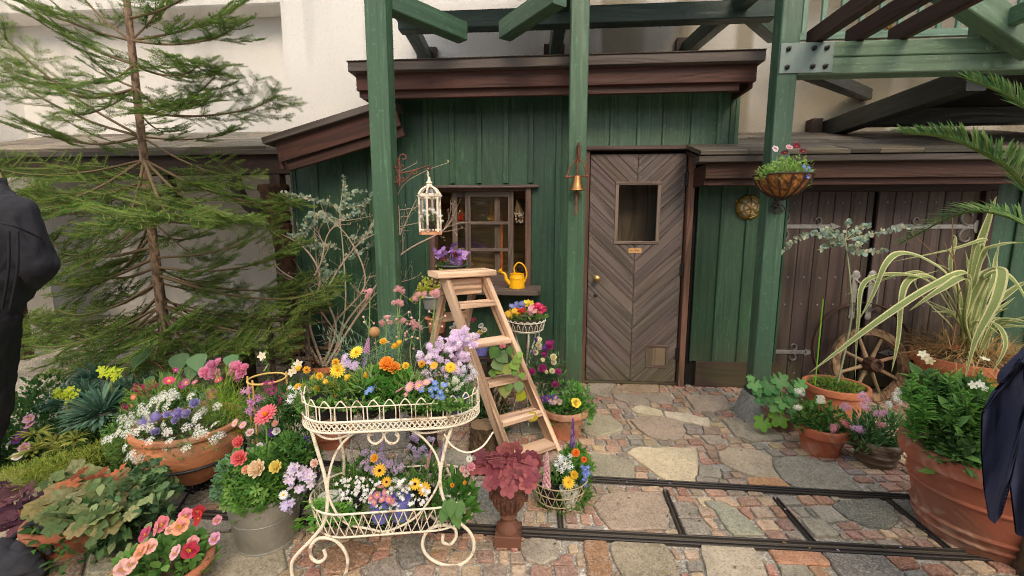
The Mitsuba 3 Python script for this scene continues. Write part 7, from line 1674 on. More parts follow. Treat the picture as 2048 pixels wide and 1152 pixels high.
bushat(fea, 410, 810, ybw, 40, 40, 700, P_L['needle'], .04, [S(140, 164, 120), S(120, 150, 110)], .8, .3); bushat(fea, 330, 770, ybw+.15, 70, 24, 500, leafp(.07, 2, .1, .3), .045, [S(140, 172, 70), S(160, 186, 80)], .9, .2)
pks = plant('pink_stocks', 'ruffled pink stocks standing above the wide terracotta bowl', 'flowers')
for px, py, dpx in ((412, 745, 22), (424, 733, 20), (430, 748, 22), (420, 752, 18), (475, 735, 24), (484, 745, 22), (470, 742, 20), (480, 755, 18), (462, 752, 16), (490, 735, 14), (440, 722, 12)): flower(pks, P_RANUN, px, py, 2.12, dpx, S(236, 160, 196), jd=.4)
for px, py, dpx, col in ((423, 788, 22, S(240, 120, 170)), (408, 806, 18, S(244, 130, 160)), (338, 762, 20, HOT), (437, 760, 14, S(224, 90, 130)), (365, 770, 14, MAG), (372, 765, 14, S(214, 110, 160)), (264, 815, 14, HOT), (268, 794, 12, S(246, 140, 120)), (390, 765, 12, S(226, 130, 170)), (351, 740, 10, MAG)): flower(pks, P_PINKD, px, py, 2.06, dpx, col, jd=.4)
stems(pks, at(440, 850, 2.12), [at(*p, 2.12) for p in ((412, 748), (425, 740), (478, 745), (423, 790), (338, 765))], .003)
mgv = plant('magenta_flowers', 'small magenta flower heads left of the wide terracotta bowl', 'flowers')
for cx, cy, n in ((280, 775, 18), (300, 770, 10), (250, 815, 12), (292, 785, 10)): many(mgv, P_SMALL, cx, cy, 16, 9, 2.2, n, 8, [S(180, 40, 96), S(160, 36, 90)])
bushat(mgv, 280, 800, 2.25, 40, 26, 200, P_L['lance'], .04, [G2, G1])
iv2 = plant('big_leaf_ivy', 'large glossy blue-green leaves on red stalks below the fir tree', 'plant')
for px, py, dpx, dx in ((282, 712, 54, -.4), (358, 722, 42, .2), (394, 722, 40, .4), (385, 740, 36, 0), (330, 757, 34, -.3), (350, 760, 30, .4), (298, 763, 28, .1), (462, 720, 30, .3), (410, 735, 30, .3)): 
    p = at(px, py, 2.45); mb = MB(); v, f, a_ = leafp(.92, 5, .10, .25, .36, .35); bake(mb, (v - [.45, 0, 0], f, a_), p[None], rots(np.array([[dx, -.6, -.5]]), np.array([[R(-.2, .2), -.55, .8]])), dpx*px_m(px, py, 2.45), jcol([S(104, 146, 110), S(120, 160, 120), S(88, 130, 98)], 1)); part(iv2, 'leaf', mb, 'leaf', True); 
stems(iv2, at(350, 800, 2.5), [at(*p, 2.46) for p in ((282, 715), (358, 728), (394, 728), (330, 760), (462, 725))], .003, S(126, 60, 60))

# ---- bottom-left beds
he2 = plant('bronze_coral_bells', 'olive and bronze coral bells with orange young leaves at bottom left', 'plant')
yh = c_hb[1]; P_HEUB = lobed(6, .25, .12, .65, S(70, 80, 46), cup=-.12)
for i in range(54):
    a, r = i*2.399+R(-.3, .3), math.sqrt((i+.5)/54); px, py = 165 + 105*r*math.cos(a), 1005 + 62*r*math.sin(a) - 20*(1-r); Y = yh - .16 + (1035-py)*.0028 + R(-.02, .02)
    p = at(px, py, Y); mb = MB(); bake(mb, P_HEUB, p[None], rots(unit(V3(math.cos(a)*.8+R(-.6, .6), -.3-.4*math.sin(a)+R(-.4, .4), R(-.4, .4)))[None], unit(V3(R(-.5, .5), -.6+R(-.3, .3), .8))[None]), R(.034, .066), jcol([S(140, 146, 100), S(114, 126, 82), S(152, 152, 112), S(96, 114, 76), S(140, 128, 90)], 1, .22)); part(he2, 'leaf', mb, 'leaf', True)
for px, py in ((130, 975), (160, 948), (205, 945), (238, 940), (245, 950), (150, 965), (190, 955), (225, 955), (60, 1018)): p = at(px, py, yh-.0); mb = MB(); bake(mb, P_HEU, p[None], rots(np.array([[R(-.6, .6), -.5, R(0, .5)]]), np.array([[0, -.6, .8]])), R(.03, .042), jcol([S(206, 124, 92), S(190, 110, 84)], 1)); part(he2, 'young_leaf', mb, 'leaf', True, label='orange-red young leaf')
bushat(he2, 160, 1035, yh-.05, 90, 45, 220, P_L['oval'], .05, [G2, G4, S(96, 120, 76)])
ivv = plant('trailing_ivy', 'dark variegated small-leaved ivy trailing to the paving at bottom left', 'plant')
for px, py, w, h, n in ((270, 1010, 66, 60, 260), (230, 1090, 56, 60, 260), (180, 1110, 40, 46, 140), (300, 960, 50, 40, 140)): bushat(ivv, px, py, yh-.02 + R(-.02, .05), w, h, n, P_IVY, .024, [S(70, 104, 72), S(92, 124, 84), S(58, 88, 60), S(120, 146, 96)], .1, .55)
for i in range(60): px, py = R(190, 350), R(950, 1130); p = at(px, py, yh - .12 + R(-.04, .04)); mb = MB(); bake(mb, P_L['big'], p[None], rots(np.array([[R(-1, 1), -.5, -.4]]), np.array([[R(-.3, .3), -.8, .6]])), R(.035, .055), jcol([S(88, 120, 84), S(120, 150, 104), S(70, 104, 70), S(150, 166, 120)], 1)); part(ivv, 'leaf', mb, 'leaf')
he3 = plant('purple_coral_bells', 'dark purple coral bells at the left edge below the trousers', 'plant')
for i in range(34): a, r = i*2.399, math.sqrt((i+.5)/34); px, py = 25 + 62*r*math.cos(a), 1015 + 48*r*math.sin(a); p = at(px, py, 1.62 + (1040-py)*.002); mb = MB(); bake(mb, P_HEU, p[None], rots(unit(V3(math.cos(a), -.5, R(-.3, .3)))[None], unit(V3(R(-.3, .3), -.6, .8))[None]), R(.036, .05), jcol([S(92, 62, 74), S(76, 52, 66), S(110, 76, 84)], 1)); part(he3, 'leaf', mb, 'leaf', True)
eup = plant('spurge', 'blue-green spurge with narrow whorled leaves and chartreuse heads at left', 'plant')
ECOL = [S(104, 140, 120), S(88, 124, 106), S(124, 156, 134)]
for px, py, w, Y, n in ((205, 815, 62, 2.25, 330), (170, 780, 40, 2.5, 170), (255, 775, 46, 2.5, 220), (130, 790, 40, 2.5, 160), (310, 760, 40, 2.6, 120), (190, 745, 40, 2.7, 150)):
    c = at(px, py+16, Y); wm = w*px_m(px, py, Y); u = rng.normal(size=(n, 3)); u[:, 2] = np.abs(u[:, 2])*.8 - .1; u /= np.linalg.norm(u, axis=1, keepdims=True); mb = MB(); bake(mb, leafp(.16, 3, .12, .22), c + u*wm*.22, rots(u + [0, 0, .15], np.tile([0, 0, 1.0], (n, 1)) + rng.normal(size=(n, 3))*.2), wm*rng.uniform(.55, .9, n), jcol(ECOL, n)); fol(eup, mb)
for px, py in ((132, 788), (222, 745)):
    for k in range(14): a, r = k*2.399, math.sqrt((k+.5)/14); flower(eup, P_FIVE, px+24*r*math.cos(a), py+13*r*math.sin(a), 2.3, 15, S(206, 226, 30), name='flower_head', jd=.3)
    mb = MB(); tube(mb, [at(px, py+6, 2.32), at(px+4, py+70, 2.32)], .006, 6, S(140, 150, 80), cap=False); part(eup, 'stem', mb, 'twig', True)
yvp = plant('golden_leaf_plant', 'golden-edged narrow-leaved plant at left beside the dark trousers', 'plant')
for px, py in ((70, 870), (110, 885), (80, 900), (150, 880), (130, 900), (60, 905)):
    n = 26; c = at(px, py, 2.1); u = rng.normal(size=(n, 3)); u[:, 2] = np.abs(u[:, 2])*.6+.1; mb = MB(); bake(mb, leafp(.26, 3, .12, .2, .5, .7), np.tile(c, (n, 1)) + u*.01, rots(u, np.tile([0, 0, 1.], (n, 1))), rng.uniform(.05, .09, n), jcol([S(200, 198, 96), S(176, 180, 84), S(150, 160, 80)], n)); fol(yvp, mb)
sed = plant('creeping_sedum', 'yellow-green mossy creeping sedum in the bed at left', 'ground cover', kind='stuff')
mb = MB()
for px, py, w, Y in ((150, 930, 80, 1.95), (80, 950, 70, 1.9), (200, 910, 50, 2.05), (60, 970, 60, 1.85), (30, 960, 60, 1.9)): c = at(px, py, Y); c[2] = max(c[2], .05); bush(mb, c, (w*px_m(px, py, Y), .14, .08), 900, leafp(.12, 2, .1, .2), .026, [S(150, 164, 70), S(124, 146, 66), S(166, 170, 84)], .8, .15)
part(None, sed, mb, 'leaf')
bed = plant('bedding_shrubs', 'dark green mixed ground cover filling the bed at the left', 'ground cover', kind='stuff')
mb = MB()
for px, py, w, h, Y in ((60, 820, 70, 40, 2.5), (130, 850, 90, 40, 2.35), (30, 900, 60, 40, 2.2), (240, 880, 50, 40, 2.25), (200, 870, 60, 40, 2.2), (90, 780, 70, 40, 2.7), (330, 930, 60, 40, 2.3), (280, 900, 50, 36, 2.15), (420, 900, 50, 50, 2.3), (250, 950, 60, 30, 2.0), (440, 800, 60, 40, 2.5), (380, 790, 60, 30, 2.5), (600, 780, 60, 30, 2.4), (130, 930, 70, 30, 2.1)):
    c = at(px, py+h, Y); w_ = px_m(px, py, Y); c[2] = max(c[2], .02); bush(mb, c, (w*w_, w*w_*.7, 1.7*h*w_), 420, P_L['oval'], .045, [G4, S(76, 108, 62), S(92, 124, 66)], .6, .3)
part(None, bed, mb, 'leaf')
bvi = plant('purple_violas', 'dark purple and white violas among the ground cover at the left edge', 'flowers')
for px, py, col in ((35, 878, PUR*.6), (45, 870, PUR*.7), (24, 885, WHT), (60, 850, S(206, 150, 190)), (58, 838, S(196, 150, 180)), (36, 912, WHT), (50, 895, S(220, 170, 200))): flower(bvi, P_PANSY, px, py, 2.1, 18, col)
bushat(bvi, 42, 905, 2.15, 30, 20, 90, P_L['oval'], .03, [G2])

# ---- pansy bowl
pan = plant('pansies', 'pink, peach and red pansies crowding the wide bowl at the bottom edge', 'flowers')
ypb = c_pb[1]; c0 = c_pb + V3(0, 0, .12)
mb = MB(); bush(mb, c0, (.16, .15, .11), 520, leafp(.62, 3, .1, .15, .5, .25), .042, [S(104, 152, 72), S(84, 130, 62), S(124, 168, 86)], .7, .3); fol(pan, mb)
for px, py, dpx, col in ((283, 1103, 36, S(240, 156, 120)), (303, 1092, 30, S(242, 180, 172)), (325, 1048, 34, S(226, 120, 130)), (362, 1052, 36, S(238, 160, 120)), (372, 1031, 30, S(224, 130, 150)), (398, 1037, 32, S(206, 30, 36)), (397, 1022, 24, S(170, 20, 40)), (381, 1100, 34, S(190, 30, 70)), (291, 1069, 32, S(196, 60, 110)), (352, 1105, 30, S(240, 170, 180)), (430, 1077, 26, S(214, 150, 176)), (248, 1137, 38, S(242, 178, 170)), (313, 1060, 26, S(232, 150, 160)), (386, 1083, 24, S(236, 160, 160)), (262, 1128, 26, S(244, 190, 176)), (340, 1060, 20, S(240, 170, 160)), (435, 1040, 20, S(206, 130, 150))):
    flower(pan, P_PANSY, px, py, ypb-.08+(1100-py)*.0012, dpx*.84, col, d=unit(V3(R(-.6, .6), -.7, R(.2, .8))), roll=R(-.35, .35)+math.pi*0)
# ---- urn
P_HEUW = lobed(5, .30, .10, .6, S(96, 44, 54), cup=.05)
heu = plant('purple_coral_bells', 'wine-red coral bells with ruffled leaves crowning the rusty urn', 'plant')
for i in range(27):
    a, r = i*2.399+R(-.3, .3), math.sqrt((i+.5)/27)*R(.85, 1.12); px, py = 1015 + 64*r*math.cos(a), 938 + 42*r*math.sin(a) - 10*(1-r)
    p = at(px, py, c_ur[1] - .07 + (945-py)*.0022 + R(-.015, .015)); mb = MB(); bake(mb, P_HEUW, p[None], rots(unit(V3(math.cos(a)*.9+R(-.4, .4), -.4+R(-.3, .3), -math.sin(a)*.7+R(-.3, .3)))[None], unit(V3(math.cos(a)*.4+R(-.35, .35), -.75+R(-.3, .3), .55+R(-.3, .4)))[None]), R(.034, .05), jcol([S(160, 92, 98), S(146, 84, 92), S(190, 118, 118), S(128, 76, 86)], 1, .2)); part(heu, 'leaf', mb, 'leaf', True)
stems(heu, c_ur + V3(0, 0, .31), [at(1015+R(-50, 50), 938+R(-30, 30), c_ur[1]-.05) for _ in range(20)], .002, S(140, 80, 84))
# ---- wire basket
wb2 = plant('marigold_mix', 'orange and yellow marigolds with small blue flowers in the wire basket', 'flowers')
ywb = c_wbk[1]
for px, py, w, h in ((1125, 970, 54, 44), (1150, 950, 34, 40), (1100, 985, 34, 30)): bushat(wb2, px, py, ywb-.02, w, h, 380, P_L[['oval', 'lance', 'lance'][int(R(0, 2.9))]], .034, [G1, G2, S(96, 142, 66)], .7, .3)
bushat(wb2, 1150, 905, ywb+.05, 34, 22, 120, P_POPPY, .03, [S(120, 166, 76), S(96, 146, 66)], .8)
for px, py, dpx, k, col in ((1152, 907, 17, P_RANUN, S(250, 150, 20)), (1168, 919, 12, P_RANUN, S(246, 130, 20)), (1150, 949, 17, P_RANUN, YLW), (1137, 965, 25, P_DOUBLE, YLW)): flower(wb2, k, px, py, ywb-.09, dpx, col, jd=.2)
many(wb2, P_SMALL, 1130, 928, 20, 20, ywb-.03, 34, 9, [S(226, 232, 244), WHT], 'white_blossom'); many(wb2, P_FIVE, 1170, 950, 10, 24, ywb-.08, 12, 10, [BLUE, S(90, 110, 210)], 'blue_blossom')
lp1 = plant('pink_lupin', 'single pink lupin spike at the left of the wire basket', 'flowers'); spike(lp1, 1093, 975, 1094, 905, ywb-.10, 12/1.1, S(236, 180, 188), stem=c_wbk + V3(-.08, -.05, .1))
lp2 = plant('purple_lupin', 'single violet lupin spike behind the wire basket', 'flowers'); spike(lp2, 1145, 893, 1146, 836, ywb+.02, 7, S(128, 84, 160), stem=c_wbk + V3(.02, .05, .1))
# ---- terracotta pot right of the ladder, stocks behind
vpl = plant('leafy_bedding', 'dense small-leaved green plant with a yellow pansy right of the ladder', 'plant')
yv = c_lp[1]
for px, py, w, h in ((1135, 800, 52, 34), (1150, 790, 40, 30), (1105, 810, 30, 26)): bushat(vpl, px, py, yv-.02, w, h, 520, P_L['oval'], .030, [S(104, 156, 78), S(124, 172, 90), S(84, 134, 66)], .6, .3)
flower(vpl, P_PANSY, 1152, 806, yv-.15, 20, YLW); many(vpl, P_TUFT, 1112, 804, 14, 8, yv-.14, 9, 10, [S(236, 196, 192)], 'pink_blossom'); 
for px, py in ((1095, 796), (1100, 803), (1085, 800), (1110, 795)): flower(vpl, P_PANSY, px, py, yv-.13, 13, S(70, 50, 140))
stk2 = plant('purple_stocks', 'purple and cream stocks between the ladder and the middle post', 'flowers')
ys2 = 2.92
for px, py, w, h in ((1090, 755, 36, 44), (1075, 720, 28, 36), (1110, 740, 24, 36), (1080, 790, 30, 30)): bushat(stk2, px, py, ys2, w, h, 240, P_L['lance'], .05, [S(98, 130, 92), S(80, 116, 78), S(120, 148, 104)], .7, .3)
for px, py, dpx, col in ((1103, 691, 20, MAG), (1088, 700, 16, PUR), (1072, 681, 11, PUR), (1083, 735, 18, MAG), (1064, 745, 16, MAG), (1115, 745, 14, MAG), (1111, 771, 16, MAG), (1076, 680, 13, CRM), (1077, 690, 12, CRM), (1071, 704, 12, CRM), (1080, 697, 11, CRM), (1107, 715, 14, CRM), (1107, 725, 12, CRM), (1104, 743, 12, CRM), (1085, 720, 9, CRM), (1092, 744, 8, CRM), (1092, 708, 15, MAG), (1068, 705, 11, PUR), (1099, 694, 14, MAG)): flower(stk2, P_RANUN, px, py, ys2-.1, dpx, col, jd=.4)
lp3 = plant('dusky_lupins', 'dusky pink lupin spikes behind the bowl stand legs', 'flowers'); spike(lp3, 1029, 690, 1025, 660, 3.15, 6, S(190, 130, 136)); spike(lp3, 1055, 695, 1056, 675, 3.15, 5, S(200, 130, 140)); bushat(lp3, 1040, 715, 3.2, 24, 22, 100, P_L['lance'], .05, [G2])
prm = plant('primroses', 'bright mixed primroses packed in the wire bowl stand', 'flowers')
for cx, cy, rx, ry, n, col in ((1024, 626, 12, 8, 12, S(250, 200, 30)), (1042, 622, 9, 6, 9, S(210, 40, 20)), (1038, 612, 16, 6, 14, S(140, 150, 226)), (1055, 606, 9, 4, 6, S(250, 226, 40)), (1062, 621, 9, 7, 9, S(250, 180, 196)), (1078, 616, 13, 9, 20, S(236, 30, 120))): many(prm, P_PRIM, cx, cy, rx, ry, 2.96 + (626-cy)*.006, n, 11, [col, col*.9], 'blossom', .02)
bushat(prm, 1054, 628, 3.0, 38, 9, 160, P_L['oval'], .035, [G1, G3], .7)
# ---- vine and plants round the ladder
vin = plant('climbing_hydrangea', 'trailing vine with broad heart-shaped leaves twining over the ladder treads', 'plant')
for px, py, dpx, col in ((990, 703, 24, G2), (1003, 712, 26, S(110, 140, 96)), (994, 727, 26, S(120, 144, 100)), (1036, 717, 20, S(140, 176, 84)), (1029, 728, 22, S(150, 190, 90)), (1040, 708, 14, S(170, 200, 110)), (1012, 737, 22, S(150, 164, 90)), (997, 740, 16, S(140, 170, 80)), (1010, 778, 26, S(160, 176, 104)), (1018, 772, 18, S(120, 150, 90)), (1038, 771, 22, S(130, 156, 110)), (1043, 790, 22, S(170, 180, 40)), (1044, 750, 13, S(120, 170, 80)), (1066, 832, 20, S(180, 170, 50)), (985, 745, 16, G1), (1030, 745, 12, G1), (1020, 700, 16, G2)):
    p = at(px, py, 2.56); mb = MB(); v, f, a_ = leafp(.95, 4, .08, .15, .4, .3); bake(mb, (v-[.4, 0, 0], f, a_), p[None], rots(np.array([[R(-.8, .8), -.4, -.6]]), np.array([[R(-.3, .3), -.8, .5]])), dpx*px_m(px, py, 2.56)*1.15, jcol(col, 1)); part(vin, 'leaf', mb, 'leaf', True)
mb = MB()
for k in range(16): a, b = at(R(985, 1040), R(745, 800), 2.62+R(-.05, .1)), at(R(990, 1070), R(780, 850), 2.62+R(-.05, .1)); tube(mb, spline([a, m_(a, b)+V3(R(-.05, .05), 0, -.05), b], 5), .0022, 4, S(120, 84, 66), cap=False)
part(vin, 'stems', mb, 'twig', True, kind='stuff'); flower(vin, P_RANUN, 1006, 694, 2.5, 13, S(240, 170, 180))
dkp = plant('shade_plant', 'dark leafy plant in the shade under the ladder', 'plant'); bushat(dkp, 985, 800, 2.85, 40, 40, 260, P_L['oval'], .05, [G4, S(70, 100, 62)], .5, .3); bushat(dkp, 900, 780, 3.1, 50, 40, 260, P_L['lance'], .06, [G4, S(70, 100, 62)], .6, .3)
vwy = plant('white_yellow_violas', 'small white and yellow violas glimpsed through the ladder', 'flowers')
for px, py, col in ((905, 655, WHT), (912, 648, WHT), (920, 645, CRM), (910, 660, S(250, 226, 90)), (918, 658, WHT), (962, 652, WHT), (968, 660, CRM), (960, 665, S(250, 226, 120)), (908, 668, S(250, 226, 60)), (947, 640, S(180, 60, 110)), (925, 655, WHT), (915, 668, S(250, 230, 80))): flower(vwy, P_PANSY, px, py, 3.0, 12, col)
bushat(vwy, 915, 672, 3.05, 24, 16, 140, P_L['oval'], .03, [G1, G2]); bushat(vwy, 962, 672, 3.05, 14, 14, 70, P_L['oval'], .03, [G1, G2])
p = at(963, 690, 3.05); nursery('nursery_pot', 'violet-blue pot of violas behind the ladder', V3(p[0], 3.05, max(p[2]-.07, .3)), .05, .09, BLU); 
q = V3(p[0], 3.05, max(p[2]-.07, .3)); k = thing('wooden_stand', 'dark wooden stand under the viola pots behind the ladder', 'stand'); mb = MB(); bx(mb, at(900, 690, 3.05)[0]-.08, p[0]+.08, 2.97, 3.14, q[2]-.03, q[2]-.001, S(70, 56, 48)); part(k, 'top', mb, 'wood')
for xx in (at(900, 690, 3.05)[0]-.06, p[0]+.06): mb = MB(); bx(mb, xx-.02, xx+.02, 3.03, 3.08, 0, q[2]-.031, S(70, 56, 48), axis='z'); part(k, 'leg', mb, 'wood')
# ---- violas on the sill, creeping jenny, hanging basket, lantern
vi2 = plant('purple_violas', 'bright purple violas in the dark pot behind the ladder top', 'flowers')
bushat(vi2, 903, 525, 3.40, 34, 16, 200, P_L['oval'], .028, [G1, G2], .6)
for px, py in ((873, 507), (880, 504), (870, 500), (887, 497), (900, 503), (908, 490), (905, 500), (921, 503), (912, 515), (923, 512), (930, 507), (936, 505), (906, 522), (918, 525), (897, 520), (884, 512), (890, 505), (915, 530), (900, 512), (928, 516), (876, 512), (914, 506), (893, 514), (908, 508), (920, 520), (943, 527)): flower(vi2, P_PRIM, px, py, 3.36+R(-.04, .04), 13*R(.8, 1.15), [S(186, 132, 226), S(160, 104, 210), S(206, 160, 236)][int(R(0, 2.9))], jd=.5)
for px, py in ((889, 519), (909, 506), (912, 511)): flower(vi2, P_PANSY, px, py, 3.33, 10, S(96, 30, 50))
jen = plant('creeping_jenny', 'yellow-green round-leaved creeper spilling from the small zinc pot', 'plant')
bushat(jen, 856, 572, 3.30, 26, 18, 240, P_L['round'], .024, [S(210, 206, 90), S(180, 190, 84), S(226, 216, 110)], .5, .3)
mb = MB()
for pts in ([(876, 575), (884, 560), (880, 545), (877, 535)], [(840, 580), (828, 592), (822, 600)], [(880, 600), (884, 612), (882, 625)]):
    q = spline([at(x, y, 3.28) for x, y in pts], 6); tube(mb, q, .0014, 4, S(140, 120, 60), cap=False); n = 26; bake(mb, P_L['round'], q[rng.integers(0, len(q), n)] + rng.normal(size=(n, 3))*.008, rots(rng.normal(size=(n, 3)), rng.normal(size=(n, 3))+[0, -1, 1]), .02, jcol([S(210, 206, 90), S(190, 196, 84)], n))
part(jen, 'trailing_stems', mb, 'leaf'); 
dk2 = plant('small_green_plant', 'small dark green plant in the terracotta pot on the brown pole', 'plant'); bushat(dk2, 873, 632, 3.30, 18, 8, 60, P_L['round'], .03, [G2, G4], .5)
bsk = plant('basket_flowers', 'trailing greenery with blue lobelia and dark pansies in the coir basket', 'flowers')
for px, py, w, h, n in ((1560, 335, 44, 22, 420), (1590, 330, 34, 20, 320), (1535, 340, 26, 16, 180), (1605, 350, 16, 24, 120)): bushat(bsk, px, py, hc[1]-.05, w, h, n, P_L['oval'], .024, [S(150, 186, 96), S(124, 166, 82), S(176, 202, 130)], .5, .3)
for px, py, col in ((1550, 298, S(240, 220, 230)), (1578, 295, S(226, 170, 190)), (1593, 292, S(120, 30, 60)), (1605, 303, S(110, 30, 60)), (1569, 306, S(110, 30, 60))): flower(bsk, P_PANSY, px, py, hc[1]-.03, 14, col)
for px, py in ((1612, 340), (1618, 335), (1615, 347), (1608, 333), (1616, 355), (1612, 350), (1622, 342), (1606, 352)): flower(bsk, P_FIVE, px, py, hc[1]-.14, 9, S(90, 130, 230), name='blue_blossom')
lfl = plant('lantern_flowers', 'small white flowers growing inside the hanging lantern', 'flowers')
nursery('nursery_pot', 'dark little pot inside the hanging lantern', V3(lc[0], yl, z1_l) if False else V3(lc[0], yl, lp(861, 462)[2]), .035, .06, BLK)
bushat(lfl, 861, 436, yl, 15, 9, 120, P_L['oval'], .018, [G2, G1], .6)
for px, py in ((853, 423), (857, 432), (866, 421), (870, 426), (852, 430), (860, 419), (878, 433), (883, 433), (842, 434), (884, 443), (875, 428), (848, 422)): flower(lfl, P_BALL, px, py, yl-.05, 8, WHT, name='blossom')
# ---- right-hand pots
ivr = plant('ivy', 'broad-leaved glossy ivy in the small brown pot by the right plinth', 'plant')
for px, py, dpx, dx in ((1508, 768, 28, -.5), (1540, 770, 40, .1), (1560, 760, 34, .3), (1535, 790, 32, -.1), (1565, 800, 36, .2), (1590, 775, 34, .6), (1520, 797, 26, -.4), (1558, 835, 40, -.1), (1525, 845, 34, -.5), (1500, 755, 14, 0), (1580, 795, 30, .5), (1600, 768, 26, .5), (1550, 810, 30, 0), (1585, 820, 26, .4), (1515, 780, 24, -.3), (1545, 780, 26, 0)): 
    p = at(px, py, c_iv[1]-.12); mb = MB(); bake(mb, P_IVY, p[None], rots(np.array([[dx, -.4, -.7]]), np.array([[R(-.2, .2), -.8, .55]])), dpx*.62*px_m(px, py, c_iv[1]-.12), jcol([S(92, 142, 86), S(110, 160, 98), S(76, 124, 76)] if py < 830 else [S(128, 170, 70)], 1)); part(ivr, 'leaf', mb, 'leaf', True)
stems(ivr, c_iv + V3(0, 0, .14), [at(px, py, c_iv[1]-.1) for px, py in ((1508, 770), (1540, 772), (1565, 800), (1590, 778), (1525, 800), (1558, 830))], .0025, S(120, 90, 70))
wpf = plant('white_pink_flowers', 'white and pink clustered flowers in the front right terracotta pot', 'flowers')
yw3 = c_wp[1]
for px, py, w, h in ((1632, 826, 40, 32), (1660, 832, 36, 30), (1612, 822, 26, 26)): bushat(wpf, px, py, yw3-.02, w, h, 260, P_L['oval'], .036, [S(96, 136, 72), S(74, 112, 60), S(124, 158, 84)], .6, .35)
for px, py, col, n in ((1602, 784, WHT, 5), (1640, 800, S(244, 244, 222), 9), (1600, 813, S(240, 240, 220), 4), (1670, 856, S(240, 150, 170), 8), (1692, 850, S(238, 120, 140), 5), (1690, 815, S(226, 160, 200), 8)): many(wpf, P_TUFT, px, py, 9, 7, yw3-.12, n, 12, [col, col*.94], 'flower_head')
stp = plant('pink_stocks', 'pink and white stocks in the dark ridged pot', 'flowers')
yst = c_br[1]
for px, py, w, h in ((1750, 850, 44, 44), (1725, 850, 36, 36), (1780, 850, 34, 40)): bushat(stp, px, py, yst-.02, w, h, 260, P_L['lance'], .055, [S(92, 134, 84), S(76, 116, 72), S(120, 156, 100)], .7, .35)
for px, py, n, col, rx, ry in ((1728, 800, 16, S(232, 170, 206), 10, 14), (1760, 826, 9, S(226, 160, 206), 12, 7), (1715, 860, 9, S(220, 160, 214), 10, 8), (1796, 795, 14, WHT, 9, 16), (1775, 808, 5, WHT, 6, 5), (1764, 852, 4, S(226, 140, 160), 6, 5)): many(stp, P_TUFT, px, py, rx, ry, yst-.10, n, 13, [col, col*.93], 'flower_head')
snl = plant('snapdragons', 'bushy dark green snapdragons with upright tips in the very large planter', 'plant')
ybg = c_bg[1]
for px, py, w, h, n, Y in ((1912, 842, 52, 56, 420, ybg-.06), (1870, 800, 42, 42, 320, ybg+.04), (1930, 800, 60, 60, 480, ybg), (1990, 830, 60, 60, 420, ybg), (1850, 765, 36, 30, 200, ybg+.08), (1932, 888, 44, 36, 200, ybg-.12)): bushat(snl, px, py, Y, w, h, n, leafp(.44, 3, .14, .25, .42, .3), .068, [S(84, 130, 76), S(66, 110, 66), S(104, 152, 86), S(120, 170, 84)], .5, .35)
for k in range(26):
    px, py = R(1825, 1985), R(735, 830); Y = ybg + R(-.1, .15); p0, p1 = at(px, py, Y), at(px+R(-6, 6), py+70, Y); mb = MB(); tube(mb, [p0, p1], .003, 4, G1, cap=False); n = 60; f = rng.random((n, 1)); a = rng.uniform(0, 6.3, n); bake(mb, P_L['lance'], p0 + (p1-p0)*f, rots(np.stack([np.cos(a), np.sin(a), np.full(n, .5)], 1), np.tile([0, 0, 1.0], (n, 1))), .022 + .045*f[:, 0], jcol([S(110, 164, 80), S(130, 180, 90), S(90, 144, 70)], n)); part(snl, 'shoot', mb, 'leaf')
for px, py, col in ((1852, 715, CRM), (1845, 708, CRM), (1860, 722, S(250, 236, 190)), (1945, 770, WHT), (1960, 768, WHT), (1968, 776, WHT), (1970, 718, S(250, 240, 210))): flower(snl, P_FIVE, px, py, ybg-.05, 18, col, jd=.5)
# ---- things inside the window
dry = plant('dried_bunch', 'bunch of pale dried flowers hanging in the dark window opening', 'dried flowers')
yd = YW+.10; mb = MB(); top = at(1033, 398, yd)
for k in range(40): b = at(1038+R(-9, 9), 430+R(-6, 16), yd+R(-.02, .02)); tube(mb, [top, m_(top, b)+V3(R(-.004, .004), 0, 0), b], .0012, 3, S(170, 150, 120), cap=False); ball(mb, b, .007, jit(S(226, 216, 196), .15), 0)
part(None, dry, mb, 'twig')
drf = plant('dried_bunch', 'orange-yellow dried bunch hanging behind the upper window pane', 'dried flowers')
mb = MB(); top = at(984, 400, YW+.3)
for k in range(30): b = at(982+R(-6, 6), 436+R(-4, 4), YW+.3+R(-.03, .03)); tube(mb, [top, b], .002, 3, S(226, 170, 60), cap=False); ball(mb, b, .010, S(236, 176, 50), 0)
part(None, drf, mb, 'twig')
rdp = plant('red_dried_flowers', 'red dried flowers behind the left window pane', 'dried flowers'); mb = MB(); top = at(922, 405, YW+.2)
for k in range(26): b = at(922+R(-8, 6), 436+R(-8, 5), YW+.2+R(-.03, .03)); tube(mb, [top, b], .002, 3, S(180, 120, 60), cap=False); ball(mb, b, .012, S(206, 60, 36), 0)
part(None, rdp, mb, 'twig')
suc = plant('succulents', 'small dark red succulents on the sill behind the watering can', 'plant'); mb = MB()
for k in range(26): b = at(1040+R(-12, 10), 545+R(-18, 16), YW-.06+R(-.02, .02)); bake(mb, P_RANUN, b[None], frame_to(unit(VIEW+rng.normal(size=3)*.4))[None], .012, jcol([S(120, 60, 60), S(90, 110, 80), S(160, 130, 110)], 1)); 
tube(mb, [at(1040, 572, YW-.06), at(1040, 530, YW-.06)], .006, 5, S(90, 80, 60)); part(None, suc, mb, 'leaf')
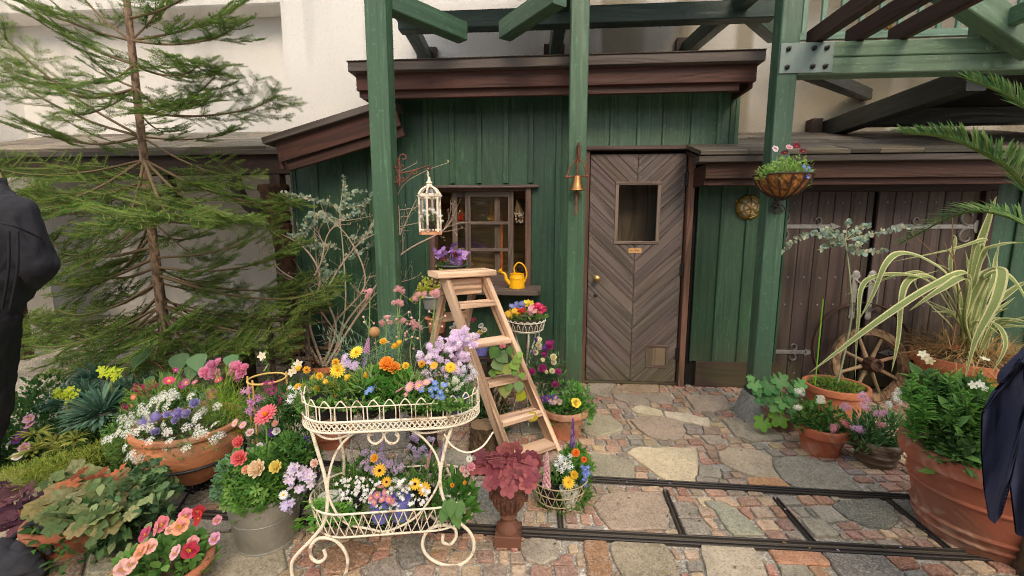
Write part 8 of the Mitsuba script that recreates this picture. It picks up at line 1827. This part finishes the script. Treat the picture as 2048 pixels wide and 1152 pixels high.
# ================================================================== PEOPLE
def skeleton(bones, refine=.03, smooth=12):
    """One continuous body: hulls of the spheres at the joints, united, refined and smoothed."""
    M3 = manifold3d.Manifold; acc = []
    for (p, r), (q, s) in bones:
        a = M3.sphere(r, 20).translate([float(x) for x in p]); b = M3.sphere(s, 20).translate([float(x) for x in q]); acc.append(M3.batch_hull([a, b]))
    m = M3.batch_boolean(acc, manifold3d.OpType.Add).refine_to_length(refine).to_mesh()
    t = trimesh.Trimesh(m.vert_properties[:, :3], m.tri_verts, process=True); trimesh.smoothing.filter_taubin(t, lamb=.5, nu=.53, iterations=smooth)
    return np.array(t.vertices), np.array(t.faces)
def folds(v, amp, sx, sz, seed):
    n = meshkit.fbm(v*np.array([sx, sx, sz]), 3, seed) - .5; c = v.mean(0); d = v-c; d[:, 2] *= .2; d /= np.linalg.norm(d, axis=1, keepdims=True)+1e-6; return v + d*n[:, None]*amp
def add_part(k, nm, vf, col, bs='plain', label=None):
    mb = MB(); mb.add(vf[0], vf[1], col); return part(k, nm, mb, bs, True, label=label)
def hand(wrist, d, palm_n, s=1.0):
    """Palm with five unequal, slightly curled fingers; d along the fingers, palm_n out of the palm."""
    d, n = unit(d), unit(palm_n); x = unit(np.cross(d, n)); n = np.cross(x, d); B = []; W = np.asarray(wrist, float)
    for u in (-.028, 0, .026): B.append(((W, .024*s), (W + d*.085*s + x*u*s, .013*s)))
    for u, L in ((-.032, .075), (-.011, .085), (.011, .08), (.031, .062)):
        b = W + d*.085*s + x*u*s; m = b + (d*.92+n*.30)*L*.45*s; e = m + (d*.75+n*.65)*L*.35*s; t = e + (d*.45+n*.9)*L*.25*s
        B += [((b, .0095*s), (m, .0088*s)), ((m, .0088*s), (e, .008*s)), ((e, .008*s), (t, .007*s))]
    b = W + d*.03*s - x*.028*s; m = b + (d*.6 - x*.65 + n*.3)*.045*s; e = m + (d*.85 - x*.1 + n*.4)*.035*s; B += [((b, .014*s), (m, .011*s)), ((m, .011*s), (e, .009*s))]
    return B
SK = S(206, 164, 140)
def head_mesh(c, fwd, r=.098):
    fwd = unit(fwd); up = V3(0, 0, 1); sd = unit(np.cross(fwd, up)); up = np.cross(sd, fwd); P = lambda f, s, u: c + fwd*f*r + sd*s*r + up*u*r
    B = [((P(-.15, 0, .3), r*.92), (P(.12, 0, .1), r*.82)), ((P(.15, 0, .1), r*.75), (P(.42, 0, -.72), r*.42)), ((P(.86, 0, .12), r*.10), (P(1.02, 0, -.22), r*.14)), ((P(.72, -.18, -.58), r*.12), (P(.72, .18, -.58), r*.12)), ((P(.0, -.92, .0), r*.10), (P(-.05, -.95, -.3), r*.12)), ((P(0, .92, .0), r*.10), (P(-.05, .95, -.3), r*.12)), ((P(-.1, 0, -.3), r*.55), (P(-.15, 0, -1.25), r*.52))]
    return B, P
def face(k, P, r):
    mb = MB()
    for s in (-.34, .34): ball(mb, P(.80, s, .12), r*.13, S(236, 232, 226), 1); ball(mb, P(.90, s, .12), r*.07, S(50, 34, 26), 1); tube(mb, [P(.86, s-.2, .36), P(.92, s, .42), P(.86, s+.2, .36)], r*.04, 5, S(36, 28, 24))
    tube(mb, [P(.80, -.24, -.60), P(.88, 0, -.57), P(.80, .24, -.60)], r*.06, 6, S(170, 96, 88)); part(k, 'face_features', mb, 'plain', True)

# left: a person in black seen from behind, bending forward to the left, cut by the frame
p1 = thing('person', 'person in a black jacket and black trousers bending away at the left edge', 'person')
YL = 1.95; L = lambda px, py, dy=0: at(px, py, YL+dy)
hipR, hipL = L(-28, 640), L(-140, 640, .05); kneeR, kneeL = L(-26, 820, .05), L(-130, 820, -.05)
ftR, ftL = V3(*L(-45, 1000, .05)[:2], .05), V3(*L(-150, 1000)[:2], .05)
chest = L(-40, 470); shR, shL = L(22, 430, .02), L(-140, 400, .05); neck = L(-32, 355, .03); headc = L(-85, 270, .08)
elb, wri = L(78, 528, .04), L(30, 600, .30)
hb, P1 = head_mesh(headc, V3(-.5, .7, -.4))
body = [((shR, .07), (shL, .07)), ((chest, .13), (L(-45, 640), .13)), ((neck, .06), (chest, .12)), ((hipR, .09), (hipL, .09)), ((hipR, .095), (kneeR, .06)), ((kneeR, .06), (ftR+V3(0, 0, .05), .042)), ((hipL, .095), (kneeL, .06)), ((kneeL, .06), (ftL+V3(0, 0, .05), .042)), ((shR, .055), (elb, .042)), ((elb, .042), (wri, .03)), ((shL, .055), (L(-190, 560), .042)), ((L(-190, 560), .042), (L(-150, 620, .2), .03))]
add_part(p1, 'body', skeleton(body + hb + hand(wri, unit(wri-elb), V3(-1, 0, 0)) + hand(L(-150, 620, .2), V3(.3, .6, -.6), V3(1, 0, 0)), .02, 6), SK, 'plain'); face(p1, P1, .098)
NAV = S(36, 36, 42)
jk = [((shR, .095), (L(-45, 520), .20)), ((shL, .105), (L(-45, 520), .20)), ((neck-V3(0, 0, .02), .07), (L(-45, 520), .17)), ((neck-V3(0, 0, .05), .075), (shR, .085)), ((neck-V3(0, 0, .05), .075), (shL, .085)), ((shR, .095), (shL, .095)), ((shL, .10), (L(-70, 640, -.02), .17)), ((chest, .155), (L(-45, 520), .19)), ((neck-V3(0, 0, .04), .08), (chest, .15)), ((L(-45, 520), .20), (L(-70, 640, -.02), .19)), ((L(-20, 540), .14), (L(-40, 660), .12)), ((shR, .10), (elb, .08)), ((elb, .08), (wri+V3(-.02, 0, 0), .055)), ((shL, .10), (L(-190, 560), .075)), ((L(-190, 560), .075), (L(-152, 615, .18), .055))]
v, f = skeleton(jk, .014, 4); v = folds(v, .06, 7, 2.6, 3); v = folds(v, .035, 17, 6, 4); v = folds(v, .012, 40, 14, 5); jkk = add_part(p1, 'jacket', (v, f), NAV, 'cloth')
mb = MB()
for s in (0, 1): pts = [L(0+s*18, 462, -.22), L(0+s*18, 540, -.22), L(-12+s*16, 620, -.17)]; tube(mb, spline([q + V3(0, .03, 0) for q in pts], 8), .006, 5, NAV*.9)
tube(mb, spline([L(-60, 440, -.2), L(20, 450, -.19), L(85, 478, -.07)], 8), .004, 5, NAV*.8); part(jkk, 'seams', mb, 'plain', True)
tr = [((hipR + V3(0, 0, .05), .125), (hipL + V3(0, 0, .05), .125)), ((hipR, .125), (kneeR, .095)), ((kneeR, .095), (ftR + V3(0, 0, .07), .078)), ((hipL, .125), (kneeL, .095)), ((kneeL, .095), (ftL + V3(0, 0, .07), .078))]
v, f = skeleton(tr, .015, 4); v = folds(v, .045, 10, 4, 5); v = folds(v, .02, 24, 12, 6); add_part(p1, 'trousers', (v, f), S(30, 30, 36), 'cloth')
for q in (ftR, ftL): add_part(p1, 'shoe', skeleton([((q + V3(0, -.04, .0), .045), (q + V3(-.05, .16, -.01), .038)), ((q + V3(0, -.04, .03), .05), (q, .04))], .02, 4), S(30, 28, 28))
hv, hf = skeleton([((P1(-.2, 0, .42), .098), (P1(.0, 0, .45), .09)), ((P1(-.45, 0, .1), .08), (P1(-.5, 0, -.35), .06))], .02, 4); add_part(p1, 'hair', (hv, hf), S(30, 24, 22))
# bag on the ground at bottom left
bg = thing('bag', 'crumpled black cloth bag lying on the paving at the bottom left corner', 'bag')
c = gp(20, 1160); v, f = skeleton([((c + V3(-.10, .04, .05), .075), (c + V3(.05, 0, .045), .075)), ((c + V3(.0, .05, .07), .06), (c + V3(.10, .0, .03), .05))], .012, 4); v = folds(v, .06, 14, 14, 8); v = folds(v, .03, 34, 34, 9); v[:, 2] = np.maximum(v[:, 2], .016); add_part(bg, 'body', (v, f), S(38, 38, 44), 'cloth')
mb = MB(); tube(mb, spline([c + V3(-.10, .1, .10), c + V3(-.0, .11, .17), c + V3(.08, .09, .13), c + V3(.11, .06, .07)], 8), .012, 7, S(34, 34, 38)); part(bg, 'strap', mb, 'plain', True)

# right: a person in a navy coat, mostly outside the frame
p2 = thing('person', 'person in a loose navy coat and dark jeans cut off by the right edge', 'person')
YR = 1.28; Q = lambda px, py, dy=0: at(px, py, YR+dy)
hip2, hip2b = Q(2150, 900), Q(2270, 900, .05); kn, knb = Q(2150, 1080, .0), Q(2270, 1080); gz = lambda q: V3(q[0], q[1], .05)
f2, f2b = gz(Q(2155, 1100, .02)), gz(Q(2275, 1100)); ch2 = Q(2330, 620); s2, s2b = Q(2245, 520), Q(2440, 520, .05); nk = Q(2345, 460); hd2 = Q(2345, 370)
el2, wr2 = Q(2165, 675, -.02), Q(2050, 760, .02)
hb2, P2 = head_mesh(hd2, V3(-.2, 1, -.1))
body = [((s2, .07), (s2b, .07)), ((ch2, .13), (Q(2290, 850), .13)), ((nk, .055), (ch2, .12)), ((hip2, .09), (hip2b, .09)), ((hip2, .095), (kn, .06)), ((kn, .06), (f2 + V3(0, 0, .05), .042)), ((hip2b, .095), (knb, .06)), ((knb, .06), (f2b + V3(0, 0, .05), .042)), ((s2, .055), (el2, .042)), ((el2, .042), (wr2, .03)), ((s2b, .055), (Q(2490, 700), .042)), ((Q(2490, 700), .042), (Q(2450, 830, .1), .03))]
add_part(p2, 'body', skeleton(body + hb2 + hand(wr2 + V3(.05, .0, .0), V3(.75, .6, -.2), V3(.6, -.3, -.6)) + hand(Q(2450, 830, .1), V3(0, .2, -1), V3(-1, 0, 0)), .02, 6), SK, 'plain'); face(p2, P2, .098)
NV2 = S(44, 48, 72)
jk = [((s2, .10), (Q(2310, 760), .20)), ((s2b, .10), (Q(2310, 760), .20)), ((nk - V3(0, 0, .04), .07), (Q(2320, 700), .18)), ((Q(2300, 770), .19), (Q(2220, 960), .175)), ((s2, .09), (el2, .078)), ((el2, .072), (wr2, .055)), ((s2b, .09), (Q(2490, 700), .075)), ((Q(2490, 700), .075), (Q(2450, 820, .1), .055))]
v, f = skeleton(jk, .014, 4); v = folds(v, .05, 9, 4, 11); v = folds(v, .02, 24, 9, 12); add_part(p2, 'coat', (v, f), NV2, 'cloth')
fl_ = [(2085, 700), (2040, 722), (2012, 760), (1985, 790), (1966, 830), (1964, 900), (1970, 980), (1980, 1040), (1990, 1048), (2004, 1030), (2022, 970), (2034, 1070), (2060, 1080), (2120, 1060), (2130, 760)]
pg = Polygon([(x, y) for x, y in fl_]).buffer(0); tv, tf = trimesh.creation.triangulate_polygon(pg.segmentize(16), engine='earcut')
m = trimesh.Trimesh(np.c_[tv, np.zeros(len(tv))], tf, process=False).subdivide().subdivide(); w2 = np.array(m.vertices)
V = np.array([Q(x, y, -.05 + .028*math.sin(x*.07+y*.008) + .014*math.sin(x*.16-y*.01) + (2060-x)*.0006) for x, y, _ in w2]); th = V3(.006, .012, .0)
V = np.vstack([V, V+th]); k = len(w2); F = np.vstack([m.faces, m.faces[:, ::-1]+k]); e = trimesh.Trimesh(w2, m.faces, process=False); be = e.edges_sorted[trimesh.grouping.group_rows(e.edges_sorted, require_count=1)]
F = np.vstack([F, [(a, b, b+k) for a, b in be], [(a, b+k, a+k) for a, b in be]])
mbq = MB(); mbq.add(V, F, NV2); scene_k = part(p2, 'coat_flap', mbq, 'cloth', True)
tr = [((hip2, .125), (hip2b, .125)), ((hip2, .125), (kn, .09)), ((kn, .09), (f2 + V3(0, 0, .07), .075)), ((hip2b, .125), (knb, .09)), ((knb, .09), (f2b + V3(0, 0, .07), .075))]
v, f = skeleton(tr, .02, 5); v = folds(v, .03, 8, 7, 15); add_part(p2, 'trousers', (v, f), S(32, 38, 56))
for q in (f2, f2b): add_part(p2, 'shoe', skeleton([((q + V3(0, -.04, .0), .045), (q + V3(0, .16, -.01), .038)), ((q + V3(0, -.04, .03), .05), (q, .04))], .02, 4), S(40, 36, 34))
hv, hf = skeleton([((P2(-.2, 0, .42), .098), (P2(.0, 0, .45), .09)), ((P2(-.45, 0, .1), .08), (P2(-.5, 0, -.35), .06))], .02, 4); add_part(p2, 'hair', (hv, hf), S(40, 30, 26))
